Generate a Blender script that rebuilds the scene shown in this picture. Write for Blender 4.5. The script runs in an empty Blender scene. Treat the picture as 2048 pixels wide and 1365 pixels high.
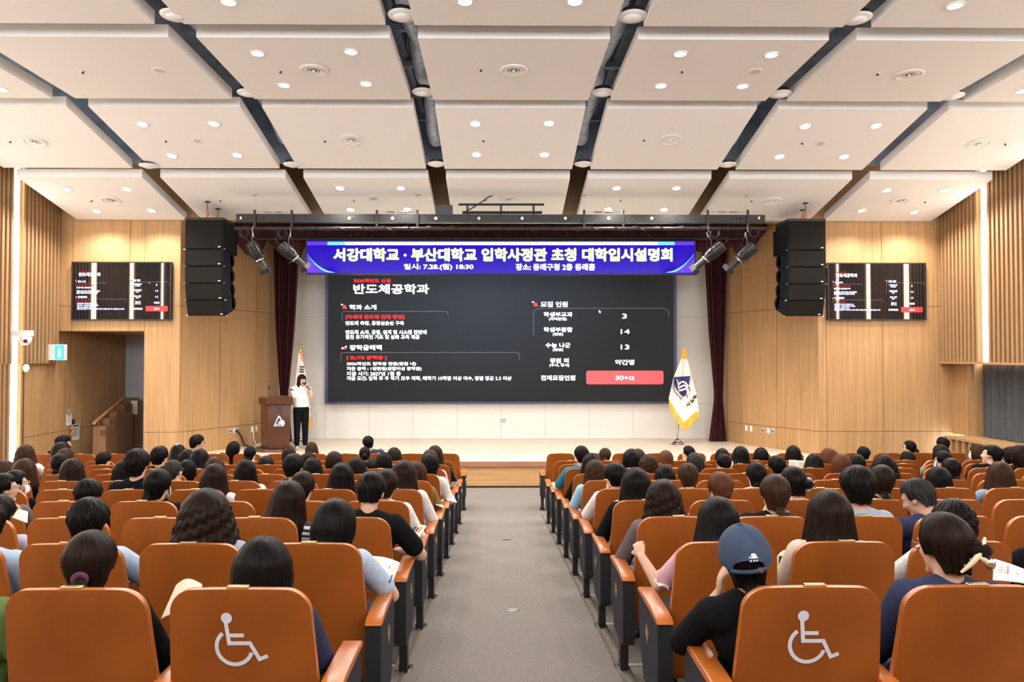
import bpy, bmesh, math, random
import numpy as np
from mathutils import Vector, Matrix, Euler

# ---------------------------------------------------------------- camera, world, exposure
sc = bpy.context.scene
COL = sc.collection
F, PPX, PPY = 1430.0, 1009.0, 682.5          # focal length and principal point in photo pixels (2048 x 1365)
CZ = 2.6                                     # eye height above the flat floor in front of the stage
cam_data = bpy.data.cameras.new('camera')
cam = bpy.data.objects.new('camera', cam_data)
COL.objects.link(cam)
cam.location = (0, 0, CZ)
cam.rotation_euler = (math.radians(90 + 1.182), 0, math.radians(-0.6))
cam_data.sensor_width = 36.0
cam_data.lens = F / 2048 * 36
cam_data.shift_x = (1024 - PPX) / 2048
cam_data.clip_start = 0.05
sc.camera = cam

world = bpy.data.worlds.new('world')
sc.world = world
world.use_nodes = True
world.node_tree.nodes['Background'].inputs[0].default_value = (0.94, 0.97, 1.0, 1)
world.node_tree.nodes['Background'].inputs[1].default_value = 9.0
sc.view_settings.view_transform = 'Standard'
sc.view_settings.look = 'None'
sc.view_settings.gamma = 1.0
sc.view_settings.exposure = 0.0
sc.cycles.max_bounces = 7
sc.cycles.diffuse_bounces = 5
sc.cycles.glossy_bounces = 3
sc.cycles.transmission_bounces = 3
sc.cycles.caustics_reflective = False
sc.cycles.caustics_refractive = False
sc.cycles.sample_clamp_indirect = 4.0
sc.cycles.use_denoising = True
DOWNLIGHT_W = 155.0
STRIP_E = 17.0

R_CAM = Euler((math.radians(90 + 1.182), 0, math.radians(-0.6))).to_matrix()

def ray(px, py):
    return R_CAM @ Vector(((px - PPX) / F, -(py - PPY) / F, -1.0))

def at(px, py, Y):
    """the point of the place that stands at depth Y behind photo position (px, py)"""
    d = ray(px, py)
    return Vector((d.x / d.y * Y, Y, CZ + d.z / d.y * Y))

def at_x(px, py, X):
    """the point on the side wall X"""
    d = ray(px, py)
    t = X / d.x
    return Vector((X, d.y * t, CZ + d.z * t))

# ---------------------------------------------------------------- materials
def new_mat(name):
    m = bpy.data.materials.new(name)
    m.use_nodes = True
    nt = m.node_tree
    return m, nt, nt.nodes['Principled BSDF']

def mat(name, col, rough=0.5, metal=0.0, vary=0.0, scale=8.0, bump=0.0, spec=0.5, coat=0.0, stretch=(1, 1, 1)):
    m, nt, b = new_mat(name)
    b.inputs['Base Color'].default_value = (*col, 1)
    b.inputs['Roughness'].default_value = rough
    b.inputs['Metallic'].default_value = metal
    b.inputs['Specular IOR Level'].default_value = spec
    if coat:
        b.inputs['Coat Weight'].default_value = coat
        b.inputs['Coat Roughness'].default_value = 0.15
    if vary or bump:
        tc = nt.nodes.new('ShaderNodeTexCoord')
        mp = nt.nodes.new('ShaderNodeMapping')
        mp.inputs['Scale'].default_value = stretch
        nz = nt.nodes.new('ShaderNodeTexNoise')
        nz.inputs['Scale'].default_value = scale
        nz.inputs['Detail'].default_value = 4
        nt.links.new(tc.outputs['Object'], mp.inputs[0])
        nt.links.new(mp.outputs[0], nz.inputs['Vector'])
        if vary:
            rp = nt.nodes.new('ShaderNodeValToRGB')
            rp.color_ramp.elements[0].position = 0.3
            rp.color_ramp.elements[1].position = 0.7
            rp.color_ramp.elements[0].color = (*[c * (1 - vary) for c in col], 1)
            rp.color_ramp.elements[1].color = (*[min(1, c * (1 + vary)) for c in col], 1)
            nt.links.new(nz.outputs['Fac'], rp.inputs[0])
            nt.links.new(rp.outputs[0], b.inputs['Base Color'])
        if bump:
            bp = nt.nodes.new('ShaderNodeBump')
            bp.inputs['Strength'].default_value = bump
            bp.inputs['Distance'].default_value = 0.01
            nt.links.new(nz.outputs['Fac'], bp.inputs['Height'])
            nt.links.new(bp.outputs[0], b.inputs['Normal'])
    return m

def emit(name, col, strength):
    m, nt, b = new_mat(name)
    b.inputs['Base Color'].default_value = (*col, 1)
    b.inputs['Emission Color'].default_value = (*col, 1)
    b.inputs['Emission Strength'].default_value = strength
    return m

def screen_mat(name, col, strength, rough=0.08, spec=0.5):
    m, nt, b = new_mat(name)
    b.inputs['Base Color'].default_value = (0.004, 0.004, 0.005, 1)
    b.inputs['Roughness'].default_value = rough
    b.inputs['Specular IOR Level'].default_value = spec
    b.inputs['Emission Color'].default_value = (*col, 1)
    b.inputs['Emission Strength'].default_value = strength
    return m

def wood(name, c1, c2, stretch=(14, 14, 0.5), rough=0.45, board=0.0, spec=0.35, big=2.0):
    """veneer with grain along the axis of the small stretch, in the place's own coordinates"""
    m, nt, b = new_mat(name)
    ge = nt.nodes.new('ShaderNodeNewGeometry')
    mp = nt.nodes.new('ShaderNodeMapping')
    mp.inputs['Scale'].default_value = stretch
    n1 = nt.nodes.new('ShaderNodeTexNoise')
    n1.inputs['Scale'].default_value = 2.2
    n1.inputs['Detail'].default_value = 6
    n1.inputs['Roughness'].default_value = 0.65
    nt.links.new(ge.outputs['Position'], mp.inputs[0])
    nt.links.new(mp.outputs[0], n1.inputs['Vector'])
    rp = nt.nodes.new('ShaderNodeValToRGB')
    rp.color_ramp.elements[0].position = 0.32
    rp.color_ramp.elements[1].position = 0.68
    rp.color_ramp.elements[0].color = (*c1, 1)
    rp.color_ramp.elements[1].color = (*c2, 1)
    nt.links.new(n1.outputs['Fac'], rp.inputs[0])
    nt.links.new(rp.outputs[0], b.inputs['Base Color'])
    b.inputs['Roughness'].default_value = rough
    b.inputs['Specular IOR Level'].default_value = spec
    return m

M = {}
M['ceiling'] = mat('ceiling_white', (0.90, 0.885, 0.88), 0.7)
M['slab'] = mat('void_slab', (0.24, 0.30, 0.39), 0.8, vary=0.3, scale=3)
M['duct'] = mat('duct_foil', (0.50, 0.60, 0.74), 0.36, metal=0.1, vary=0.3, scale=9, bump=0.7)
M['steel'] = mat('dark_steel', (0.24, 0.29, 0.36), 0.5, metal=0.3)
M['oak'] = wood('oak_veneer', (0.335, 0.188, 0.080), (0.53, 0.322, 0.152), stretch=(24, 24, 0.30))
M['oak_slat'] = wood('oak_slat', (0.29, 0.168, 0.077), (0.45, 0.275, 0.137), stretch=(24, 24, 0.30))
M['oak_dark'] = mat('oak_groove', (0.10, 0.055, 0.025), 0.8)
M['oak_horizontal'] = wood('oak_horizontal', (0.45, 0.25, 0.105), (0.60, 0.36, 0.165), stretch=(0.5, 14, 14))
M['oak_edge'] = wood('stage_edge_wood', (0.30, 0.13, 0.075), (0.37, 0.17, 0.10), stretch=(0.6, 12, 12))
M['stage'] = wood('stage_pale_floor', (0.66, 0.55, 0.42), (0.78, 0.68, 0.55), stretch=(0.7, 9, 9), rough=0.3, spec=0.4)
M['white_panel'] = mat('white_wall_panel', (0.76, 0.735, 0.70), 0.55)
M['grey_wall'] = mat('grey_corridor', (0.50, 0.55, 0.62), 0.7)
M['carpet'] = mat('grey_carpet', (0.208, 0.184, 0.166), 0.95, vary=0.42, scale=210, bump=0.25, spec=0.1)
M['nosing'] = mat('aluminium_nosing', (0.62, 0.60, 0.56), 0.4, metal=0.6)
M['ramp_trim'] = mat('ramp_trim_bronze', (0.22, 0.19, 0.13), 0.45, metal=0.5)
M['seat_wood'] = mat('orange_seat_wood', (0.275, 0.072, 0.010), 0.36, vary=0.18, scale=3.0, spec=0.22, stretch=(1, 1, 0.6))
M['seat_edge'] = mat('orange_seat_edge', (0.42, 0.118, 0.018), 0.32, vary=0.10, scale=6)
M['seat_fabric'] = mat('charcoal_fabric', (0.05, 0.047, 0.055), 0.9, vary=0.2, scale=120, bump=0.2)
M['panel_fabric'] = mat('end_panel_fabric', (0.036, 0.034, 0.042), 0.9, vary=0.15, scale=150, spec=0.1)
M['black'] = mat('black_satin', (0.012, 0.012, 0.014), 0.5)
M['black_metal'] = mat('black_metal', (0.022, 0.021, 0.021), 0.42, metal=0.2)
M['brass'] = mat('brass_plate', (0.55, 0.40, 0.20), 0.3, metal=0.9)
M['chrome'] = mat('chrome', (0.75, 0.75, 0.76), 0.12, metal=1.0)
M['gold'] = mat('gold', (0.85, 0.58, 0.15), 0.2, metal=1.0)
M['white_plastic'] = mat('white_plastic', (0.88, 0.88, 0.88), 0.4)
M['throat'] = mat('diffuser_throat', (0.10, 0.10, 0.105), 0.6)
M['grey_plastic'] = mat('grey_plastic', (0.45, 0.44, 0.42), 0.4)
M['symbol'] = mat('pale_grey_symbol', (0.66, 0.68, 0.74), 0.5)
M['grille'] = mat('speaker_grille', (0.011, 0.0095, 0.008), 0.7, vary=0.25, scale=260, spec=0.15)
M['cabinet'] = mat('speaker_cabinet', (0.006, 0.007, 0.011), 0.6, spec=0.2)
M['orange'] = mat('orange_hoist', (0.75, 0.18, 0.03), 0.4)
M['maroon'] = mat('maroon_velvet', (0.060, 0.006, 0.012), 0.85, vary=0.25, scale=5, stretch=(4, 4, 0.3))
M['grey_curtain'] = mat('grey_curtain', (0.075, 0.082, 0.09), 0.9, vary=0.1, scale=6)
M['podium'] = wood('podium_brown', (0.050, 0.0165, 0.007), (0.082, 0.028, 0.012), stretch=(9, 9, 0.8), rough=0.35)
M['stair_wood'] = wood('stair_wood', (0.17, 0.085, 0.04), (0.23, 0.12, 0.06), stretch=(9, 9, 0.8))
M['rail_wood'] = mat('rail_wood', (0.42, 0.21, 0.06), 0.35)
M['navy'] = mat('navy', (0.020, 0.022, 0.13), 0.6)
M['navy_frame'] = mat('navy_screen_frame', (0.055, 0.065, 0.16), 0.4)
M['paper'] = mat('paper', (0.82, 0.80, 0.76), 0.7)
M['cream_paper'] = mat('cream_paper', (0.80, 0.70, 0.52), 0.7)
M['ink'] = mat('ink_black', (0.02, 0.02, 0.02), 0.7)
M['flag_white'] = mat('flag_white', (0.80, 0.78, 0.74), 0.8)
M['fringe'] = mat('yellow_fringe', (0.80, 0.42, 0.04), 0.8, vary=0.25, scale=60, stretch=(6, 6, 0.3))
M['red'] = mat('red', (0.6, 0.02, 0.02), 0.5)
M['green'] = mat('green', (0.03, 0.35, 0.18), 0.5)
M['lamp'] = emit('lamp_lens', (1.0, 0.95, 0.86), 9.0)
M['strip'] = emit('strip_diffuser', (1.0, 0.90, 0.75), STRIP_E)
M['led_white'] = emit('led_white', (1, 1, 1), 1.1)
M['led_red'] = emit('led_red', (1.0, 0.055, 0.06), 1.0)
M['led_button'] = emit('led_button', (1.0, 0.075, 0.085), 1.0)
M['led_line'] = emit('led_line', (0.17, 0.19, 0.24), 1.0)
M['led_cyan'] = emit('led_cyan', (0.14, 0.80, 1.0), 1.0)
M['led_pale'] = emit('led_pale', (0.70, 0.97, 1.0), 1.0)
M['led_yellow'] = emit('led_yellow', (1.0, 1.0, 0.60), 1.1)
M['led_lime'] = emit('led_lime', (0.30, 0.62, 0.02), 0.8)
M['led_violet'] = emit('led_violet', (0.10, 0.025, 0.70), 1.0)
M['tv_white'] = emit('tv_white', (0.85, 0.88, 1), 0.75)
M['tv_red'] = emit('tv_red', (0.62, 0.02, 0.025), 0.7)
M['exit_green'] = emit('exit_green', (0.03, 0.75, 0.55), 1.0)
M['exit_white'] = emit('exit_white', (0.8, 1.0, 0.97), 1.3)

# ---------------------------------------------------------------- mesh helpers
class MB:
    """collects shapes into one mesh"""
    def __init__(self):
        self.v, self.f, self.mi, self.cur = [], [], [], 0
    def add(self, verts, faces):
        n = len(self.v)
        self.v.extend([tuple(p) for p in verts])
        for f in faces:
            self.f.append(tuple(i + n for i in f))
            self.mi.append(self.cur)
        return self
    def box(self, x0, x1, y0, y1, z0, z1):
        vs = [(x, y, z) for x in (x0, x1) for y in (y0, y1) for z in (z0, z1)]
        return self.add(vs, [(0, 1, 3, 2), (4, 6, 7, 5), (0, 4, 5, 1), (2, 3, 7, 6), (0, 2, 6, 4), (1, 5, 7, 3)])
    def hexa(self, p):
        """p: 8 points, bottom four counter-clockwise then top four"""
        return self.add(p, [(3, 2, 1, 0), (4, 5, 6, 7), (0, 1, 5, 4), (1, 2, 6, 5), (2, 3, 7, 6), (3, 0, 4, 7)])
    def prism(self, poly, axis, a, b):
        """poly: 2D points; extruded along axis 0/1/2 from a to b"""
        n = len(poly)
        def mk(p, t):
            q = list(p)
            q.insert(axis, t)
            return tuple(q)
        vs = [mk(p, a) for p in poly] + [mk(p, b) for p in poly]
        fs = [tuple(range(n))[::-1], tuple(range(n, 2 * n))]
        fs += [(i, (i + 1) % n, n + (i + 1) % n, n + i) for i in range(n)]
        return self.add(vs, fs)
    def tube(self, pts, r, seg=10, caps=True):
        pts = [Vector(p) for p in pts]
        rr = r if hasattr(r, '__len__') else [r] * len(pts)
        vs, fs = [], []
        up = None
        for i, p in enumerate(pts):
            t = (pts[min(i + 1, len(pts) - 1)] - pts[max(i - 1, 0)])
            t = t.normalized() if t.length > 1e-9 else Vector((0, 0, 1))
            if up is None:
                up = Vector((0, 0, 1)) if abs(t.z) < 0.9 else Vector((1, 0, 0))
            a = (up - t * up.dot(t))
            a = a.normalized() if a.length > 1e-6 else t.orthogonal().normalized()
            up = a
            b = t.cross(a)
            for k in range(seg):
                an = 2 * math.pi * k / seg
                vs.append(p + (a * math.cos(an) + b * math.sin(an)) * rr[i])
        for i in range(len(pts) - 1):
            for k in range(seg):
                k2 = (k + 1) % seg
                fs.append((i * seg + k, i * seg + k2, (i + 1) * seg + k2, (i + 1) * seg + k))
        if caps:
            fs.append(tuple(range(seg))[::-1])
            fs.append(tuple(range((len(pts) - 1) * seg, len(pts) * seg)))
        return self.add(vs, fs)
    def lathe(self, prof, c, seg=24, axis=2):
        """prof: (r, h) pairs around an axis through c"""
        vs, fs = [], []
        for r, h in prof:
            for k in range(seg):
                an = 2 * math.pi * k / seg
                p = [r * math.cos(an), r * math.sin(an)]
                p.insert(axis, h)
                vs.append((c[0] + p[0], c[1] + p[1], c[2] + p[2]))
        n = len(prof)
        for i in range(n - 1):
            for k in range(seg):
                k2 = (k + 1) % seg
                fs.append((i * seg + k, i * seg + k2, (i + 1) * seg + k2, (i + 1) * seg + k))
        fs.append(tuple(range(seg))[::-1])
        fs.append(tuple(range((n - 1) * seg, n * seg)))
        return self.add(vs, fs)
    def ell(self, c, s, R=None, seg=16, rings=10):
        vs, fs = [], []
        for i in range(1, rings):
            ph = math.pi * i / rings
            for k in range(seg):
                an = 2 * math.pi * k / seg
                vs.append(Vector((s[0] * math.sin(ph) * math.cos(an), s[1] * math.sin(ph) * math.sin(an), s[2] * math.cos(ph))))
        vs.append(Vector((0, 0, s[2])))
        vs.append(Vector((0, 0, -s[2])))
        if R is not None:
            vs = [R @ v for v in vs]
        vs = [v + Vector(c) for v in vs]
        for i in range(rings - 2):
            for k in range(seg):
                k2 = (k + 1) % seg
                fs.append((i * seg + k, (i + 1) * seg + k, (i + 1) * seg + k2, i * seg + k2))
        T, B = (rings - 1) * seg, (rings - 1) * seg + 1
        for k in range(seg):
            k2 = (k + 1) % seg
            fs.append((T, k, k2))
            fs.append((B, (rings - 2) * seg + k2, (rings - 2) * seg + k))
        return self.add(vs, fs)
    def cap(self, p0, r0, p1, r1, seg=12):
        """tapered capsule"""
        p0, p1 = Vector(p0), Vector(p1)
        d = p1 - p0
        t = d.normalized()
        pts, rr = [], []
        for k in range(5):
            a = math.pi / 2 * k / 4
            pts.append(p0 - t * r0 * math.cos(a) * 0.999)
            rr.append(max(r0 * math.sin(a), r0 * 0.02))
        for k in range(5):
            a = math.pi / 2 * k / 4
            pts.append(p1 + t * r1 * math.sin(a) * 0.999)
            rr.append(max(r1 * math.cos(a), r1 * 0.02))
        return self.tube(pts, rr, seg)
    def mesh(self, name, mats, smooth=True):
        me = bpy.data.meshes.new(name)
        me.from_pydata(self.v, [], self.f)
        for m in (mats if isinstance(mats, (list, tuple)) else [mats]):
            me.materials.append(m)
        if any(self.mi):
            me.polygons.foreach_set('material_index', self.mi)
        if smooth:
            me.polygons.foreach_set('use_smooth', [True] * len(me.polygons))
        me.update()
        return me
    def obj(self, name, mats, parent=None, smooth=False, loc=None, sharp=True):
        me = self.mesh(name, mats, smooth)
        if smooth and sharp:
            me.set_sharp_from_angle(angle=math.radians(40))
        return link(name, me, parent, loc)

def link(name, me, parent=None, loc=None):
    o = bpy.data.objects.new(name, me)
    COL.objects.link(o)
    if loc is not None:
        o.location = loc
    if parent is not None:
        o.parent = parent
    return o

def tag(o, label, cat, group=None, kind=None):
    if label:
        o['label'] = label
    if cat:
        o['category'] = cat
    if group:
        o['group'] = group
    if kind:
        o['kind'] = kind
    return o

def struct(o):
    o['kind'] = 'structure'
    return o

def thing(name, label, cat, loc=(0, 0, 0), rotz=0.0, group=None):
    o = bpy.data.objects.new(name, None)
    o.empty_display_size = 0.1
    COL.objects.link(o)
    o.location = loc
    o.rotation_euler = (0, 0, rotz)
    return tag(o, label, cat, group)

def copy_tree(o, parent=None):
    c = o.copy()
    COL.objects.link(c)
    if parent is not None:
        c.parent = parent
    for ch in list(o.children):
        copy_tree(ch, c)
    return c

def bake(me_in, mods):
    """apply modifiers [(type, {props})] to a mesh and return the new mesh"""
    o = bpy.data.objects.new('tmp', me_in)
    COL.objects.link(o)
    for t, pr in mods:
        md = o.modifiers.new(t, t)
        for k, v in pr.items():
            setattr(md, k, v)
    dg = bpy.context.evaluated_depsgraph_get()
    dg.update()
    me = bpy.data.meshes.new_from_object(o.evaluated_get(dg))
    bpy.data.objects.remove(o)
    return me

def bevelled(mb, name, mats, width=0.006, seg=2):
    return bake(mb.mesh(name, mats, True), [('BEVEL', dict(width=width, segments=seg, limit_method='ANGLE', angle_limit=math.radians(35)))])

ORD = ['', 'first', 'second', 'third', 'fourth', 'fifth', 'sixth', 'seventh', 'eighth', 'ninth', 'tenth', 'eleventh', 'twelfth', 'thirteenth', 'fourteenth', 'fifteenth']

def text_polys(s, bold=0.0, depth=0.0):
    """outline mesh of a line of writing: verts (x, y) in its own units and faces"""
    cu = bpy.data.curves.new('lettering', 'FONT')
    cu.body = s
    cu.size = 1.0
    cu.offset = bold
    cu.fill_mode = 'FRONT'
    cu.resolution_u = 3
    o = bpy.data.objects.new('lettering', cu)
    COL.objects.link(o)
    dg = bpy.context.evaluated_depsgraph_get()
    dg.update()
    me = bpy.data.meshes.new_from_object(o.evaluated_get(dg))
    vs = [(v.co.x, v.co.y) for v in me.vertices]
    fs = [tuple(p.vertices) for p in me.polygons]
    bpy.data.objects.remove(o)
    bpy.data.meshes.remove(me)
    bpy.data.curves.remove(cu)
    return vs, fs

_TXT = {}
def put_text(mb, s, box, place, bold=0.0):
    """fit writing s into box (x0, x1, y0, y1) and map each point with place(x, y)"""
    if s not in _TXT:
        _TXT[s] = text_polys(s)
    vs, fs = _TXT[s]
    if not vs:
        return
    xs = [v[0] for v in vs]; ys = [v[1] for v in vs]
    a, b, c, d = min(xs), max(xs), min(ys), max(ys)
    x0, x1, y0, y1 = box
    w = bold * abs(y1 - y0)                      # heavier strokes: the glyphs again, a hair to each side
    sy = 1 if y1 > y0 else -1
    x0, x1, y0, y1 = x0 + w, x1 - w, y0 + w * sy, y1 - w * sy
    steps = [(0, 0)] if not w else [(w * math.cos(q), w * math.sin(q)) for q in [math.pi / 4 * i for i in range(8)]] + [(0, 0)]
    for dx, dy in steps:
        mb.add([place(x0 + dx + (v[0] - a) / (b - a + 1e-9) * (x1 - x0), y0 + dy + (v[1] - c) / (d - c + 1e-9) * (y1 - y0)) for v in vs], fs)
# ---------------------------------------------------------------- the room
XL, XR = -9.05, 9.30                 # side walls
Y_TV, Y_STAGE, Y_BACK = 14.9, 14.1, 17.85
Z_STAGE = 0.53
XC = 0.20                            # middle of the ceiling grid
ROW_D = [2.394 + 0.9 * k for k in range(10)] + [11.96]          # depth of each row's backrest top
TIER_Z = [CZ - (1.742 + 0.0853 * k) for k in range(10)] + [0.0]
NOSE = [2.664 + 0.9 * k for k in range(10)]

def ceil_z(Y):
    """underside of the hung ceiling"""
    if Y <= 10.69:
        return CZ + 3.735
    if Y <= 12.8:
        return CZ + 3.735 - (Y - 10.69) * 0.213
    return CZ + 3.735 - 2.11 * 0.213 - (Y - 12.8) * 0.224

# floor: front floor, tiers left and right, sloping aisle
mb = MB()
mb.box(XL - 0.4, XR + 0.5, 10.2, 18.2, -0.2, 0.0)
struct(mb.obj('floor', M['carpet']))
for side, (xa, xb) in (('left', (XL - 0.4, -0.62)), ('right', (0.79, XR + 0.5))):
    mb = MB()
    for k in range(10):
        y0 = NOSE[k] - 0.9 if k else -3.0
        mb.box(xa, xb, y0, NOSE[k], -0.2, TIER_Z[k])
    mb.cur = 1
    for k in range(10):
        mb.box(xa, xb, NOSE[k] - 0.03, NOSE[k] + 0.004, TIER_Z[k] - 0.02, TIER_Z[k] + 0.004)
    o = mb.obj('floor_tiers_' + side, [M['carpet'], M['nosing']])
    struct(o)
mb = MB()
def ramp_z(y):
    return max(0.0, min(CZ - (1.49 + 0.0948 * y), CZ - 1.72)) 
ys = [-3.0, 2.45, 4, 6, 8, 10, 11.65, 11.7]
prof = [(y, ramp_z(y) + 0.001) for y in ys]
poly = prof + [(11.7, -0.2), (-3.0, -0.2)]
mb.prism(poly, 0, -0.56, 0.735)
struct(mb.obj('floor_aisle', M['carpet']))
for side, xa, xb in (('left', -0.625, -0.555), ('right', 0.73, 0.795)):
    mb = MB()
    poly = [(y, z + 0.006) for y, z in prof] + [(11.7, -0.2), (-3.0, -0.2)]
    mb.prism(poly, 0, xa + 0.012, xb - 0.012)
    mb.cur = 1
    for a, b in ((xa, xa + 0.013), (xb - 0.013, xb)):
        mb.prism([(y, z + 0.012) for y, z in prof] + [(11.7, -0.2), (-3.0, -0.2)], 0, a, b)
    struct(mb.obj('trim_aisle_' + side, [M['carpet'], M['ramp_trim']]))

# stage
XWL, XWR = -6.58, 6.72               # corners where the angled walls leave the screen walls
mb = MB()
mb.box(XWL, XWR, Y_STAGE + 0.05, 14.95, 0.0, Z_STAGE - 0.11)
mb.cur = 1
mb.box(XWL, XWR, Y_STAGE, 14.95, Z_STAGE - 0.11, Z_STAGE - 0.012)
mb.cur = 2
mb.prism([(XWL, Y_STAGE), (XWR, Y_STAGE), (XWR, 14.9), (6.22, 15.83), (5.75, 16.69), (5.6, 17.85), (-5.45, 17.85), (-5.62, 16.69), (-6.1, 15.83), (XWL, 14.9)], 2, Z_STAGE - 0.012, Z_STAGE)
for i in range(-8, 9):
    pass
struct(mb.obj('floor_stage', [M['oak_horizontal'], M['oak_edge'], M['stage']]))
mb = MB()
mb.box(XWL, XWR, Y_STAGE + 0.035, Y_STAGE + 0.06, 0.0, 0.035)
struct(mb.obj('gap_strip_stage', M['black_metal']))  # black strip stands in for the dark gap under the stage front

def wall_panels(path, zs, name, m, gap=0.009, thick=0.04, extra=None):
    """panelled wall along a plan path [(x, y)...] (room on the right-hand side of travel); zs: panel heights"""
    mb = MB()
    for i in range(len(path) - 1):
        a, b = Vector(path[i] + (0,)), Vector(path[i + 1] + (0,))
        t = (b - a).normalized()
        n = Vector((t.y, -t.x, 0))
        for z0, z1 in zip(zs[:-1], zs[1:]):
            p, q = a + t * gap / 2, b - t * gap / 2
            lo, hi = z0 + gap / 2, z1 - gap / 2
            mb.cur = 0
            pts = [p, q, q - n * thick, p - n * thick]
            mb.hexa([Vector((v.x, v.y, lo)) for v in pts] + [Vector((v.x, v.y, hi)) for v in pts])
        mb.cur = 1
        pts = [a - n * 0.012, b - n * 0.012, b - n * (thick + 0.05), a - n * (thick + 0.05)]
        mb.hexa([Vector((v.x, v.y, zs[0])) for v in pts] + [Vector((v.x, v.y, zs[-1])) for v in pts])
    if extra:
        extra(mb)
    return struct(mb.obj(name, [m, M['oak_dark']]))

Z_TOP = CZ + 4.76
zg1 = CZ - (864 - 712) / F * Y_TV          # low groove
zg2 = CZ + (712 - 613) / F * Y_TV          # groove at screen height
# right screen wall (three panels and a corner strip)
xs = [XWR, at(1653, 700, Y_TV).x, at(1765, 700, Y_TV).x, at(1877, 700, Y_TV).x, XR + 0.35]
wall_panels([(x, Y_TV) for x in xs][::1], [0.0, zg1, zg2, Z_TOP], 'wall_front_right', M['oak'])
# left screen wall over the doorway
xj = at(288, 700, Y_TV).x
zd = at(200, 663, Y_TV).z
xs = [XL - 0.1, at(144, 600, Y_TV).x, at(259, 600, Y_TV).x, xj]
wall_panels([(x, Y_TV) for x in xs], [zd, zg2, Z_TOP], 'wall_front_left', M['oak'])
wall_panels([(xj, Y_TV), (XWL, Y_TV)], [0.0, zg1, zg2, Z_TOP], 'wall_front_jamb', M['oak'])
# angled, gently curved walls beside the stage
pl = [(XWL, 14.9), (-6.36, 15.36), (-6.1, 15.83), (-5.83, 16.28), (-5.62, 16.72), (-5.48, 17.2), (-5.42, 17.85)]
pr = [(5.56, 17.85), (5.60, 17.3), (5.75, 16.69), (5.97, 16.26), (6.22, 15.83), (6.48, 15.36), (XWR, 14.9)]
def angled(path, name):
    mb = MB()
    n = len(path)
    for z0, z1 in ((0.0, zg1), (zg1, zg2), (zg2, Z_TOP)):
        lo, hi = z0 + 0.005, z1 - 0.005
        for i in range(n - 1):
            a, b = Vector(path[i] + (0,)), Vector(path[i + 1] + (0,))
            t = (b - a).normalized()
            nn = Vector((t.y, -t.x, 0))
            ga = 0.005 if i % 2 == 0 else 0
            gb = 0.005 if i % 2 == 1 else 0
            p, q = a + t * ga, b - t * gb
            pts = [p, q, q - nn * 0.04, p - nn * 0.04]
            mb.cur = 0
            mb.hexa([Vector((v.x, v.y, lo)) for v in pts] + [Vector((v.x, v.y, hi)) for v in pts])
    for i in range(n - 1):
        a, b = Vector(path[i] + (0,)), Vector(path[i + 1] + (0,))
        t = (b - a).normalized()
        nn = Vector((t.y, -t.x, 0))
        pts = [a - nn * 0.012, b - nn * 0.012, b - nn * 0.09, a - nn * 0.09]
        mb.cur = 1
        mb.hexa([Vector((v.x, v.y, 0)) for v in pts] + [Vector((v.x, v.y, Z_TOP)) for v in pts])
    return struct(mb.obj(name, [M['oak'], M['oak_dark']]))
angled(pl, 'wall_angled_left')
angled(pr, 'wall_angled_right')
# header over the stage
mb = MB()
mb.box(XL - 0.4, XR + 0.5, 14.91, 15.02, CZ + 2.80, CZ + 4.8)
struct(mb.obj('wall_header', M['oak_slat']))
# stage ceiling and back wall
mb = MB()
mb.box(-6.6, 6.7, 15.02, 18.1, CZ + 3.1, CZ + 3.2)
struct(mb.obj('ceiling_stage', M['black_metal']))
mb = MB()
xe = [-5.5] + [at(p, 840, Y_BACK).x for p in (650, 738, 826, 914, 1002, 1090, 1178, 1266, 1352)] + [5.62]
ze = [Z_STAGE, CZ + (712 - 808) / F * Y_BACK, CZ + (712 - 634) / F * Y_BACK, CZ + 3.1]
for i in range(len(xe) - 1):
    for j in range(3):
        mb.box(xe[i] + 0.004, xe[i + 1] - 0.004, Y_BACK, Y_BACK + 0.03, ze[j] + 0.004, ze[j + 1] - 0.004)
mb.cur = 1
mb.box(-5.6, 5.7, Y_BACK + 0.012, Y_BACK + 0.12, 0, CZ + 3.1)
struct(mb.obj('wall_back', [M['white_panel'], M['grey_plastic']]))

# side walls: slats, plain lower parts, recesses
def slats(mb, xw, sgn, y0, y1, z0, z1, pitch=0.118, w=0.06, dep=0.055, skip=()):
    n = int((y1 - y0) / pitch)
    for i in range(n):
        y = y1 - (i + 0.5) * (y1 - y0) / n
        if any(a - 0.02 < y < b + 0.02 for a, b in skip):
            continue
        mb.box(*sorted((xw, xw + sgn * dep)), y - w / 2, y + w / 2, z0, z1)

STRIP_Y = [13.52 - 1.72 * i for i in range(9)]
Z_SLAT = CZ - 0.155
# left
mb = MB()
mb.box(XL - 0.14, XL - 0.05, -3.0, 13.8, 0.0, Z_TOP)
mb.box(XL - 0.14, XL - 0.05, 13.8, Y_TV - 0.002, Z_SLAT, Z_TOP)
mb.cur = 1
slats(mb, XL - 0.052, 1, -3.0, Y_TV - 0.02, Z_SLAT, Z_TOP - 0.1, skip=[(y - 0.1, y + 0.1) for y in STRIP_Y])
slats(mb, XL - 0.052, 1, -3.0, 13.78, 0.0, Z_SLAT, skip=[(y - 0.1, y + 0.1) for y in STRIP_Y])
struct(mb.obj('wall_left', [M['oak'], M['oak_slat']]))
mb = MB()
mb.box(XL - 0.16, XL - 0.09, 13.8, 17.7, 0.0, zg1 - 0.005)
mb.box(XL - 0.16, XL - 0.09, 13.8, 17.7, zg1 + 0.005, Z_SLAT + 0.02)
mb.box(XL - 0.16, XL - 0.09, 14.9, 17.7, Z_SLAT + 0.02, zd + 0.1)
mb.cur = 1
mb.box(XL - 0.2, XL - 0.1, 13.8, 17.7, 0, zd + 0.1)
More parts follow.
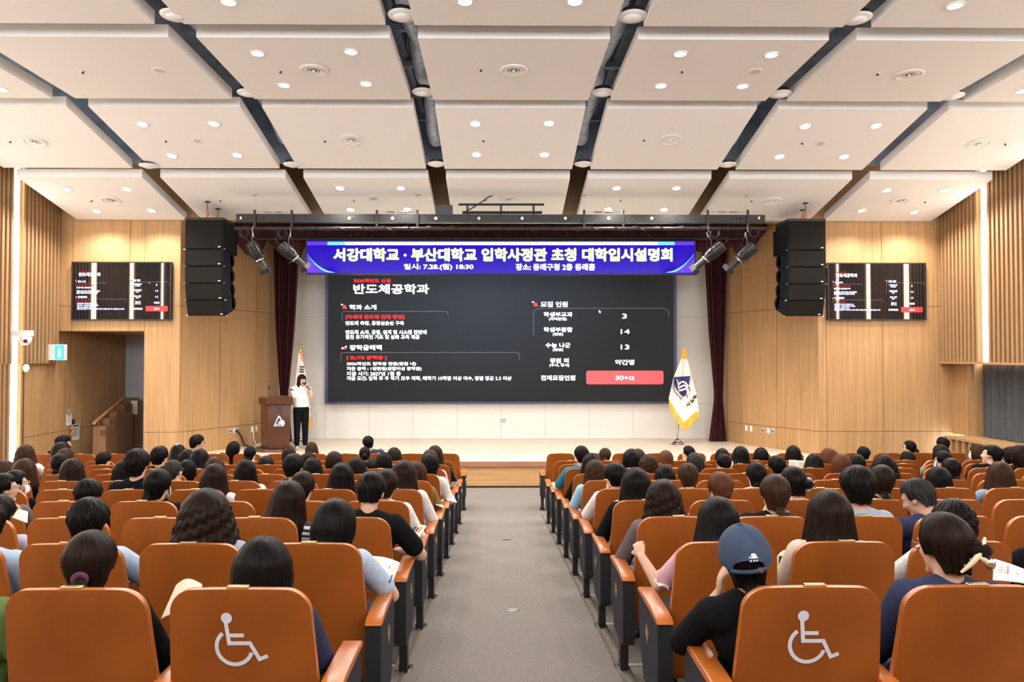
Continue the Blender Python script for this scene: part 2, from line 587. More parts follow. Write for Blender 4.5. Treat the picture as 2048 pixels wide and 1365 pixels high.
mb.box(XL - 0.09, XL + 0.0, 13.76, 13.80, 0.0, Z_SLAT)
struct(mb.obj('wall_left_plain', [M['oak'], M['oak_dark']]))
# doorway corridor behind the left screen
mb = MB()
mb.box(XL - 0.1, xj + 0.05, 17.7, 17.8, 0.0, zd + 0.1)
struct(mb.obj('wall_corridor', M['grey_wall']))
mb = MB()
mb.box(XL - 0.1, xj + 0.05, 17.66, 17.7, 0.0, 0.14)
struct(mb.obj('baseboard_corridor', M['black']))
mb = MB()
mb.box(xj, xj + 0.06, 14.96, 17.7, 0.0, zd + 0.05)
struct(mb.obj('wall_corridor_side', M['oak_slat']))
mb = MB()
mb.box(XL - 0.1, xj + 0.05, 14.95, 17.7, zd + 0.002, zd + 0.1)
struct(mb.obj('ceiling_corridor', M['oak_slat']))
# right
mb = MB()
mb.box(XR + 0.052, XR + 0.14, -3.0, Y_TV - 0.002, Z_SLAT + 0.03, Z_TOP)
mb.cur = 1
slats(mb, XR + 0.054, -1, -3.0, Y_TV - 0.02, Z_SLAT + 0.03, Z_TOP - 0.1, skip=[(y - 0.1, y + 0.1) for y in STRIP_Y])
mb.cur = 0
mb.box(XR - 0.02, XR + 0.4, -3.0, Y_TV - 0.003, Z_SLAT - 0.01, Z_SLAT + 0.03)
struct(mb.obj('wall_right', [M['oak'], M['oak_slat']]))
z_sill = CZ - 1.63
mb = MB()
mb.box(XR + 0.25, XR + 0.35, 14.42, Y_TV - 0.002, z_sill, Z_SLAT - 0.01)
mb.box(XR + 0.62, XR + 0.7, -3.0, 14.42, z_sill, Z_SLAT - 0.01)
mb.box(XR + 0.35, XR + 0.7, 14.38, 14.42, z_sill, Z_SLAT - 0.01)
mb.box(XR - 0.16, XR + 0.7, -3.0, 14.55, z_sill - 0.05, z_sill)
mb.box(XR - 0.05, XR + 0.1, -3.0, 14.5, 0.0, z_sill - 0.05)
mb.cur = 1
slats(mb, XR - 0.05, -1, -3.0, 14.5, 0.0, z_sill - 0.05, pitch=0.20, w=0.09, dep=0.09)
struct(mb.obj('wall_right_lower', [M['oak'], M['oak_slat']]))

# light strips let into the slat walls
def strip(x, sgn, y, z0, z1, label):
    t = thing('light_strip', label, 'wall light', (x, y, z0), 0, 'wall light strips')
    m1 = MB().box(*sorted((0, sgn * 0.02)), -0.085, 0.085, 0, z1 - z0)
    m1.obj('channel', M['white_plastic'], t)
    m2 = MB().box(*sorted((sgn * 0.021, sgn * 0.05)), -0.075, 0.075, 0.01, z1 - z0 - 0.01)
    m2.obj('diffuser', M['strip'], t)
    return t
for i, y in enumerate(STRIP_Y):
    w = 'the one nearest the stage' if i == 0 else ORD[i + 1] + ' from the stage'
    strip(XL - 0.05, 1, y, 0.0, Z_TOP - 0.12, 'tall glowing strip in the slatted left wall, ' + w)
    strip(XR + 0.052, -1, y, Z_SLAT + 0.03, Z_TOP - 0.12, 'tall glowing strip in the slatted right wall, ' + w)

# unseen rear wall, shaped for the light: shades near seats, open top admits fill
mb = MB()
mb.box(XL - 0.5, XR + 0.8, -1.2, -1.1, 0.0, 4.0)
struct(mb.obj('wall_rear_baffle', M['oak_slat']))
# grey curtain in the right-hand recess
mb = MB()
n = 420
y0, y1 = 6.0, 14.36
vs, fs = [], []
random.seed(5)
for i in range(n + 1):
    y = y1 + (y0 - y1) * i / n
    x = XR + 0.50 + 0.035 * math.sin(i * 0.62) + 0.02 * math.sin(i * 0.23 + 1)
    for dx in (0, 0.01):
        for z in (z_sill + 0.01, z_sill + 0.8, Z_SLAT - 0.02):
            vs.append((x + dx, y, z))
for i in range(n):
    a, b = i * 6, (i + 1) * 6
    for j in (0, 1):
        fs += [(a + j, a + j + 1, b + j + 1, b + j), (a + 3 + j, b + 3 + j, b + 4 + j, a + 4 + j)]
    fs += [(a, b, b + 3, a + 3), (a + 2, a + 5, b + 5, b + 2)]
fs += [(0, 3, 4, 1), (1, 4, 5, 2)]
mb.add(vs, fs)
tag(mb.obj('window_curtain', M['grey_curtain'], smooth=True), 'long grey pleated curtain in the recess of the right wall', 'curtain')

# ---------------------------------------------------------------- ceiling
mb = MB()
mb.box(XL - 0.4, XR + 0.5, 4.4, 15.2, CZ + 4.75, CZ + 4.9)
mb.cur = 1
mb.box(XL - 0.4, XR + 0.5, -3.0, 3.7, CZ + 3.735, CZ + 3.9)
mb.cur = 0
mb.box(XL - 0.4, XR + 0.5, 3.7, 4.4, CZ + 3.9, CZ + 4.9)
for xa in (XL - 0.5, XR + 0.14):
    mb.box(xa, xa + 0.36, 3.7, 15.2, CZ + 3.0, CZ + 4.8)  # side closures added out of view to keep world light from the void
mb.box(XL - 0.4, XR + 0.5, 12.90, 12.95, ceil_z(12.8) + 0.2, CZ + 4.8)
struct(mb.obj('ceiling', [M['slab'], M['ceiling']]))
P_W, P_G = 2.265, 0.3275
ROWS = [('fifth row from the stage', 3.70, 5.66), ('fourth row from the stage', 5.99, 8.01), ('third row from the stage', 8.34, 10.36), ('second row from the stage', 10.69, 12.64), ('row nearest the stage', 12.99, 14.86)]
COLS = ['the left wall', 'second left of the middle', 'first left of the middle', 'middle column', 'first right of the middle', 'second right of the middle', 'the right wall']
for ri, (rn, y0, y1) in enumerate(ROWS):
    for c in range(-3, 4):
        x0 = XC + c * (P_W + P_G) - P_W / 2
        x1 = x0 + P_W
        z0, z1 = ceil_z(y0 + 1e-6), ceil_z(y1)
        if ri == 3:
            z0, z1 = ceil_z(10.69), ceil_z(12.64)
        T = 0.15
        o = MB().hexa([(x0, y0, z0), (x1, y0, z0), (x1, y1, z1), (x0, y1, z1), (x0, y0, z0 + T), (x1, y0, z0 + T), (x1, y1, z1 + T), (x0, y1, z1 + T)])
        ob = o.obj('acoustic_raft', M['ceiling'])
        cn = COLS[c + 3]
        cn = ('beside ' + cn) if 'wall' in cn else cn
        tag(ob, 'white hung ceiling raft, %s, %s' % (rn, cn), 'ceiling panel', 'hung ceiling rafts', 'thing')
# steel and ducts over the gaps
for gi, (gx, nm) in enumerate([(-2.5, 'far left'), (-1.5, 'second left'), (-0.5, 'first left'), (0.5, 'first right'), (1.5, 'second right'), (2.5, 'far right')]):
    x = XC + gx * (P_W + P_G)
    inner = abs(gx) < 1
    t = thing('ceiling_truss', 'dark steel lattice over the ceiling gap, %s of the middle' % nm, 'truss', (x, 5.0, CZ + 4.22), 0, 'trusses over the ceiling gaps')
    b1 = MB()
    off = 0.10 if not inner else 0.19 * (1 if gx < 0 else -1)
    for dz in (0.0, 0.45):
        b1.box(-0.03 - off, 0.03 - off, 0.0, 7.9, dz, dz + 0.06)
    b1.obj('chord', M['steel'], t)
    b2 = MB()
    for k in range(13):
        ya, yb = 0.6 * k + 0.05, 0.6 * k + 0.35
        b2.tube([(-off, ya, 0.03), (-off, yb, 0.47)], 0.018, 6)
        b2.tube([(-off, yb, 0.47), (-off, yb + 0.3, 0.03)], 0.018, 6)
    b2.obj('web', M['steel'], t)
    for k in range(7):
        MB().box(-0.30, 0.30, 0.5 + 1.15 * k, 0.58 + 1.15 * k, -0.10, -0.02).obj('cross_bar', M['steel'], t)
    dx = 0.06 if gx < 0 else -0.06
    pts = [(x + dx + 0.03 * math.sin(k * 1.1 + gx), 5.0 + 0.32 * k, ceil_z(5.0 + 0.32 * k) + 0.40 + 0.02 * math.sin(k * 0.8 + gx * 2)) for k in range(24)]
    if inner or abs(gx) < 2:
        d = MB().tube(pts, [0.135 + 0.012 * math.sin(k * 2.3) for k in range(24)], 14).obj('air_duct', M['duct'], smooth=True)
        tag(d, 'foil wrapped flexible duct over the ceiling gap, %s of the middle' % nm, 'duct', 'ducts over the ceiling gaps')

def on_ceiling(px, py):
    d = ray(px, py)
    lo, hi = 2.0, 15.5
    for _ in range(50):
        m_ = (lo + hi) / 2
        if CZ + d.z / d.y * m_ < ceil_z(m_):
            lo = m_
        else:
            hi = m_
    Y = lo
    s = 0.0 if Y < 10.69 else (-0.213 if Y < 12.8 else -0.224)
    return Vector((d.x / d.y * Y, Y, ceil_z(Y))), math.atan(s)

def panel_words(p):
    c = round((p.x - XC) / (P_W + P_G))
    r = min(range(len(ROWS)), key=lambda i: abs((ROWS[i][1] + ROWS[i][2]) / 2 - p.y))
    cn = ['column beside the left wall', 'second column left', 'first column left', 'middle column', 'first column right', 'second column right', 'column beside the right wall'][max(0, min(6, c + 3))]
    return (['fifth row', 'fourth row', 'third row', 'second row', 'front row'][r], cn, c, r)

# downlights
def build_downlight():
    t = thing('downlight', 'x', 'ceiling light')
    MB().lathe([(0.075, -0.0), (0.098, -0.002), (0.098, -0.010), (0.086, -0.013), (0.074, -0.012)], (0, 0, 0), 28).obj('trim_ring', M['white_plastic'], t, smooth=True)
    l = MB().lathe([(0.001, -0.016), (0.045, -0.0165), (0.073, -0.0125)][::-1], (0, 0, 0), 28).obj('lens', M['lamp'], t, smooth=True)
    ld = bpy.data.lights.new('downlight_lamp', 'SPOT')
    ld.energy = DOWNLIGHT_W
    ld.color = (1.0, 0.96, 0.91)
    ld.spot_size = math.radians(150)
    ld.spot_blend = 0.6
    ld.shadow_soft_size = 0.06
    lo = bpy.data.objects.new('downlight_lamp', ld)
    COL.objects.link(lo)
    lo.parent = t
    lo.location = (0, 0, -0.09)
    return t
LIGHTS = [(457, 3), (930, 2), (1150, 2), (1910, 10), (2, 178), (2045, 182),
          (515, 106), (702, 103), (568, 170), (732, 167), (1361, 107), (1543, 109), (1322, 171), (1485, 172),
          (285, 248), (428, 247), (344, 311), (475, 310), (951, 247), (1098, 246), (953, 309), (1089, 309), (1610, 252), (1752, 251), (1559, 313), (1688, 313),
          (134, 378), (254, 378), (193, 422), (304, 421), (680, 376), (802, 376), (701, 419), (815, 418), (1233, 376), (1353, 376), (1216, 418), (1328, 419), (1774, 380), (1888, 380), (1723, 421), (1828, 424)]
proto = build_downlight()
seen = {}
for i, (px, py) in enumerate(LIGHTS):
    p, tilt = on_ceiling(px, py)
    o = proto if i == 0 else copy_tree(proto)
    o.location = p
    o.rotation_euler = (tilt, 0, 0)
    rw, cn, c, r = panel_words(p)
    yc = (ROWS[r][1] + ROWS[r][2]) / 2
    xc = XC + c * (P_W + P_G)
    q = ('stage-side ' if p.y > yc else 'audience-side ') + ('left' if p.x < xc else 'right')
    o['label'] = 'glowing downlight, %s corner of %s ceiling raft, %s' % (q, rw, cn)
    o['group'] = 'ceiling downlights'

# round air diffusers
def build_diffuser():
    t = thing('air_diffuser', 'x', 'air vent')
    MB().lathe([(0.15, 0.0), (0.185, -0.004), (0.185, -0.012), (0.155, -0.022), (0.145, -0.01)], (0, 0, 0), 36).obj('rim', M['white_plastic'], t, smooth=True)
    for k, r in enumerate((0.128, 0.094, 0.060)):
        MB().lathe([(r - 0.014, -0.010), (r + 0.008, -0.014), (r + 0.009, -0.018), (r - 0.014, -0.014)], (0, 0, 0), 36).obj('cone_ring', M['white_plastic'], t, smooth=True)
    MB().lathe([(0.024, -0.012), (0.026, -0.030), (0.004, -0.033)], (0, 0, 0), 24).obj('centre_cap', M['white_plastic'], t, smooth=True)
    MB().lathe([(0.148, -0.001), (0.148, -0.004)], (0, 0, 0), 36).obj('throat', M['throat'], t, smooth=True)
    return t
DIFF = [(627, 139), (1028, 139), (1818, 148), (70, 283), (702, 279), (1340, 279), (1957, 287), (222, 400), (748, 398), (1018, 399), (1543, 402), (1801, 401)]
proto = build_diffuser()
for i, (px, py) in enumerate(DIFF):
    p, tilt = on_ceiling(px, py)
    o = proto if i == 0 else copy_tree(proto)
    o.location = p
    o.rotation_euler = (tilt, 0, 0)
    rw, cn, c, r = panel_words(p)
    o['label'] = 'round ringed air diffuser in the %s ceiling raft, %s' % (rw, cn)
    o['group'] = 'ringed air diffusers'
# ceiling loudspeakers
proto = None
for px, py in ((318, 140), (395, 281), (1511, 142), (1642, 286)):
    p, tilt = on_ceiling(px, py)
    if proto is None:
        proto = thing('ceiling_speaker', 'x', 'speaker')
        MB().lathe([(0.085, 0.0), (0.098, -0.002), (0.098, -0.007), (0.086, -0.010)], (0, 0, 0), 28).obj('rim', M['white_plastic'], proto, smooth=True)
        MB().lathe([(0.086, -0.004), (0.05, -0.012), (0.001, -0.014)], (0, 0, 0), 28).obj('grille', mat('speaker_disc', (0.66, 0.58, 0.50), 0.6, vary=0.15, scale=300), proto, smooth=True)
        o = proto
    else:
        o = copy_tree(proto)
    o.location = p
    o.rotation_euler = (tilt, 0, 0)
    rw, cn, c, r = panel_words(p)
    o['label'] = 'flat round ceiling speaker in the %s raft, %s' % (rw, cn)
    o['group'] = 'flat ceiling speakers'
# sprinklers
proto = None
for px, py in ((166, 142), (561, 141), (962, 138), (1364, 141), (1755, 146), (21, 282), (332, 281), (650, 281), (967, 280), (1288, 279), (1604, 285), (2010, 287), (183, 401), (441, 400), (708, 400), (971, 399), (1241, 400), (1503, 401), (1850, 403)):
    p, tilt = on_ceiling(px, py)
    if proto is None:
        proto = thing('sprinkler', 'x', 'sprinkler')
        MB().lathe([(0.034, 0.0), (0.038, -0.003), (0.03, -0.008), (0.012, -0.009)], (0, 0, 0), 20).obj('rosette', M['white_plastic'], proto, smooth=True)
        MB().lathe([(0.010, -0.008), (0.010, -0.028), (0.019, -0.030), (0.019, -0.033)], (0, 0, 0), 14).obj('head', M['black_metal'], proto, smooth=True)
        o = proto
    else:
        o = copy_tree(proto)
    o.location = p
    o.rotation_euler = (tilt, 0, 0)
    rw, cn, c, r = panel_words(p)
    o['label'] = 'tiny sprinkler head in the %s ceiling raft, %s' % (rw, cn)
    o['group'] = 'ceiling sprinklers'
# jet nozzles hanging in the gaps
proto = None
for px, py in ((804, 33), (1265, 35), (350, 33), (1714, 39), (846, 186), (1205, 187), (497, 188), (1560, 190), (1905, 194), (873, 330), (1167, 330), (585, 331), (1455, 331), (297, 333)):
    d = ray(px, py)
    Yd = 7.86 if py < 100 else (10.2 if py < 250 else 12.5)
    z = CZ + d.z / d.y * Yd
    if proto is None:
        proto = thing('jet_nozzle', 'x', 'air vent')
        MB().lathe([(0.112, -0.006), (0.15, 0.002), (0.158, 0.012), (0.158, 0.02), (0.135, 0.03)], (0, 0, 0), 36).obj('flange', M['white_plastic'], proto, smooth=True)
        MB().lathe([(0.001, -0.034), (0.06, -0.030), (0.098, -0.012), (0.108, 0.006)], (0, 0, 0), 32).obj('nozzle_dome', M['white_plastic'], proto, smooth=True)
        MB().lathe([(0.112, 0.0), (0.106, 0.004)], (0, 0, 0), 32).obj('gasket', M['grey_plastic'], proto, smooth=True)
        MB().lathe([(0.12, 0.022), (0.12, 0.08)], (0, 0, 0), 24).obj('collar', M['black_metal'], proto, smooth=True)
        o = proto
    else:
        o = copy_tree(proto)
    o.location = (d.x / d.y * Yd, Yd, z)
    g = round((o.location.x - XC) / (P_W + P_G) * 2) / 2
    side = 'left' if g < 0 else 'right'
    o['label'] = 'round white air nozzle in the %s ceiling gap %s of middle, %s from stage' % (ORD[int(abs(g) + 0.5)], side, ORD[3 if py < 100 else (2 if py < 250 else 1)])
    o['group'] = 'air nozzles in the ceiling gaps'
# ---------------------------------------------------------------- the stage and what hangs over it
def on_path(px, py, path):
    """point on an angled wall (plan path) behind photo position"""
    d = ray(px, py)
    for a, b in zip(path[:-1], path[1:]):
        e = Vector((b[0] - a[0], b[1] - a[1]))
        den = d.x * e.y - d.y * e.x
        if abs(den) < 1e-9:
            continue
        t = (a[0] * e.y - a[1] * e.x) / den
        h = Vector((d.x * t, d.y * t))
        u = (h - Vector(a)).dot(e) / e.dot(e)
        if -0.001 <= u <= 1.001 and t > 0:
            n = Vector((e.y, -e.x)).normalized()
            return Vector((h.x, h.y, CZ + d.z * t)), n
    return None, None

# --- LED wall with its slide
YL = 17.68
q0, q1 = at(650, 808, YL), at(1352, 520, YL)
led = thing('video_wall', 'wide dark video wall on the white back wall showing a slide', 'screen', ((q0.x + q1.x) / 2, YL, q0.z))
ox, oz = (q0.x + q1.x) / 2, q0.z
def L(px, py, dy=0.0):
    p = at(px, py, YL)
    return (p.x - ox, -dy, p.z - oz)
x0, x1, z1 = q0.x - ox, q1.x - ox, q1.z - oz
MB().box(x0, x1, 0.0, 0.14, 0.0, z1).obj('housing', M['black_metal'], led)
fr = MB()
fw = 0.075
fr.box(x0, x0 + fw, -0.025, 0.0, 0, z1).box(x1 - fw, x1, -0.025, 0.0, 0, z1).box(x0 + fw, x1 - fw, -0.025, 0.0, 0, 0.045)
fr.obj('frame', M['navy_frame'], led)
ms, nt, b = new_mat('slide_background')
b.inputs['Base Color'].default_value = (0.01, 0.01, 0.01, 1)
b.inputs['Roughness'].default_value = 0.4
b.inputs['Specular IOR Level'].default_value = 0.06
tc = nt.nodes.new('ShaderNodeTexCoord')
mp = nt.nodes.new('ShaderNodeMapping')
mp.inputs['Location'].default_value = (0.12, 0, -0.95)
mp.inputs['Scale'].default_value = (0.26, 1, 0.36)
gr = nt.nodes.new('ShaderNodeTexGradient')
gr.gradient_type = 'SPHERICAL'
rp = nt.nodes.new('ShaderNodeValToRGB')
rp.color_ramp.elements[0].color = (0.022, 0.022, 0.023, 1)
rp.color_ramp.elements[1].color = (0.045, 0.055, 0.072, 1)
rp.color_ramp.elements[1].position = 0.9
nt.links.new(tc.outputs['Object'], mp.inputs[0]); nt.links.new(mp.outputs[0], gr.inputs[0])
nt.links.new(gr.outputs[0], rp.inputs[0]); nt.links.new(rp.outputs[0], b.inputs['Emission Color'])
b.inputs['Emission Strength'].default_value = 1.0
MB().box(x0 + fw, x1 - fw, -0.004, -0.0005, 0.045, z1).obj('screen', ms, led)

WHITE = [("반도체공학과", 706.7, 858.4, 568.5, 588.4, 0.045), ("학과 소개", 699, 752.8, 610, 620, 0.03),
         ("반도체 측정, 공정실습실 구축", 691.4, 808, 642.6, 651.2, 0.02), ("반도체 소자, 공정, 설계 및 시스템 전반에", 691.4, 853, 660.6, 669.4, 0.02),
         ("걸친 유기적인 기초 및 심화 교육 제공", 691.4, 839, 670.2, 678.8, 0.02), ("장학금혜택", 699.5, 763.5, 690.4, 701, 0.03),
         ("2026학년도 입학생 전원(정원 내)", 693.7, 832, 724.6, 732.4, 0.015), ("지급 금액 : 1천만원(생활비성 장학금)", 693.7, 843, 734.2, 742.2, 0.012),
         ("지급 시기: 2027년 1월 중", 693.7, 801.4, 743.8, 751.8, 0.012), ("지급 조건: 입학 후 두 학기 모두 재학, 매학기 15학점 이상 이수, 평점 평균 2.5 이상", 693.7, 1023, 753, 761.4, 0.012),
         ("모집 인원", 1081.4, 1135.2, 603.6, 614.4, 0.03), ("학생부교과", 1087.5, 1144.8, 624.6, 634, 0.03), ("(지역균형)", 1098, 1133.4, 635.4, 642.2, 0.012),
         ("학생부종합", 1087.5, 1144.8, 655, 664.6, 0.03), ("(일반)", 1105.6, 1126.2, 666, 672.6, 0.012), ("수능 나군", 1091.3, 1140.6, 686, 696, 0.03),
         ("(일반)", 1105.6, 1126.2, 697, 703.6, 0.012), ("정원 외", 1100, 1137, 716.8, 726.4, 0.03), ("(수시, 정시)", 1099, 1138.4, 727.4, 734.6, 0.012),
         ("전체모집인원", 1081.8, 1150.4, 751.2, 761.2, 0.03), ("3", 1244.3, 1253.3, 628, 637.6, 0.01), ("14", 1241.4, 1259.2, 659, 668.2, 0.01),
         ("13", 1241.4, 1258.4, 690, 699.2, 0.01), ("약간명", 1230.4, 1268.2, 719.8, 730.2, 0.02), ("30+α", 1231, 1268.2, 751.4, 760.6, 0.025)]
RED = [("2026학년도 신설", 707.3, 781.2, 558, 565.4, 0.015), ("[차세대 반도체 인재 양성]", 691.4, 808.2, 630, 639.6, 0.02), ("[ ELITE 장학금 ]", 694, 773, 711.8, 720.8, 0.02)]

def slide(parent, P, mw, mr, mb_, ml, d0):
    """the slide's writing, on plane mapping P(px, py, dy)"""
    w, r, bt, ln = MB(), MB(), MB(), MB()
    for s, a, b_, c, d, bo in WHITE:
        put_text(w, s, (a, b_, d, c), lambda x, y: P(x, y, d0 + 0.003), bo * 0.7)
    for s, a, b_, c, d, bo in RED:
        put_text(r, s, (a, b_, d, c), lambda x, y: P(x, y, d0 + 0.002), bo * 0.7)
    def rrect(m, a, b_, c, d, rad, dy):
        pts = []
        for cx, cy, s0 in ((b_ - rad, c + rad, 270), (b_ - rad, d - rad, 0), (a + rad, d - rad, 90), (a + rad, c + rad, 180)):
            for k in range(6):
                an = math.radians(s0 + 18 * k)
                pts.append(P(cx + rad * math.cos(an), cy + rad * math.sin(an), dy))
        m.add(pts, [tuple(range(len(pts)))])
    rrect(bt, 1172.6, 1326.8, 742, 769, 4, d0 + 0.001)
    def line(pts, wd=0.32):
        for (xa, ya), (xb, yb) in zip(pts[:-1], pts[1:]):
            dx, dy = xb - xa, yb - ya
            l = math.hypot(dx, dy)
            nx, ny = -dy / l * wd, dx / l * wd
            ln.add([P(xa + nx, ya + ny, d0 + 0.001), P(xb + nx, yb + ny, d0 + 0.001), P(xb - nx, yb - ny, d0 + 0.001), P(xa - nx, ya - ny, d0 + 0.001)], [(0, 1, 2, 3)])
    line([(684, 643), (684, 626), (686, 623.5), (892, 623.2), (895.5, 625), (896, 629)])
    line([(682, 724), (682, 709), (684, 705.6), (1034, 705.4), (1038, 708), (1039, 721)])
    line([(1067, 672), (1067, 625), (1070, 620), (1078, 617.2), (1326, 617), (1334, 620), (1337.6, 626), (1338, 634)])
    # little signal lamps beside the headings, the pointer
    for cx, cy in ((689, 614), (1071, 609)):
        r.add([P(cx - 3.8, cy + 4, d0 + 0.002), P(cx - 3, cy - 1.5, d0 + 0.002), P(cx, cy - 4, d0 + 0.002), P(cx + 3.4, cy - 1.5, d0 + 0.002), P(cx + 5, cy + 4, d0 + 0.002)], [(0, 1, 2, 3, 4)])
        w.add([P(cx - 7, cy - 6, d0 + 0.003), P(cx - 2.5, cy - 5.2, d0 + 0.003), P(cx - 3.4, cy - 2.6, d0 + 0.003), P(cx - 7, cy - 3.2, d0 + 0.003)], [(0, 1, 2, 3)])
    for cx, cy, rr, m in ((685, 697, 2.2, w), (690, 696.5, 3.0, r), (692, 694, 2.0, w)):
        m.add([P(cx + rr * math.cos(k * 0.5236), cy + rr * math.sin(k * 0.5236), d0 + 0.0025) for k in range(12)], [tuple(range(12))])
    w.add([P(1197.3, 620.5, d0 + 0.004), P(1202.3, 624, d0 + 0.004), P(1200.5, 624.8, d0 + 0.004), P(1201.5, 626.8, d0 + 0.004), P(1200.2, 627.2, d0 + 0.004), P(1199.2, 625.2, d0 + 0.004), P(1197.8, 626.4, d0 + 0.004)], [tuple(range(7))])
    bt.obj('red_button', mb_, parent)
    ln.obj('outline', ml, parent)
    r.obj('red_lettering', mr, parent)
    w.obj('white_lettering', mw, parent)
slide(led, L, M['led_white'], M['led_red'], M['led_button'], M['led_line'], 0.004)

# --- banner display
YB = 15.6
b0, b1 = at(613, 546.5, YB), at(1390, 483, YB)
ban = thing('banner_display', 'long blue banner display with Korean title hanging over the video wall', 'screen', ((b0.x + b1.x) / 2, YB, b0.z))
bx, bz = ban.location.x, ban.location.z
def B(px, py, dy=0.0):
    p = at(px, py, YB)
    return (p.x - bx, -dy, p.z - bz)
w2, h2 = (b1.x - b0.x) / 2, b1.z - b0.z
MB().box(-w2 - 0.02, w2 + 0.02, 0.0, 0.10, -0.03, h2 + 0.02).obj('housing', M['black'], ban)
ms, nt, b = new_mat('banner_blue')
b.inputs['Base Color'].default_value = (0.005, 0.003, 0.02, 1)
b.inputs['Roughness'].default_value = 0.12
b.inputs['Specular IOR Level'].default_value = 0.12
b.inputs['Emission Color'].default_value = (0.030, 0.006, 0.56, 1)
b.inputs['Emission Strength'].default_value = 1.0
pw = 2 * w2 / 7
for i in range(7):
    MB().box(-w2 + i * pw + 0.005, -w2 + (i + 1) * pw - 0.005, -0.004, 0.0, 0.0, h2).obj('screen_panel', ms, ban)
def arc_band(px0, py0, px1, py1, sgn):
    pts = []
    vs = []
    for k in range(15):
        t = k / 14
        x = px0 + (px1 - px0) * t
        y = py0 + (py1 - py0) * (1 - (1 - t) ** 1.9)
        wd = 0.5 + 4.6 * t
        nx, ny = (py1 - py0) * 0.4, -(px1 - px0) * 0.6
        vs.append(B(x, y, 0.006))
        vs.append(B(x + sgn * wd * 1.9 * t, y - 0.0 if t > 0.99 else y - wd * 0.75 * (1 - t) - 0.4, 0.006))
    return vs, [(2 * k, 2 * k + 2, 2 * k + 3, 2 * k + 1) for k in range(14)]
cy_ = MB()
for a, s in (((614.5, 509, 661, 545.5), 1), ((1388.5, 508, 1340, 545.5), -1)):
    cy_.add(*arc_band(*a, s))
cy_.add([B(655, 484, .006), B(690, 484, .006), B(690, 490.6, .006), B(655, 490.6, .006)], [(0, 1, 2, 3)])
cy_.add([B(1315, 484, .006), B(1349, 484, .006), B(1349, 490.6, .006), B(1315, 490.6, .006)], [(0, 1, 2, 3)])
cy_.obj('cyan_bands', M['led_cyan'], ban)
MB().add([B(690, 484, .006), B(1315, 484, .006), B(1315, 490.6, .006), B(690, 490.6, .006)], [(0, 1, 2, 3)]).obj('pale_band', M['led_pale'], ban)
v_ = MB()
for pl_ in ([(614, 484), (655, 484), (655, 490.6), (614, 490.6)], [(1349, 484), (1389, 484), (1389, 490.6), (1349, 490.6)], [(614, 512), (624, 524), (640, 536), (660, 545.5), (614, 545.5)], [(1389, 512), (1380, 524), (1364, 536), (1342, 545.5), (1389, 545.5)]):
    MB().add([B(x, y, 0.0055) for x, y in pl_], [tuple(range(len(pl_)))]).obj('violet_corner', M['led_violet'], ban)
TITLE = "서강대학교 · 부산대학교 입학사정관 초청 대학입시설명회"
lm, yl, wt = MB(), MB(), MB()
put_text(lm, TITLE, (666.4, 1345.4, 523.8, 496), lambda x, y: B(x, y, 0.007), 0.055)
put_text(yl, TITLE, (667.6, 1344.2, 522.8, 497), lambda x, y: B(x, y, 0.011), 0.03)
put_text(wt, "일시: 7.28.(월) 18:30", (808, 946.7, 541, 528), lambda x, y: B(x, y, 0.009), 0.022)
put_text(wt, "장소: 동래구청 2층 동래홀", (1031.6, 1190, 541.2, 527.6), lambda x, y: B(x, y, 0.009), 0.022)
lm.obj('lettering_outline', M['led_lime'], ban)
yl.obj('title_lettering', M['led_yellow'], ban)
wt.obj('white_lettering', M['led_white'], ban)
# pipe the banner hangs from
hp = MB().tube([at(500, 477, 15.62), at(1512, 477, 15.62)], 0.035, 10).obj('banner_pipe', M['black_metal'], smooth=True)
tag(hp, 'dark pipe just above the blue banner display', 'pipe')
for pxx in (700, 1000, 1300):
    o = MB().box(-0.02, 0.02, -0.02, 0.02, 0, 0.16).obj('banner_hook', M['black_metal'], ban)
    p = at(pxx, 483, YB)
    o.location = (p.x - bx, 0.05, h2)

# --- wall televisions
def tv(x0p, x1p, y0p, y1p, label):
    Y = Y_TV - 0.075
    a, c = at(x0p, y1p, Y), at(x1p, y0p, Y)
    t = thing('television', label, 'screen', ((a.x + c.x) / 2, Y, a.z), 0, 'wall televisions')
    tx, tz = t.location.x, t.location.z
    w, h = (c.x - a.x) / 2, c.z - a.z
    bez = MB()
    bz_ = 0.022
    bez.box(-w, w, 0.0, 0.06, 0, h)
    bez.box(-w, -w + bz_, -0.008, 0, 0, h).box(w - bz_, w, -0.008, 0, 0, h).box(-w + bz_, w - bz_, -0.008, 0, 0, bz_).box(-w + bz_, w - bz_, -0.008, 0, h - bz_, h)
    bez.obj('casing', M['black'], t)
    n = 24
    vs, fs = [], []
    for i in range(n + 1):
        u = -1 + 2 * i / n
        for z in (bz_, h - bz_):
            vs.append((u * (w - bz_), -0.002 - 0.004 * (1 - u * u), z))
    for i in range(n):
        fs.append((2 * i, 2 * i + 2, 2 * i + 3, 2 * i + 1))
    MB().add(vs, fs).obj('screen', screen_mat('tv_glass', (0.002, 0.002, 0.003), 1.0, 0.03, 0.7), t, smooth=True)
    MB().box(-0.25, 0.25, 0.06, 0.075, h * 0.3, h * 0.7).obj('wall_bracket', M['black_metal'], t)
    def T(px, py, dy=0.0):
        xp = x0p + (px - 650) / 702 * (x1p - x0p)
        yp = y0p + 29 + (py - 588) * 0.387
        p = at(xp, yp, Y)
        return (p.x - tx, -0.004 - dy, p.z - tz)
    slide(t, T, M['tv_white'], M['tv_red'], M['tv_red'], M['led_line'], 0.003)
tv(142, 343, 524, 641, 'wall television left of the stage, showing the slide over the doorway')
tv(1656, 1852, 526, 641, 'wall television right of the stage, showing the slide beside the black speakers')

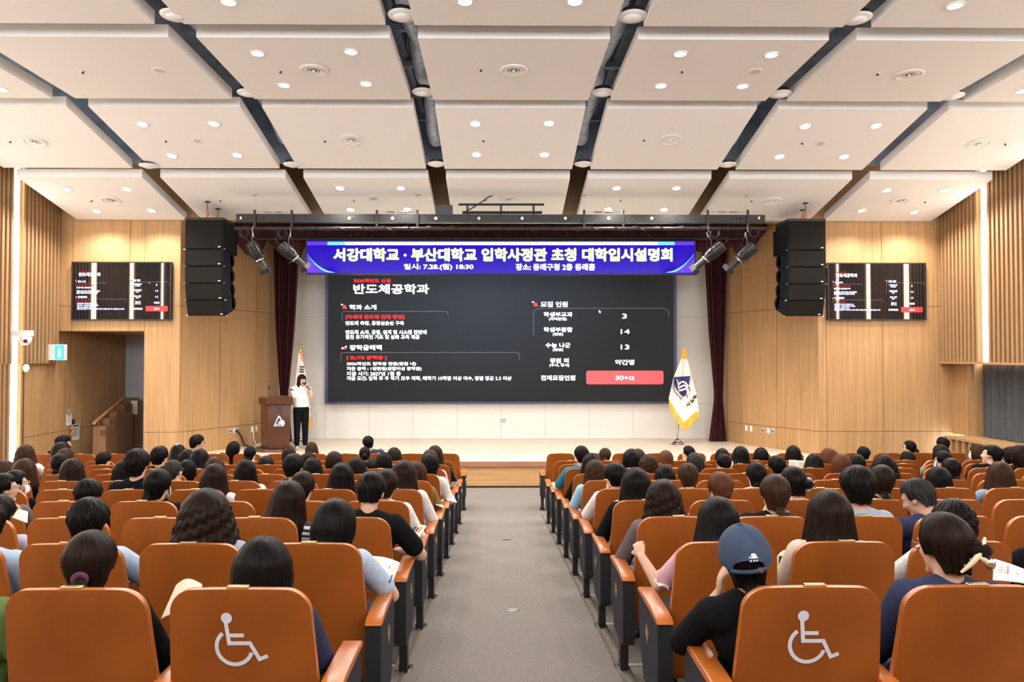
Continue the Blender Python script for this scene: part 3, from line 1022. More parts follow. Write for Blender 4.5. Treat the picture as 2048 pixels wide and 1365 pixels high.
# --- velvet valance and leg curtains
CONT = [(455, 462), (470, 476), (476, 490), (485, 501), (492, 510), (505, 512), (518, 505), (529, 494), (537, 481), (547, 496), (565, 508), (590, 508), (613, 494), (640, 492), (700, 493)]
CONT = CONT + [(900, 493), (995, 493)]
CONT = CONT + [(1991 - x, y) for x, y in CONT[::-1]]
def cont(px):
    for (a, ya), (b_, yb) in zip(CONT[:-1], CONT[1:]):
        if a <= px <= b_:
            return ya + (yb - ya) * (px - a) / max(b_ - a, 1e-6)
    return 492
def cloth_sheet(rows, name, m, parent=None, thick=0.012):
    """rows: list of equal-length rows of points (front side); gives the sheet a back"""
    n, k = len(rows), len(rows[0])
    vs = [p for r in rows for p in r]
    vs2 = [(p[0], p[1] + thick, p[2]) for p in vs]
    N = n * k
    fs = []
    for i in range(n - 1):
        for j in range(k - 1):
            a = i * k + j
            fs.append((a, a + 1, a + k + 1, a + k))
            fs.append((N + a, N + a + k, N + a + k + 1, N + a + 1))
    for j in range(k - 1):
        fs.append((j, N + j, N + j + 1, j + 1))
        a = (n - 1) * k + j
        fs.append((a, a + 1, N + a + 1, N + a))
    for i in range(n - 1):
        a = i * k
        fs.append((a, a + k, N + a + k, N + a))
        a = i * k + k - 1
        fs.append((a, N + a, N + a + k, a + k))
    return MB().add(vs + vs2, fs).obj(name, m, parent, smooth=True)
rows = []
pxs = [456 + (1535 - 456) * i / 420 for i in range(421)]
for t in (0, 0.3, 0.6, 0.85, 1.0):
    r = []
    for i, px in enumerate(pxs):
        yb = cont(px)
        p = at(px, 438 + (yb - 438) * t, 15.95)
        r.append((p.x, 15.95 + 0.035 * math.sin(i * 0.75) * (0.5 + 0.5 * t) + 0.03 * math.sin(px * 0.11 + t * 2.5), p.z))
    rows.append(r)
tag(cloth_sheet(rows, 'valance', M['maroon']), 'dark maroon velvet valance with swags over the stage opening', 'curtain')
def leg(levels, Y, label):
    rows = []
    K = 60
    for i in range(len(levels) - 1):
        (ya, la, ra), (yb, lb, rb) = levels[i], levels[i + 1]
        st = 8 if i < len(levels) - 2 else 9
        for s in range(st):
            t = s / 8
            r = []
            for j in range(K + 1):
                u = j / K
                px = (la + (lb - la) * t) * (1 - u) + (ra + (rb - ra) * t) * u
                p = at(px, ya + (yb - ya) * t, Y)
                wd = ((ra - la) * (1 - t) + (rb - lb) * t)
                r.append((p.x, Y + 0.055 * math.sin(u * 44 + 0.4) + 0.02 * math.sin(u * 17), p.z))
            rows.append(r)
    o = cloth_sheet(rows, 'stage_curtain', M['maroon'])
    tag(o, label, 'curtain', 'tied velvet stage curtains')
leg([(446, 545, 640), (480, 547, 612), (530, 547, 597), (660, 551, 589), (788, 559, 577), (806, 559, 577), (884, 552, 584)], 17.1, 'tied dark velvet stage curtain behind the brown podium')
leg([(446, 1370, 1455), (480, 1392, 1454), (530, 1411, 1454), (660, 1418, 1450), (784, 1429, 1445), (800, 1429, 1445), (883.5, 1419, 1453)], 17.2, 'tied dark velvet stage curtain right of the emblem flag')

# --- lighting beam
YT = 13.7
g0, g1 = at(472, 444.5, YT), at(1530, 430, YT)
beam = thing('lighting_bar', 'long black lighting bar with white sockets numbered 5 and 6', 'lighting bar', ((g0.x + g1.x) / 2, YT, g0.z))
gx0, gz0 = beam.location.x, beam.location.z
def G(px, py, dy=0.0, Y=YT):
    p = at(px, py, Y)
    return (p.x - gx0, p.y - YT - dy, p.z - gz0)
hw = (g1.x - g0.x) / 2
MB().box(-hw, hw, 0, 0.12, 0, g1.z - g0.z).obj('duct_body', M['black_metal'], beam)
m_s, m_d = MB(), MB()
for i in range(12):
    px = 526 + 86.4 * i
    c = G(px, 437, 0.006)
    o = MB().lathe([(0.001, -0.004), (0.03, -0.004), (0.032, 0.008)], (0, 0, 0), 14, axis=1).obj('socket', M['white_plastic'] if 1 < i < 10 else M['black'], beam, smooth=True)
    o.location = c
    put_text(m_d, '5' if i % 2 == 0 else '6', (px + 3.6, px + 7.2, 440.6, 433.4), lambda x, y: G(x, y, 0.003), 0.04)
for px in (481.5, 1518):
    m_d.add([G(px - 1.8, 433.5, .002), G(px + 1.8, 433.5, .002), G(px + 1.8, 439, .002), G(px - 1.8, 439, .002)], [(0, 3, 2, 1)])
m_d.obj('white_numbers', M['led_white'] if False else M['white_plastic'], beam)
pipe = MB().tube([G(472, 458.5, 0.06), G(1530, 458.5, 0.06)], 0.034, 12).obj('pipe', M['black_metal'], beam, smooth=True)
cb = MB()
pts = []
for k in range(160):
    px = 480 + 1040 * k / 159
    p = G(px, 458.5, 0.06)
    pts.append((p[0], p[1] + 0.043 * math.cos(k * 0.9), p[2] + 0.043 * math.sin(k * 0.9)))
cb.tube(pts, 0.008, 5).obj('wrapped_cable', M['black'], beam, smooth=True)
for px in (510, 584, 754, 835, 1168, 1246, 1415, 1495):
    a, c = G(px, 462, 0.02), G(px, 420.5, 0.02)
    MB().box(a[0] - 0.022, a[0] + 0.022, a[1] - 0.012, a[1] + 0.002, a[2], c[2]).obj('hanger_strap', M['black_metal'], beam)
for a, b_ in ((512, 582), (756, 833), (1170, 1244), (1417, 1493)):
    t = MB()
    p, q = Vector(G(a, 424.5, 0.02)), Vector(G(b_, 424.5, 0.02))
    t.tube([p, q], 0.006, 6)
    t.tube([p.lerp(q, 0.25), p.lerp(q, 0.45)], 0.015, 8)
    t.tube([p.lerp(q, 0.55), p.lerp(q, 0.75)], 0.018, 8)
    t.obj('turnbuckle', M['chrome'], beam, smooth=True)
for px, py in ((510, 388), (836, 388), (1168, 388), (1494, 388)):
    a = at(px, 424, YT)
    zc = ceil_z(YT)
    w = MB().tube([(a.x - gx0, -0.02, a.z - gz0), (a.x - gx0, -0.02, zc - gz0)], 0.004, 6)
    w.lathe([(0.04, zc - gz0 - 0.012), (0.045, zc - gz0)], (a.x - gx0, -0.02, 0), 16)
    w.obj('suspension_wire', M['grey_plastic'], beam, smooth=True)
tray = MB()
tray.tube([G(917, 410, 0.03), G(1088, 410, 0.03)], 0.022, 8)
tray.tube([G(925, 426, 0.03), G(1084, 426, 0.03)], 0.028, 8)
for px in (935, 1002, 1067):
    a, c = G(px, 432, 0.03), G(px, 411, 0.03)
    tray.box(a[0] - 0.02, a[0] + 0.02, a[1] - 0.012, a[1] + 0.012, a[2], c[2])
tray.obj('cable_tray', M['black_metal'], beam, smooth=True)
a, c = G(871, 431, -0.02), G(905, 411, -0.02)
MB().box(a[0], c[0], a[1] - 0.05, a[1] + 0.1, a[2], c[2]).obj('junction_box', mat('junction_grey', (0.055, 0.06, 0.065), 0.5), beam)
p0 = at(985, 388, YT)
zc = ceil_z(YT) - gz0
pts = [(p0.x - gx0, 0, zc), (p0.x - gx0 - 0.06, 0, zc - 0.02)]
for k in range(1, 9):
    t = k / 8
    a = G(981 - 56 * t, 391 + 34 * (1 - (1 - t) ** 1.3), 0)
    pts.append((a[0], 0.0, a[2]))
MB().tube(pts, 0.012, 6).obj('power_cable', M['black'], beam, smooth=True)

# --- profile spotlights
def spotlight(rear, front, clamp, label):
    Pr, Pf, Pc = at(*rear, YT - 0.02), at(*front, YT + 0.22), at(*clamp, YT - 0.06)
    t = thing('stage_spotlight', label, 'stage light', tuple(Pc), 0, 'profile spotlights on the bar')
    org = Vector(Pc)
    ax = (Pf - Pr)
    Ln = ax.length
    ax.normalize()
    q = Vector((0, 0, 1)).rotation_difference(ax).to_matrix()
    def tf(mb):
        mb.v = [tuple(q @ Vector(v) + Pr - org) for v in mb.v]
        return mb
    h = Ln * 0.56
    tf(MB().lathe([(0.03, 0), (0.085, 0.015), (0.105, 0.06), (0.112, h * 0.55), (0.098, h * 0.85), (0.075, h)], (0, 0, 0), 16)).obj('lamp_house', M['black_metal'], t, smooth=True)
    fn = MB()
    for k in range(8):
        an = k * math.pi / 4
        fn.hexa([Vector((r * math.cos(an + s), r * math.sin(an + s), z)) for z in (0.03, h * 0.8) for r, s in ((0.10, -0.06), (0.124, -0.05), (0.124, 0.05), (0.10, 0.06))])
    tf(fn).obj('cooling_fins', M['black_metal'], t)
    tf(MB().lathe([(0.062, h), (0.066, h + 0.02), (0.066, Ln * 0.86), (0.07, Ln * 0.87)], (0, 0, 0), 18)).obj('lens_tube', M['black_metal'], t, smooth=True)
    tf(MB().lathe([(0.088, h - 0.01), (0.092, h), (0.092, h + 0.014), (0.078, h + 0.02)], (0, 0, 0), 18)).obj('shutter_ring', M['chrome'], t, smooth=True)
    for k in range(4):
        an = k * math.pi / 2 + 0.5
        sh = MB()
        sh.tube([(0.06 * math.cos(an), 0.06 * math.sin(an), h - 0.02), (0.165 * math.cos(an), 0.165 * math.sin(an), h - 0.02)], 0.008, 6)
        tf(sh).obj('shutter_handle', M['black_metal'], t)
    g = MB()
    e = 0.085
    for s0, s1, r0, r1 in ((-e, e, -e, -e + .02), (-e, e, e - .02, e), (-e, -e + .02, -e, e), (e - .02, e, -e, e)):
        g.box(s0, s1, r0, r1, Ln * 0.87, Ln)
    tf(g).obj('filter_frame', M['black_metal'], t)
    tf(MB().lathe([(0.058, Ln * 0.86), (0.05, Ln * 0.885), (0.002, Ln * 0.89)], (0, 0, 0), 18)).obj('lens', screen_mat('spot_lens', (0.02, 0.02, 0.02), 0.5), t, smooth=True)
    mid = Pr + ax * (h * 0.75) - org
    side = ax.cross(Vector((0, 1, 0.2))).normalized()
    yk = MB()
    top = Vector((mid.x * 0.35, 0.0, -0.14))
    s2 = Vector((0, 0.135, 0))
    yk.tube([mid + s2, mid + s2 + (top - mid) * 0.75, top + s2 * 0.6, top - s2 * 0.6, mid - s2 + (top - mid) * 0.75, mid - s2], 0.013, 6)
    yk.obj('yoke', M['black_metal'], t, smooth=True)
    cl = MB()
    cl.tube([top, (0, 0, -0.05)], 0.014, 8)
    for k in range(10):
        pass
    pts = [(0.0 + 0.055 * math.sin(a_ * 0.4), 0.055 * math.cos(a_ * 0.4), 0.02 + 0.0 + 0.055 * math.cos(a_ * 0.4) * 0.9) for a_ in range(-5, 6)]
    cl.tube([(0.02, -0.045, -0.05), (0.02, -0.06, 0.0), (0.02, -0.03, 0.05), (0.02, 0.03, 0.05), (0.02, 0.055, 0.01)], 0.014, 8)
    cl.obj('hook_clamp', M['chrome'], t, smooth=True)
    cbm = MB()
    sx = 1 if front[0] < rear[0] else -1
    pts = []
    for k in range(36):
        an = k * 0.55
        pts.append((sx * (0.16 + 0.085 * math.cos(an)), -0.03 + 0.002 * k, -0.06 + 0.085 * math.sin(an)))
    pts += [(sx * 0.22, 0.0, -0.1), tuple(Pr - org + Vector((sx * 0.10, 0, 0.10))), tuple(Pr - org + Vector((sx * 0.02, 0, 0.0)))]
    cbm.tube(pts, 0.009, 5)
    cbm.obj('cable', M['black'], t, smooth=True)
spotlight((500, 484), (533, 546), (505, 460), 'black profile spotlight at the left end of the bar, aimed steeply down')
spotlight((560, 489), (615, 538), (581, 460), 'black profile spotlight touching the left end of the blue banner')
spotlight((1447, 488), (1384, 542), (1413, 460), 'black profile spotlight touching the right end of the blue banner')
spotlight((1510, 490), (1452, 542), (1491, 460), 'black profile spotlight at the right end of the bar, over the wood wall')

# --- hanging line arrays
def line_array(xc, sgn, label):
    """sgn: +1 if the inner side is to the right"""
    Y0 = 13.9
    ztop = at(400, 441, Y0).z
    t = thing('line_array', label, 'speaker', (xc, Y0, ztop), 0, 'hanging line arrays')
    W = 0.37
    MB().box(-W, W, -0.01, 0.62, 0.0, 0.055).obj('rigging_frame', M['black'], t)
    y, z, a = 0.0, -0.005, 0.0
    hs = [0.555, 0.325, 0.325, 0.325, 0.315]
    an = [0, 0, 3, 9, 17]
    for i in range(5):
        h = hs[i]
        A = math.radians(an[i])
        root = bpy.data.objects.new('speaker_box', None)
        prof = [(0, 0), (0, -h), (0.5, -h + 0.012), (0.5, -0.012)] if i else [(0, 0), (0, -h), (0.62, -h), (0.62, 0)]
        mb = MB()
        mb.prism([(p[0] + 0.012, p[1] + (-0.004 if p[1] == 0 else 0.004)) for p in prof], 0, -W, W)
        if i:
            for s in (-1, 1):
                mb.lathe([(0.02, -0.02), (0.12, -0.02), (0.12, 0.02), (0.02, 0.02)], (s * (W - 0.02), 0.50, -h / 2), 20, axis=0)
        else:
            mb.box(-W + 0.04, W - 0.04, 0.62, 0.86, -h - 0.02, -0.06)
        o = mb.obj('speaker_box', M['cabinet'], t)
        o.location = (0, y, z)
        o.rotation_euler = (A, 0, 0)
        MB().box(-W + 0.025, W - 0.025, -0.004, 0.014, -h + 0.018, -0.018).obj('grille', M['grille'], o)
        lg = MB()
        lg.hexa([Vector((x, yy, zz)) for zz, s in ((-h + 0.035, 0), (-h + 0.055, 0.008)) for x, yy in ((W - 0.10 + s, -0.007), (W - 0.055 + s, -0.007), (W - 0.055 + s, -0.003), (W - 0.10 + s, -0.003))])
        lg.obj('badge', M['white_plastic'], o)
        for s in (-1, 1):
            pn = MB()
            pn.tube([(s * (W - 0.01), 0.03, -h + 0.0), (s * (W + 0.035), 0.03, -h + 0.0)], 0.012, 8)
            pn.obj('locking_pin', M['chrome'], o, smooth=True)
        y += h * math.sin(A) * 1.0 + 0.004 * math.sin(A)
        z -= h * math.cos(A) + 0.006
    for dx, Yh in ((0.02, 0.1), (0.10 * 1, 0.42)):
        zc = ceil_z(Y0 + Yh) - ztop
        hk = MB()
        hk.tube([(dx * sgn * -1 if False else dx, Yh, 0.05), (dx, Yh, 0.10)], 0.018, 8)
        hk.ell((dx, Yh, 0.14), (0.032, 0.032, 0.05))
        hk.ell((dx, Yh, 0.055), (0.028, 0.028, 0.03))
        hk.obj('hoist_hook', M['orange'], t, smooth=True)
        ch = MB()
        n = max(3, int((zc - 0.17) / 0.03))
        for k in range(n):
            ch.tube([(dx + 0.009 * math.cos(q * 1.0472) * (k % 2), Yh + 0.009 * math.cos(q * 1.0472) * (1 - k % 2), 0.18 + 0.028 * k + 0.016 * math.sin(q * 1.0472)) for q in range(7)], 0.004, 5, caps=False)
        ch.lathe([(0.05, zc - 0.012), (0.055, zc)], (dx, Yh, 0), 14)
        ch.obj('hoist_chain', M['black_metal'], t, smooth=True)
line_array(-5.69, 1, 'hanging line array of five black speaker boxes left of the stage')
line_array(6.07, -1, 'hanging line array of five black speaker boxes right of the stage')

# --- podium
pd = at(548, 903.5, 15.45)
pod = thing('podium', 'dark brown wooden podium with triangular emblem beside the presenter', 'podium', (pd.x, 15.45, Z_STAGE), 0)
plan = lambda s: [(-0.14 * s, 0.0), (0.345 * s, 0.0), (0.185 * s, 0.52 * s), (-0.44 * s, 0.52 * s), (-0.355 * s, 0.22 * s)]
def tap(p0, z0, p1, z1):
    n = len(p0)
    return MB().add([(x, y, z0) for x, y in p0] + [(x, y, z1) for x, y in p1], [tuple(range(n))[::-1], tuple(range(n, 2 * n))] + [(i, (i + 1) % n, n + (i + 1) % n, n + i) for i in range(n)])
body = tap(plan(0.97), 0.06, plan(1.03), 1.02)
link('body', bake(body.mesh('podium_body', M['podium'], True), [('BEVEL', dict(width=0.006, segments=2, limit_method='ANGLE'))]), pod)
tap([(-0.50, 0.02), (-0.18, -0.1), (0.38, -0.1), (0.42, 0.02), (0.25, 0.56), (-0.56, 0.56)], 0.0, [(-0.47, 0.05), (-0.16, -0.06), (0.36, -0.06), (0.40, 0.04), (0.24, 0.55), (-0.52, 0.55)], 0.06).obj('plinth', M['podium'], pod)
pt = plan(1.18)
tap(pt, 1.02, pt, 1.145).obj('top_slab', M['podium'], pod)
fp = [(-0.165, 1.03), (0.41, 1.03), (0.41, 1.17)] + [(0.41 - 0.575 * k / 10, 1.17 + 0.05 * math.sin(math.pi * k / 10) ** 0.6) for k in range(1, 10)] + [(-0.165, 1.17)]
MB().prism(fp, 1, -0.05, -0.02).obj('front_crest', M['podium'], pod)
def pp(px, py, dy):
    p = at(px, py, 15.45)
    return (p.x - pd.x, -dy, p.z - Z_STAGE)
em = MB()
em.add([pp(x, y, 0.012) for x, y in ((547.5, 853), (557, 832), (560, 832.5), (564, 840), (568.5, 842), (570, 848), (567, 853))], [(0, 6, 5, 4, 3, 2, 1)])
em.obj('emblem_plate', M['white_plastic'], pod)
em2 = MB()
em2.add([pp(x, y, 0.016) for x, y in ((551.5, 848.5), (558, 834.5), (562.5, 841.5), (557.5, 844.5), (557, 847), (565, 848.5))], [(0, 5, 4, 3, 2, 1)])
em2.add([pp(x, y, 0.016) for x, y in ((550, 850), (566, 849.6), (564, 851.6), (549.5, 851.6))], [(0, 3, 2, 1)])
em2.obj('emblem', M['navy'], pod)
gr_ = MB()
for px in (554.8, 558.5, 562.2):
    gr_.add([pp(x, y, 0.010) for x, y in ((px - .5, 814), (px + .5, 814), (px + .5, 828), (px - .5, 828))], [(0, 3, 2, 1)])
gr_.obj('front_grooves', M['black'], pod)
mk = thing('gooseneck_microphone', 'thin black gooseneck microphone standing on the podium', 'microphone', (at(534, 795, 15.6).x, 15.72, Z_STAGE + 1.146))
MB().lathe([(0.05, 0), (0.05, 0.012), (0.01, 0.02)], (0, 0, 0), 14).obj('base', M['black'], mk, smooth=True)
MB().tube([(0, 0, 0.01), (0.005, 0, 0.1), (0.012, -0.02, 0.17), (0.02, -0.05, 0.215)], 0.006, 8).obj('stem', M['black'], mk, smooth=True)
MB().cap((0.012, -0.05, 0.205), 0.013, (0.012, -0.06, 0.255), 0.013).cap((0.04, -0.05, 0.205), 0.010, (0.04, -0.06, 0.25), 0.010).obj('capsule', M['black'], mk, smooth=True)

# --- flags
def flag(name, label, outline, pole, Y, amp=0.05):
    t = thing(name, label, 'flag', (pole[0][0], Y, Z_STAGE))
    ox_, oz_ = t.location.x, Z_STAGE
    return t
def flag_point(px, py, Y, o, dy=0.0):
    yy = Y + 0.030 * math.sin(px * 0.36 + py * 0.04) + 0.006 * math.sin(px * 0.8 + 1)
    p = at(px, py, yy)
    return (p.x - o.x, p.y - o.y - dy, p.z - o.z)
def cloth_between(rows_px, Y, o, name, m, parent, K=28):
    rows = []
    for i in range(len(rows_px) - 1):
        (ya, la, ra, yra), (yb, lb, rb, yrb) = rows_px[i], rows_px[i + 1]
        for s in range(7 if i == len(rows_px) - 2 else 6):
            t = s / 6
            r = []
            for j in range(K + 1):
                u = j / K
                px = (la + (lb - la) * t) * (1 - u) + (ra + (rb - ra) * t) * u
                py = (ya + (yb - ya) * t) * (1 - u) + (yra + (yrb - yra) * t) * u
                r.append(flag_point(px, py, Y, o))
            rows.append(r)
    return cloth_sheet(rows, name, m, parent, 0.004)
def pole_parts(t, base_px, top_px, Y, finial):
    o = t.location
    b_, tp = at(*base_px, Y), at(*top_px, Y)
    MB().tube([(b_.x - o.x, 0.06, 0.05), (tp.x - o.x, 0.06, tp.z - o.z)], 0.014, 12).obj('pole', M['chrome'], t, smooth=True)
    MB().lathe([(0.17, 0.0), (0.175, 0.012), (0.15, 0.03), (0.14, 0.032), (0.12, 0.065), (0.085, 0.085), (0.08, 0.10), (0.04, 0.125), (0.022, 0.14), (0.02, 0.2)], (b_.x - o.x, 0.06, 0), 32).obj('base', M['chrome'], t, smooth=True)
    if finial == 'ball':
        MB().ell((tp.x - o.x, 0.06, tp.z - o.z + 0.02), (0.036, 0.036, 0.036)).lathe([(0.022, tp.z - o.z - 0.13), (0.022, tp.z - o.z - 0.02), (0.01, tp.z - o.z)], (tp.x - o.x, 0.06, 0), 12).obj('finial', M['gold'], t, smooth=True)
    else:
        MB().lathe([(0.012, tp.z - o.z - 0.10), (0.02, tp.z - o.z - 0.08), (0.012, tp.z - o.z - 0.05), (0.03, tp.z - o.z - 0.02), (0.022, tp.z - o.z + 0.03), (0.002, tp.z - o.z + 0.10)], (tp.x - o.x, 0.06, 0), 14).obj('finial', M['chrome'], t, smooth=True)
# right flag with the blue emblem
YF = 16.6
fb = at(1356, 889, YF)
fl = thing('emblem_flag', 'white draped flag with blue wave emblem and yellow fringe', 'flag', (fb.x, YF, Z_STAGE))
pole_parts(fl, (1356, 889), (1368.5, 697), YF, 'spear')
o = fl.location
cloth_between([(706, 1365, 1373, 706), (717, 1363, 1374, 717), (754, 1347.5, 1383, 752), (797, 1337.5, 1393, 790), (829, 1355, 1398, 822.5)], YF, o, 'cloth', M['flag_white'], fl)
tri = [[flag_point(px, py, YF, o) for px, py in ((1355 + (1398 - 1355) * k / 12, 829 + (822.5 - 829) * k / 12) for k in range(13))]]
low = [(1355, 829.5), (1359, 834), (1364, 840), (1368.6, 845.7), (1374, 840), (1380, 834), (1385, 828.6), (1391, 825.5), (1397.6, 822.6)]
r0 = [flag_point(1355 + (1397.6 - 1355) * k / 8, 828.5 + (821.5 - 828.5) * k / 8, YF, o) for k in range(9)]
cloth_sheet([r0, [flag_point(x, y, YF, o) for x, y in low]], 'cloth_fold', M['flag_white'], fl, 0.004)
e1 = [(1337.5, 797), (1346, 813)] + low
e2 = [(1338, 812), (1347, 832)] + [(1351, 839), (1356, 846), (1362, 854), (1369, 861), (1377, 856), (1382, 851), (1385.5, 846), (1391, 840), (1398.4, 834.5)]
cloth_sheet([[flag_point(x, y, YF, o, 0.004) for x, y in e1], [flag_point((x + u) / 2, (y + v) / 2, YF, o, 0.008) for (x, y), (u, v) in zip(e1, e2)], [flag_point(x, y, YF, o, 0.004) for x, y in e2]], 'fringe', M['fringe'], fl, 0.006)
cloth_sheet([[flag_point(x, y, YF, o, 0.012) for x, y in ((1364, 699), (1368, 697), (1372, 700))], [flag_point(x, y, YF, o, 0.016) for x, y in ((1363.5, 717), (1368, 717.5), (1374, 717))]], 'tassel', M['fringe'], fl, 0.01)
def decal(polys, m, name, par, dy, Y=YF, sub=True):
    mb = MB()
    for poly in polys:
        mb.add([flag_point(x, y, Y, par.location, dy) for x, y in poly], [tuple(range(len(poly)))])
    me = mb.mesh(name, m, False)
    bm = bmesh.new(); bm.from_mesh(me)
    bmesh.ops.triangulate(bm, faces=bm.faces[:])
    bm.to_mesh(me); bm.free()
    return link(name, me, par)
cvt = lambda pts: [(1300 + x / 5.25, 660 + y / 5.25) for x, y in pts]
def strips(pts_a, pts_b):
    return [[pts_a[i], pts_a[i + 1], pts_b[i + 1], pts_b[i]] for i in range(len(pts_a) - 1)]
# shield of rows so that it follows the folds
lft = cvt([(250, 497), (248, 530), (250, 560), (262, 600), (285, 640), (318, 678), (355, 706)])
rgt = cvt([(422, 485), (418, 520), (412, 560), (402, 600), (390, 640), (372, 680), (357, 706)])
sh = []
for i in range(6):
    for j in range(10):
        f = lambda a, b_, u: (a[0] + (b_[0] - a[0]) * u, a[1] + (b_[1] - a[1]) * u)
        sh.append([f(lft[i], rgt[i], j / 10), f(lft[i], rgt[i], (j + 1) / 10), f(lft[i + 1], rgt[i + 1], (j + 1) / 10), f(lft[i + 1], rgt[i + 1], j / 10)])
decal(sh, M['navy'], 'emblem_shield', fl, 0.014)
wv = []
for k, (dx, dy_) in enumerate(((0, 0), (14, 38), (28, 74))):
    a = cvt([(292 + dx * .2, 570 + dy_ * .8), (315 + dx, 545 + dy_), (345 + dx * .8, 535 + dy_), (375 + dx * .5, 550 + dy_), (405 + dx * .2, 590 + dy_)])
    b_ = cvt([(296 + dx * .2, 590 + dy_ * .8), (318 + dx, 565 + dy_), (345 + dx * .8, 553 + dy_), (370 + dx * .5, 570 + dy_), (392 + dx * .2, 605 + dy_)])
    wv += strips(a, b_)
wv += strips(cvt([(268, 505), (290, 530), (300, 560), (298, 600), (296, 632)]), cvt([(276, 522), (284, 545), (288, 570), (290, 600), (296, 634)]))
decal(wv, M['flag_white'], 'emblem_waves', fl, 0.024)
st = []
for dx, dy_ in ((0, 0), (-14, 36), (-28, 72)):
    st.append(cvt([(398 + dx, 590 + dy_), (410 + dx, 600 + dy_), (423 + dx, 640 + dy_), (412 + dx, 640 + dy_)]))
st += strips(cvt([(240, 545), (236, 590), (248, 640), (280, 690), (330, 740)]), cvt([(243, 545), (240, 590), (253, 638), (284, 686), (333, 735)]))
st += strips(cvt([(248, 560), (247, 600), (262, 645), (292, 690), (340, 726)]), cvt([(251, 560), (251, 600), (266, 643), (296, 686), (343, 722)]))
decal(st, M['ink'], 'emblem_stripes', fl, 0.019)
gl = MB()
for ch, cx, cy, s in (('동', 1389, 794.5, 4.3), ('래', 1383.5, 802.5, 4.0), ('구', 1376, 810, 4.4)):
    ca, sa = math.cos(0.6), math.sin(0.6)
    put_text(gl, ch, (-s, s, -s, s), lambda x, y: flag_point(cx + x * ca + y * sa, cy - y * ca + x * sa * 0.5, YF, o, 0.016), 0.04)
gl.obj('lettering', M['ink'], fl)
# left national flag behind the presenter
YN = 17.0
fb = at(598, 893, YN)
fn_ = thing('national_flag', 'white draped flag with black bars and gold ball behind the presenter', 'flag', (fb.x, YN, Z_STAGE))
pole_parts(fn_, (598, 890), (600, 694), YN, 'ball')
o = fn_.location
cloth_between([(707, 597, 603, 707), (735, 594.5, 608, 733), (752, 592, 612, 750), (800, 587, 618, 795), (835, 590, 621.5, 834)], YN, o, 'cloth', M['flag_white'], fn_)
cloth_sheet([[flag_point(x, y, YN, o, 0.004) for x, y in ((590, 835), (603, 838), (614, 838), (621.6, 834))], [flag_point(x, y, YN, o, 0.006) for x, y in ((592, 846), (604, 850), (616, 854), (622.4, 860))]], 'fringe', M['fringe'], fn_, 0.006)
cloth_sheet([[flag_point(x, y, YN, o, 0.02) for x, y in ((601, 703), (604, 704))], [flag_point(x, y, YN, o, 0.02) for x, y in ((603, 721), (607.4, 721))]], 'tassel', M['fringe'], fn_, 0.014)
bars = []
for y in (732.6, 737.8, 742.6):
    bars += strips([(599 + k * 1.45, y + 0.05 * k) for k in range(7)], [(599.4 + k * 1.45, y + 2.8 + 0.05 * k) for k in range(7)])
decal(bars, M['ink'], 'trigram_bars', fn_, 0.012, YN)

# --- wall plates and cables
def plate(px, py, w, h, m, label, path, holes=0, cat='wall outlet', grp=None):
    p, n = on_path(px, py, path)
    t = thing('wall_outlet', label, cat, tuple(p), math.atan2(n.y, n.x) + math.pi / 2, grp)
    link('cover', bevelled(MB().box(-w / 2, w / 2, -0.012, 0.0, -h / 2, h / 2), 'outlet_cover', m, 0.003, 1), t)
    mb = MB()
    if holes == 1:
        mb.lathe([(0.02, -0.014), (0.024, -0.011)], (0, 0, 0), 14, axis=1)
    elif holes == 4:
        for a in (-1, 1):
            for c in (-1, 1):
                mb.box(a * 0.02 - 0.012, a * 0.02 + 0.012, -0.014, -0.011, c * 0.026 - 0.008, c * 0.026 + 0.008)
    else:
        for c in (-1, 1):
            mb.box(-0.012, 0.012, -0.014, -0.011, c * 0.03 - 0.004, c * 0.03 + 0.004)
    mb.obj('socket', M['black'] if holes else M['grey_plastic'], t)
plate(1493, 857, 0.065, 0.125, M['white_plastic'], 'white wall outlet right of the stage, nearest the velvet curtain', pr)
plate(1502.5, 858, 0.065, 0.125, M['white_plastic'], 'white wall outlet right of the stage, second from the velvet curtain', pr)
plate(1526.5, 861.5, 0.055, 0.115, M['grey_plastic'], 'narrow grey one-hole outlet right of the stage', pr, 1)
plate(1537, 862.5, 0.085, 0.12, M['white_plastic'], 'four-hole wall outlet right of the stage between grey outlets', pr, 4)
plate(1546.5, 863, 0.085, 0.12, M['grey_plastic'], 'square grey one-hole outlet right of the stage, farthest from the curtain', pr, 1)
plate(460, 862.5, 0.07, 0.11, M['grey_plastic'], 'grey one-hole outlet left of the podium, farthest from it', pl, 1)
plate(468.5, 862, 0.07, 0.11, M['white_plastic'], 'four-hole outlet left of the podium with a black cable', pl, 4)
plate(476, 861, 0.05, 0.11, M['grey_plastic'], 'small grey outlet left of the podium, right of the four-hole one', pl, 1)
plate(504.5, 859, 0.065, 0.125, M['white_plastic'], 'white outlet beside the podium with a white cable plugged in', pl)
plate(512.5, 858, 0.065, 0.125, M['white_plastic'], 'white outlet half behind the podium', pl)
def wall_cable(pts, path, r, m, label):
    out = []
    for px, py in pts:
        p, n = on_path(px, py, path)
        out.append((p.x + n.x * 0.03, p.y + n.y * 0.03, max(p.z, Z_STAGE + r)))
    tag(MB().tube(out, r, 8).obj('power_cable', m, smooth=True), label, 'cable')
wall_cable([(470, 862), (476, 866), (481, 874), (484, 884), (488, 892), (494, 897)], pl, 0.016, M['black'], 'black cable hanging from the outlet left of the podium')
wall_cable([(504.5, 862), (504.8, 872), (506.5, 882), (510, 890), (514, 895), (519, 898)], pl, 0.010, M['white_plastic'], 'white cable hanging from the outlet beside the podium')
p = at(1006, 842, Y_BACK)
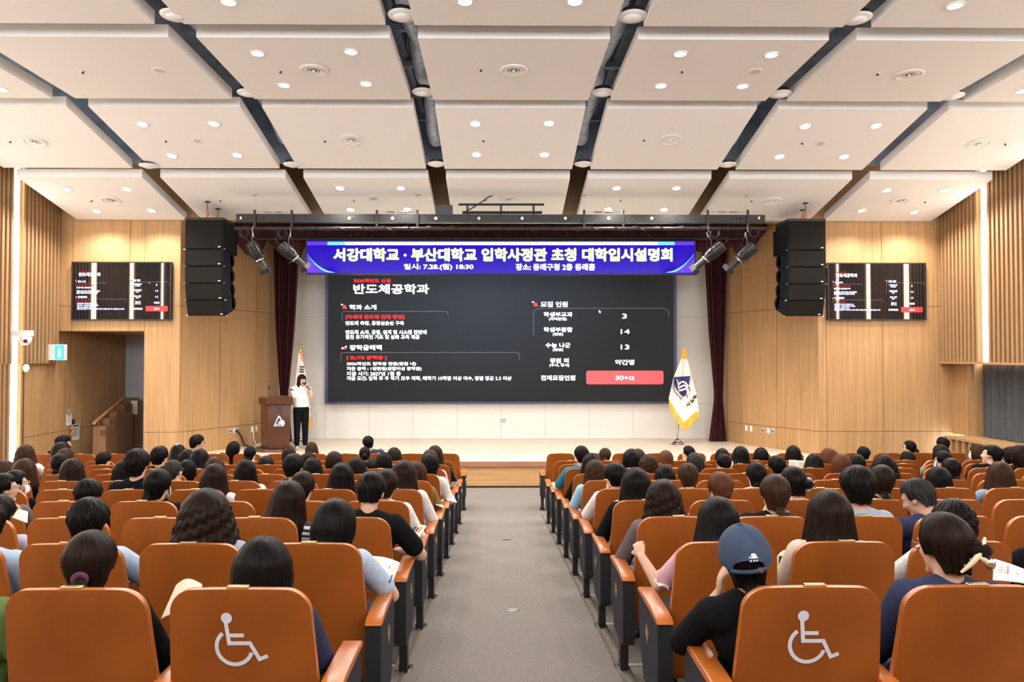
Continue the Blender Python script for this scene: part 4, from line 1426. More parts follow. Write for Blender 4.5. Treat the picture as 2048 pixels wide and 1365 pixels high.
t = thing('wall_outlet', 'small white plate with six dark sockets low on the back wall', 'wall outlet', tuple(p))
MB().box(-0.09, 0.09, -0.012, 0, -0.065, 0.065).obj('cover', M['white_plastic'], t)
mb = MB()
for a in (-1, 0, 1):
    for c in (-1, 0, 1):
        mb.box(a * 0.05 - 0.015, a * 0.05 + 0.015, -0.015, -0.011, c * 0.036 - 0.011, c * 0.036 + 0.011)
mb.obj('socket', M['navy'], t)
for a, b_, y, w in ((764, 815, 902.4, 'left'), (1185, 1235, 901.4, 'right')):
    p, q = at(a, y, 15.6), at(b_, y, 15.6)
    tag(MB().box(p.x, q.x, 15.52, 15.56, Z_STAGE - 0.001, Z_STAGE + 0.004).obj('floor_slot', M['grey_plastic']), 'thin metal slot in the pale stage floor, %s of the aisle' % w, 'floor slot', 'stage floor slots')

# --- left wall: camera, exit sign, round sensor, notices, ramp rails
p = at_x(30, 672, XL + 0.05)
t = thing('dome_camera', 'white dome camera on a bracket across the left light strip', 'camera', (XL + 0.06, p.y, p.z))
MB().box(-0.05, 0.30, -0.06, 0.06, -0.01, 0.10).obj('bracket', M['white_plastic'], t)
MB().lathe([(0.10, -0.01), (0.105, -0.03), (0.10, -0.09), (0.08, -0.15), (0.04, -0.175), (0.002, -0.18)], (0.19, 0, 0), 24).obj('dome', M['white_plastic'], t, smooth=True)
MB().ell((0.24, -0.085, -0.10), (0.035, 0.03, 0.035)).obj('lens', M['black'], t, smooth=True)
p = at_x(101, 705, XL + 0.03)
t = thing('exit_sign', 'lit green and white exit sign on the slatted left wall', 'exit sign', (XL + 0.01, p.y, p.z - 0.16))
MB().box(-0.03, 0.10, 0.0, 0.10, 0.0, 0.32).obj('casing', M['white_plastic'], t)
MB().box(0.10, 0.30, 0.0, 0.09, 0.0, 0.32).obj('light_box', M['white_plastic'], t)
MB().box(0.108, 0.292, -0.006, 0.0, 0.01, 0.31).obj('green_face', M['exit_green'], t)
fgm = MB()
for poly in ([(0.17, 0.06), (0.23, 0.06), (0.23, 0.22), (0.17, 0.22)],):
    fgm.prism(poly, 1, -0.009, -0.006)
fgm.prism([(0.19 + 0.018 * math.cos(k * 0.6), 0.25 + 0.018 * math.sin(k * 0.6)) for k in range(10)], 1, -0.009, -0.006)
fgm.obj('white_pictogram', M['exit_white'], t)
p = at_x(52, 737, XL + 0.03)
t = MB().lathe([(0.075, 0.0), (0.075, 0.03), (0.055, 0.045), (0.03, 0.045), (0.02, 0.06), (0.002, 0.062)], (0, 0, 0), 24, axis=0).obj('wall_speaker', M['white_plastic'], smooth=True)
t.location = (XL + 0.02, p.y, p.z)
tag(t, 'small round white sensor on the left wall under the dome camera', 'sensor')
def notice(x0, x1, y0, y1, label, bars, m=M['paper'], head=None):
    X = XL - 0.085
    a, c = at_x(x0, y1, X), at_x(x1, y0, X)
    t = thing('wall_notice', label, 'notice', (X, a.y, a.z))
    MB().box(-0.003, 0.004, 0, c.y - a.y, 0, c.z - a.z).obj('sheet', m, t)
    mb = MB()
    W, H = c.y - a.y, c.z - a.z
    for k in range(bars):
        z = H * (0.78 - 0.6 * k / max(1, bars))
        mb.box(0.0042, 0.005, W * 0.12, W * (0.88 - 0.2 * (k % 3 == 2)), z, z + H * 0.02)
    mb.obj('printed_lines', M['ink'], t)
    if head:
        MB().box(0.0042, 0.005, 0.02, W - 0.02, H * 0.86, H * 0.96).obj('heading', head, t)
notice(132.5, 143.5, 827, 852, 'green-edged white notice on the wall left of the ramp', 5, head=M['green'])
notice(134.5, 141, 818.5, 826, 'small pale tag above the green-edged notice', 1, m=M['grey_plastic'])
notice(144.5, 158.5, 848, 882, 'white notice with dense lines beside the ramp', 12, head=M['ink'])
notice(143, 149, 839, 850, 'small dark blue notice above the white notice', 1, m=M['navy'])
X = XL - 0.07
p = at_x(141, 863, X)
t = thing('extinguisher_horn', 'red and brass fire valve on the wall beside the notice', 'fire valve', (XL - 0.06, p.y, p.z))
MB().ell((0.02, 0, 0.06), (0.035, 0.04, 0.045)).ell((0.02, 0, -0.06), (0.03, 0.035, 0.05)).obj('valve_body', M['rail_wood'], t, smooth=True)
MB().tube([(0.02, 0, -0.16), (0.02, 0, 0.14)], 0.012, 8).obj('pipe', M['brass'], t, smooth=True)
# ramp: stepped wooden panels and two rails
rp_ = thing('stair_railing', 'brown stepped wooden stair panels with two handrails in the doorway', 'railing', (at(212, 870, 15.6).x, 15.6, 0))
ox_ = rp_.location.x
for px0, px1, yt, Y, nm in ((186, 212, 854, 15.3, 0), (206, 219, 838, 15.7, 1), (219, 233, 823, 16.1, 1), (233, 248, 810, 16.5, 1)):
    a, c = at(px0, yt, Y), at(px1, yt, Y)
    MB().box(a.x - ox_, c.x - ox_, Y - 15.6, Y - 15.6 + 0.38, 0, a.z).obj('stepped_panel', M['stair_wood'], rp_)
a, c = at(188, 847, 15.25), at(249, 795, 16.9)
MB().tube([(a.x - ox_, a.y - 15.6, a.z), (c.x - ox_, c.y - 15.6, c.z)], 0.035, 10).obj('handrail', M['rail_wood'], rp_, smooth=True)
a, c = at(221, 851, 15.8), at(251, 825, 16.9)
MB().tube([(a.x - ox_, a.y - 15.6, a.z), (c.x - ox_, c.y - 15.6, c.z)], 0.03, 10).obj('handrail', M['rail_wood'], rp_, smooth=True)
for f in (0.15, 0.85):
    a, c = at(188, 847, 15.25), at(249, 795, 16.9)
    q = a.lerp(c, f)
    MB().box(q.x - ox_ - 0.02, q.x - ox_ + 0.02, q.y - 15.62, q.y - 15.58, 0.3, q.z).obj('rail_post', M['stair_wood'], rp_)
a, c = at(185.7, 853, 15.28), at(186, 900, 15.28)
wsym = MB()
p = at(208, 858, 15.29)
wsym.box(p.x - ox_ - 0.08, p.x - ox_ + 0.03, -0.312, -0.30, p.z - 0.16, p.z - 0.03).obj('wheelchair_plate', M['oak_dark'], rp_)
dr = thing('corridor_door', 'dark brown door leaf with white notice at the end of the corridor', 'door', (at(258, 860, 17.2).x, 17.2, 0))
a, c = at(247, 800, 17.2), at(277, 800, 17.2)
MB().box(a.x - dr.location.x, c.x - dr.location.x, 0, 0.05, 0.0, at(260, 796, 17.2).z).obj('leaf', M['stair_wood'], dr)
a, c = at(262, 829, 17.2), at(275, 802, 17.2)
MB().box(a.x - dr.location.x, c.x - dr.location.x, -0.008, 0.0, a.z, c.z).obj('notice', M['paper'], dr)

# --- aisle floor boxes
for px, py, lab in ((1024, 1221, 'nearer the camera'), (1014, 1080, 'farther down the aisle')):
    d = ray(px, py)
    lo, hi = 2.0, 14.0
    for _ in range(40):
        m_ = (lo + hi) / 2
        if CZ + d.z / d.y * m_ > ramp_z(m_):
            lo = m_
        else:
            hi = m_
    t = thing('floor_box', 'small round metal floor outlet set in the aisle carpet, ' + lab, 'floor outlet', (d.x / d.y * lo, lo, ramp_z(lo) + 0.001), 0, 'aisle floor outlets')
    t.rotation_euler = (math.atan(-0.0948), 0, 0)
    MB().lathe([(0.052, 0.0), (0.055, 0.004), (0.046, 0.007)], (0, 0, 0), 28).obj('ring', M['chrome'], t, smooth=True)
    MB().box(-0.03, 0.03, -0.012, 0.012, 0.007, 0.009).obj('cover_flap', M['grey_plastic'], t)
# ---------------------------------------------------------------- seats
def sit_y(z):
    return max(0.0, (0.968 - z) * 0.176)

def build_backrest():
    nx, nz, zb = 22, 16, 0.29
    def pt(u, t, off):
        au = abs(u)
        r = 0.32
        drop = 0.012 * u * u
        if au > 1 - r:
            k = (au - (1 - r)) / r
            drop += 0.075 * (1 - math.sqrt(max(0.0, 1 - k * k)))
        zt = 0.968 - drop
        z = zb + (zt - zb) * t
        f = max(0.0, min(1.0, (0.968 - z) / 0.42))
        w = 0.23 + 0.026 * f
        return (u * w, sit_y(z) + 0.022 * u * u + off, z)
    vs, fs = [], []
    ts = [0, 0.06] + [0.06 + 0.88 * i / (nz - 3) for i in range(1, nz - 2)] + [0.975, 1.0]
    us = [math.sin(math.pi / 2 * (-1 + 2 * i / 40)) for i in range(41)]
    n, k = len(ts), len(us)
    for off in (0.0, 0.028):
        for t in ts:
            for u in us:
                vs.append(pt(u, t, off))
    N = n * k
    for i in range(n - 1):
        for j in range(k - 1):
            a = i * k + j
            fs.append((a, a + 1, a + k + 1, a + k))
            fs.append((N + a, N + a + k, N + a + k + 1, N + a + 1))
    rim = [j for j in range(k)] + [i * k + k - 1 for i in range(1, n)] + [(n - 1) * k + j for j in range(k - 2, -1, -1)] + [i * k for i in range(n - 2, 0, -1)]
    mb = MB().add(vs, fs)
    mb.cur = 1
    mb.add([], [])
    for a, b in zip(rim, rim[1:] + rim[:1]):
        mb.f.append((b, a, N + a, N + b))
        mb.mi.append(1)
    me = mb.mesh('backrest', [M['seat_wood'], M['seat_edge']], True)
    me = bake(me, [('BEVEL', dict(width=0.007, segments=2, limit_method='ANGLE', angle_limit=math.radians(50)))])
    return me
BACK_ME = build_backrest()
def cushion_mesh():
    mb = MB()
    ts = [0.48, 0.51, 0.62, 0.75, 0.84, 0.865]
    us = [-1, -0.9, -0.5, 0, 0.5, 0.9, 1]
    vs, fs = [], []
    for off in (0.03, 1):
        for i, z in enumerate(ts):
            for j, u in enumerate(us):
                e = 1 if (0 < i < len(ts) - 1 and 0 < j < len(us) - 1) else 0.5
                vs.append((u * 0.215, sit_y(z) + 0.022 * u * u + (0.029 if off < 1 else 0.029 + 0.05 * e), z))
    k, n = len(us), len(ts)
    N = n * k
    for i in range(n - 1):
        for j in range(k - 1):
            a = i * k + j
            fs += [(a, a + 1, a + k + 1, a + k), (N + a, N + a + k, N + a + k + 1, N + a + 1)]
    for j in range(k - 1):
        fs += [(j, N + j, N + j + 1, j + 1), ((n - 1) * k + j, (n - 1) * k + j + 1, N + (n - 1) * k + j + 1, N + (n - 1) * k + j)]
    for i in range(n - 1):
        a = i * k
        fs += [(a, a + k, N + a + k, N + a), (a + k - 1, N + a + k - 1, N + a + 2 * k - 1, a + 2 * k - 1)]
    return mb.add(vs, fs).mesh('back_cushion', M['seat_fabric'])
CUSH_ME = cushion_mesh()
PAN_ME = bevelled(MB().hexa([(-0.22, 0.13, 0.30), (0.22, 0.13, 0.30), (0.22, 0.56, 0.32), (-0.22, 0.56, 0.32), (-0.22, 0.13, 0.355), (0.22, 0.13, 0.355), (0.22, 0.57, 0.375), (-0.22, 0.57, 0.375)]), 'seat_cushion', M['seat_fabric'], 0.02, 2)
PLATE_ME = bevelled(MB().box(-0.036, 0.036, 0.004, 0.026, 0.966, 0.976), 'number_plate', M['brass'], 0.002, 1)
def arm_mesh(w):
    prof = [(-0.035, 0.605), (0.0, 0.628), (0.12, 0.638), (0.30, 0.640), (0.42, 0.634), (0.425, 0.612), (0.30, 0.610), (0.12, 0.606), (0.0, 0.597)]
    mb = MB().prism(prof, 0, -w / 2, w / 2)
    return bevelled(mb, 'armrest', M['seat_edge'], 0.006, 2)
ARM_ME, ARM_IN_ME = arm_mesh(0.078), arm_mesh(0.066)
def panel_mesh(w, aisle):
    poly = [(-0.02, 0.60), (-0.02, 0.25), (0.01, 0.22), (0.30, 0.22), (0.40, 0.42), (0.415, 0.61), (0.12, 0.606), (0.0, 0.600)] if aisle else [(0.03, 0.60), (0.08, 0.25), (0.22, 0.22), (0.34, 0.42), (0.38, 0.61)]
    mb = MB().prism(poly, 0, -w / 2, w / 2)
    me = mb.mesh('side_panel', [M['black'], M['panel_fabric']], False)
    for p in me.polygons:
        p.material_index = 1 if abs(p.normal.x) > 0.9 else 0
    return me
PANEL_ME, PANEL_IN_ME = panel_mesh(0.070, True), panel_mesh(0.045, False)
POST_ME = MB().box(-0.024, 0.024, 0.13, 0.20, 0.0, 0.23).mesh('pedestal', M['black'], False)
FOOT_ME = bevelled(MB().box(-0.045, 0.045, 0.08, 0.262, 0.0, 0.012).box(-0.03, 0.03, 0.20, 0.24, 0.010, 0.03), 'foot_plate', M['black_metal'], 0.004, 1)
TAG_ME = MB().prism([(0.17, 0.44), (0.215, 0.475), (0.205, 0.525), (0.16, 0.49)], 0, -0.004, 0.004).mesh('row_tag', M['brass'], False)

def symbol_mesh():
    S = 0.00166
    def q(px, py):
        x, z = (px - 481) * S, 0.955 - (py - 1176) * S * 1.03
        f = max(0.0, min(1.0, (0.968 - z) / 0.42))
        u = x / (0.23 + 0.026 * f)
        return (x, sit_y(z) + 0.022 * u * u - 0.0025, z)
    mb = MB()
    def poly(pts):
        mb.add([q(*p) for p in pts], [tuple(range(len(pts)))])
    poly([(458 + 11.2 * math.cos(k * 0.2618), 1227.3 + 11.2 * math.sin(k * 0.2618)) for k in range(24)][::-1])
    def bar(a, b, w=4.0):
        dx, dy = b[0] - a[0], b[1] - a[1]
        l = math.hypot(dx, dy)
        nx, ny = -dy / l * w, dx / l * w
        n = 4
        for i in range(n):
            p = (a[0] + dx * i / n, a[1] + dy * i / n)
            r = (a[0] + dx * (i + 1) / n, a[1] + dy * (i + 1) / n)
            poly([(p[0] + nx, p[1] + ny), (r[0] + nx, r[1] + ny), (r[0] - nx, r[1] - ny), (p[0] - nx, p[1] - ny)])
    bar((456, 1237), (461, 1283.5)); bar((457.2, 1279.4), (504, 1279.4)); bar((501, 1277), (519.5, 1313)); bar((516, 1314.5), (536.5, 1307)); bar((461, 1263), (491, 1263))
    n = 40
    for k in range(n):
        a0, a1 = math.radians(128 + 213 * k / n), math.radians(128 + 213 * (k + 1) / n)
        f = lambda a, r: (470.5 + r * math.cos(a), 1287.5 - r * math.sin(a))
        poly([f(a0, 40), f(a0, 32), f(a1, 32), f(a1, 40)])
    me = mb.mesh('wheelchair_symbol', M['symbol'], False)
    return me
SYM_ME = symbol_mesh()

def seat_x(side, i):
    return (1.068 + 0.55 * i) if side == 'right' else (-0.863 - 0.55 * i)

def build_seat(side, aisle):
    s = -1 if side == 'right' else 1
    t = thing('auditorium_seat', 'x', 'seat', group='orange auditorium seats')
    link('backrest', BACK_ME, t)
    link('back_cushion', CUSH_ME, t)
    link('seat_cushion', PAN_ME, t)
    link('number_plate', PLATE_ME, t)
    ax = s * (0.302 if aisle else 0.275)
    link('armrest', ARM_ME if aisle else ARM_IN_ME, t, (ax, 0, 0))
    p = link('side_panel', PANEL_ME if aisle else PANEL_IN_ME, t, (ax, 0, 0))
    if aisle:
        link('row_tag', TAG_ME, p, (s * 0.038, 0, 0))
    link('pedestal', POST_ME, t, (ax, 0, 0))
    link('foot_plate', FOOT_ME, t, (ax, 0, 0))
    return t
protos, marked = {}, []
for k in range(11):
    for side in ('left', 'right'):
        for i in range(13):
            X = seat_x(side, i)
            px = 994 + X * F / ROW_D[k]
            hw_ = 0.25 * F / ROW_D[k]
            if px + hw_ < -5 or px - hw_ > 2053:
                continue
            if k == 8 and i > 12:
                continue
            key = (side, i == 0)
            if key not in protos:
                protos[key] = o = build_seat(*key)
            else:
                o = copy_tree(protos[key])
            o.location = (X, ROW_D[k], TIER_Z[k] if k < 10 else 0.0)
            row = 'front row' if k == 10 else ('back row' if k == 0 else ORD[k + 1] + ' row from the back')
            w = 'on the aisle' if i == 0 else ORD[i + 1] + ' from the aisle'
            extra = ''
            if k == 0 and i == 0:
                marked.append(o)
                extra = ' with white wheelchair symbol'
            o['label'] = 'orange wooden seat%s %s, %s, %s block' % (extra, w, row, side)

for o in marked:
    link('wheelchair_symbol', SYM_ME, o)['label'] = 'white wheelchair symbol'

# ---------------------------------------------------------------- people: materials
M['skin'] = mat('skin', (0.60, 0.36, 0.255), 0.5, vary=0.06, scale=14)
M['eye'] = mat('eye_white', (0.7, 0.68, 0.66), 0.3)
M['iris'] = mat('iris', (0.012, 0.009, 0.008), 0.3)
M['lip'] = mat('lips', (0.42, 0.14, 0.12), 0.5)
M['shoe'] = mat('shoe_black', (0.015, 0.015, 0.016), 0.5)
M['trousers'] = mat('trousers_dark', (0.018, 0.019, 0.024), 0.85, vary=0.15, scale=40)
M['denim'] = mat('trousers_denim', (0.07, 0.09, 0.14), 0.85, vary=0.2, scale=60)
M['lens'] = mat('glasses_frame', (0.03, 0.025, 0.022), 0.3)
M['wire'] = mat('glasses_wire', (0.60, 0.45, 0.32), 0.25, metal=0.9)
M['mask'] = mat('face_mask', (0.80, 0.80, 0.80), 0.75)

def hair_mat(name, c1, c2, rough=0.30, gloss=0.06):
    m, nt, b = new_mat(name)
    uv = nt.nodes.new('ShaderNodeTexCoord')
    mp = nt.nodes.new('ShaderNodeMapping')
    mp.inputs['Scale'].default_value = (70, 1.6, 1)
    nz = nt.nodes.new('ShaderNodeTexNoise')
    nz.inputs['Scale'].default_value = 1.0
    nz.inputs['Detail'].default_value = 5
    nz.inputs['Roughness'].default_value = 0.7
    rp = nt.nodes.new('ShaderNodeValToRGB')
    rp.color_ramp.elements[0].position = 0.35
    rp.color_ramp.elements[1].position = 0.72
    rp.color_ramp.elements[0].color = (*c1, 1)
    rp.color_ramp.elements[1].color = (*c2, 1)
    bp = nt.nodes.new('ShaderNodeBump')
    bp.inputs['Strength'].default_value = 0.55
    bp.inputs['Distance'].default_value = 0.006
    nt.links.new(uv.outputs['UV'], mp.inputs[0]); nt.links.new(mp.outputs[0], nz.inputs['Vector'])
    nt.links.new(nz.outputs['Fac'], rp.inputs[0]); nt.links.new(rp.outputs[0], b.inputs['Base Color'])
    nt.links.new(nz.outputs['Fac'], bp.inputs['Height']); nt.links.new(bp.outputs[0], b.inputs['Normal'])
    b.inputs['Roughness'].default_value = rough
    b.inputs['Specular IOR Level'].default_value = gloss
    return m
HC = {'black': hair_mat('hair_black', (0.003, 0.0026, 0.0026), (0.010, 0.008, 0.0075)),
      'darkbrown': hair_mat('hair_dark_brown', (0.006, 0.0037, 0.003), (0.026, 0.0135, 0.009)),
      'brown': hair_mat('hair_brown', (0.016, 0.0075, 0.0045), (0.060, 0.027, 0.015)),
      'auburn': hair_mat('hair_auburn', (0.045, 0.015, 0.008), (0.13, 0.045, 0.02)),
      'grey': hair_mat('hair_greying', (0.005, 0.0048, 0.0045), (0.050, 0.048, 0.045), 0.45)}

def cloth_mat(name, c):
    return mat('fabric_' + name, c, 0.9, vary=0.10, scale=26, spec=0.06)
CC = {}
for nm, c in dict(black=(0.008, 0.008, 0.0095), white=(0.74, 0.73, 0.72), teal=(0.035, 0.16, 0.22), lightblue=(0.42, 0.52, 0.66), lilac=(0.55, 0.53, 0.66),
                  grey=(0.13, 0.115, 0.12), navy=(0.035, 0.04, 0.085), pink=(0.60, 0.36, 0.42), green=(0.13, 0.19, 0.06), khaki=(0.22, 0.14, 0.05),
                  beige=(0.62, 0.52, 0.40), greyblue=(0.33, 0.38, 0.44), denim=(0.22, 0.32, 0.45), sky=(0.30, 0.52, 0.62)).items():
    CC[nm] = cloth_mat(nm, c)
m, nt, b = new_mat('fabric_striped')
tc = nt.nodes.new('ShaderNodeTexCoord'); wv_ = nt.nodes.new('ShaderNodeTexWave')
wv_.bands_direction = 'Z'; wv_.inputs['Scale'].default_value = 8.5
rp = nt.nodes.new('ShaderNodeValToRGB'); rp.color_ramp.interpolation = 'CONSTANT'
rp.color_ramp.elements[0].color = (0.015, 0.015, 0.018, 1); rp.color_ramp.elements[1].color = (0.74, 0.73, 0.72, 1); rp.color_ramp.elements[1].position = 0.5
nt.links.new(tc.outputs['Object'], wv_.inputs[0]); nt.links.new(wv_.outputs['Color'], rp.inputs[0]); nt.links.new(rp.outputs[0], b.inputs['Base Color'])
b.inputs['Roughness'].default_value = 0.9
CC['striped'] = m

# ---------------------------------------------------------------- people: bodies
HEAD_C, NECK_P = Vector((0, -0.125, 0.735)), Vector((0, -0.15, 0.63))
def head_matrix(yaw, pitch, roll=0.0, hc=HEAD_C, npv=NECK_P):
    R = (Matrix.Rotation(math.radians(yaw), 4, 'Z') @ Matrix.Rotation(math.radians(-pitch), 4, 'X') @ Matrix.Rotation(math.radians(roll), 4, 'Y'))
    return Matrix.Translation(npv) @ R @ Matrix.Translation(hc - npv)

def head_prims(mb, H):
    R = H.to_3x3()
    T = lambda x, y, z: H @ Vector((x, y, z))
    E = lambda c, s: mb.ell(T(*c), s, R, 20, 14)
    C = lambda a, r0, b_, r1: mb.cap(T(*a), r0, T(*b_), r1)
    E((0, -0.012, 0.022), (0.074, 0.094, 0.092))
    E((0, 0.022, -0.042), (0.055, 0.064, 0.078))
    E((0, 0.026, -0.025), (0.061, 0.055, 0.055))
    C((-0.012, 0.066, -0.104), 0.018, (0.012, 0.066, -0.104), 0.018)
    C((0, 0.088, 0.004), 0.009, (0, 0.107, -0.036), 0.0125)
    C((-0.012, 0.094, -0.040), 0.008, (0.012, 0.094, -0.040), 0.008)
    C((-0.042, 0.074, 0.020), 0.011, (0.042, 0.074, 0.020), 0.011)
    E((-0.034, 0.060, -0.030), (0.021, 0.022, 0.020)); E((0.034, 0.060, -0.030), (0.021, 0.022, 0.020))
    E((0, 0.084, -0.070), (0.022, 0.010, 0.008))
    for s in (-1, 1):
        E((s * 0.031, 0.070, 0.000), (0.013, 0.011, 0.010))
        mb.ell(T(s * 0.076, -0.008, -0.012), (0.010, 0.021, 0.031), R @ Matrix.Rotation(s * 0.35, 3, 'Z'), 12, 10)
        mb.ell(T(s * 0.073, 0.000, -0.036), (0.008, 0.010, 0.012), R, 10, 8)

def hand_prims(mb, wrist, d, n, side, curl=0.5, spread=1.0):
    d = Vector(d).normalized()
    n = Vector(n)
    n = (n - d * n.dot(d)).normalized()
    s = d.cross(n)
    w = Vector(wrist)
    Rm = Matrix((s, d, n)).transposed()
    mb.ell(w + d * 0.048, (0.040, 0.055, 0.017), Rm, 14, 10)
    for off, L_, r in ((-0.030, 0.066, 0.0082), (-0.010, 0.076, 0.0088), (0.010, 0.072, 0.0086), (0.029, 0.056, 0.0076)):
        off *= side
        p = w + d * 0.086 + s * off
        dd = (d + s * off * 2.2 * spread).normalized()
        a = 0.0
        for seg in (0.45, 0.32, 0.25):
            a += curl * (0.55 + 0.25 * (0.066 / L_))
            v = dd * math.cos(a) + n * math.sin(a)
            q2 = p + v * L_ * seg
            mb.cap(p, r, q2, r * 0.92, 8)
            p = q2
    p = w + d * 0.022 - s * side * 0.026 + n * 0.004
    q2 = p + (d * 0.70 - s * side * 0.62 + n * 0.35).normalized() * 0.042
    mb.cap(p, 0.0125, q2, 0.0105, 8)
    q3 = q2 + (d * 0.85 - s * side * 0.15 + n * (0.3 + curl * 0.4)).normalized() * 0.034
    mb.cap(q2, 0.0105, q3, 0.0085, 8)

POSES = {
    'lap': dict(L=((-0.235, -0.03, 0.27), (-0.10, 0.20, 0.165), (0.35, 0.9, -0.25), (0, -0.2, -1)), R=((0.235, -0.03, 0.27), (0.10, 0.20, 0.165), (-0.35, 0.9, -0.25), (0, -0.2, -1))),
    'write': dict(L=((-0.25, 0.02, 0.29), (-0.06, 0.25, 0.27), (0.5, 0.85, 0.0), (0.3, 0, -1)), R=((0.33, 0.05, 0.285), (0.235, 0.285, 0.335), (-0.25, 0.92, -0.2), (-0.6, 0.0, -0.8))),
    'elbow_out': dict(L=((-0.25, 0.02, 0.29), (-0.06, 0.25, 0.27), (0.5, 0.85, 0.0), (0.3, 0, -1)), R=((0.33, 0.07, 0.29), (0.18, 0.28, 0.25), (-0.5, 0.8, -0.1), (0, 0, -1))),
    'arm_near': dict(L=((-0.24, 0.0, 0.28), (-0.08, 0.22, 0.19), (0.5, 0.85, 0.0), (0.3, 0, -1)), R=((0.275, 0.0, 0.285), (0.13, 0.23, 0.20), (-0.5, 0.8, -0.1), (0, 0, -1))),
    'left_rest': dict(L=((-0.315, 0.03, 0.29), (-0.33, 0.27, 0.31), (0.15, 0.95, -0.1), (0.1, 0, -1)), R=((0.235, -0.03, 0.27), (0.10, 0.20, 0.165), (-0.35, 0.9, -0.25), (0, -0.2, -1))),
    'left_fist': dict(L=((-0.27, 0.10, 0.29), (-0.345, 0.27, 0.42), (-0.1, 0.75, 0.65), (0.5, 0.6, -0.6)), R=((0.235, -0.03, 0.27), (0.10, 0.20, 0.165), (-0.35, 0.9, -0.25), (0, -0.2, -1))),
    'left_near': dict(L=((-0.275, 0.0, 0.285), (-0.13, 0.23, 0.20), (0.5, 0.8, -0.1), (0, 0, -1)), R=((0.24, 0.0, 0.28), (0.08, 0.22, 0.19), (-0.5, 0.85, 0.0), (0, 0, -1))),
    'chin': dict(L=((-0.26, 0.10, 0.33), (-0.085, 0.02, 0.545), (0.15, -0.25, 0.95), (0.9, -0.2, -0.1)), R=((0.235, -0.03, 0.27), (0.10, 0.20, 0.165), (-0.35, 0.9, -0.25), (0, -0.2, -1))),
    'pray': dict(L=((-0.27, 0.06, 0.33), (-0.055, 0.085, 0.56), (0.15, 0.0, 1.0), (1, 0, 0)), R=((0.27, 0.06, 0.33), (0.055, 0.085, 0.56), (-0.15, 0.0, 1.0), (-1, 0, 0))),
    'read': dict(L=((-0.235, 0.02, 0.30), (-0.13, 0.23, 0.33), (0.35, 0.9, 0.2), (0.3, -0.2, 1)), R=((0.235, 0.02, 0.30), (0.13, 0.23, 0.33), (-0.35, 0.9, 0.2), (-0.3, -0.2, 1))),
}
SHO = (0.168, -0.145, 0.535)
def torso_prims(mb, g):
    mb.ell((0, 0.0, 0.105), (0.165 + g, 0.125 + g, 0.115 + g), None, 20, 14)
    mb.ell((0, -0.05, 0.25), (0.142 + g, 0.105 + g, 0.14 + g), None, 20, 14)
    R = Matrix.Rotation(math.radians(12), 3, 'X')
    mb.ell((0, -0.115, 0.41), (0.160 + g, 0.108 + g, 0.155 + g), R, 20, 14)
    mb.cap((-0.135, -0.145, 0.515), 0.056 + g, (0.135, -0.145, 0.515), 0.056 + g, 16)
    for s in (-1, 1):
        mb.cap((s * 0.03, -0.15, 0.575), 0.042 + g, (s * 0.15, -0.148, 0.535), 0.045 + g, 14)
EYES = [Vector((s * 0.031, 0.079, 0.0)) for s in (-1, 1)]

def paint_head(me, Hs):
    """give eyes, lips and brows their own material"""
    inv = Hs.inverted()
    for p in me.polygons:
        c = inv @ p.center
        if c.y < 0.05 or abs(c.z) > 0.1:
            continue
        for e in EYES:
            q_ = c - e
            dd = math.hypot(q_.x / 0.0135, q_.z / 0.0075)
            if dd < 1:
                p.material_index = 2 if math.hypot(q_.x, q_.z) < 0.0068 else 1
        if abs(c.x) < 0.022 and abs(c.z + 0.070) < 0.0085 and c.y > 0.07:
            p.material_index = 3
        if 0.016 < abs(c.x) < 0.046 and abs(c.z - 0.0215 - 0.002 * math.cos(abs(c.x) * 90)) < 0.004:
            p.material_index = 2

SKIN_M = lambda: [M['skin'], M['eye'], M['iris'], M['lip']]
def solid(mb, name, mats, vox=0.010, it=3):
    return bake(mb.mesh(name, mats, True), [('REMESH', dict(mode='VOXEL', voxel_size=vox, use_smooth_shade=True)), ('SMOOTH', dict(factor=0.5, iterations=it))])

_BODY = {}
def body_mesh(yaw, pitch, pose, vox=0.010):
    k = (yaw, pitch, pose)
    if k in _BODY:
        return _BODY[k]
    mb = MB()
    torso_prims(mb, 0.0)
    H = head_matrix(yaw, pitch)
    head_prims(mb, H)
    hb = H @ Vector((0, -0.022, -0.06))
    mb.cap((0, -0.15, 0.545), 0.056, hb, 0.052, 18)
    P = POSES[pose]
    for sd, s in (('L', -1), ('R', 1)):
        el, wr, d, n = P[sd]
        sh = (s * SHO[0], SHO[1], SHO[2])
        mb.cap(sh, 0.050, el, 0.040, 16)
        mb.cap(el, 0.041, wr, 0.027, 16)
        hand_prims(mb, Vector(wr) + Vector(d).normalized() * 0.005, d, n, s, 0.55 if pose != 'left_fist' else (1.15 if s < 0 else 0.5))
        kn, an = (s * 0.115, 0.43, 0.055), (s * 0.115, 0.45, -0.36)
        mb.cap((s * 0.085, 0.02, 0.09), 0.085, kn, 0.058, 16)
        mb.cap(kn, 0.056, an, 0.040, 16)
        mb.cap((an[0], an[1] - 0.02, an[2] - 0.045), 0.036, (an[0], an[1] + 0.15, an[2] - 0.055), 0.026, 12)
    me = solid(mb, 'person', SKIN_M(), vox, 3)
    for m_ in SKIN_M():
        if m_.name not in [x.name for x in me.materials if x]:
            me.materials.append(m_)
    paint_head(me, H)
    _BODY[k] = me
    return me
_TOP = {}
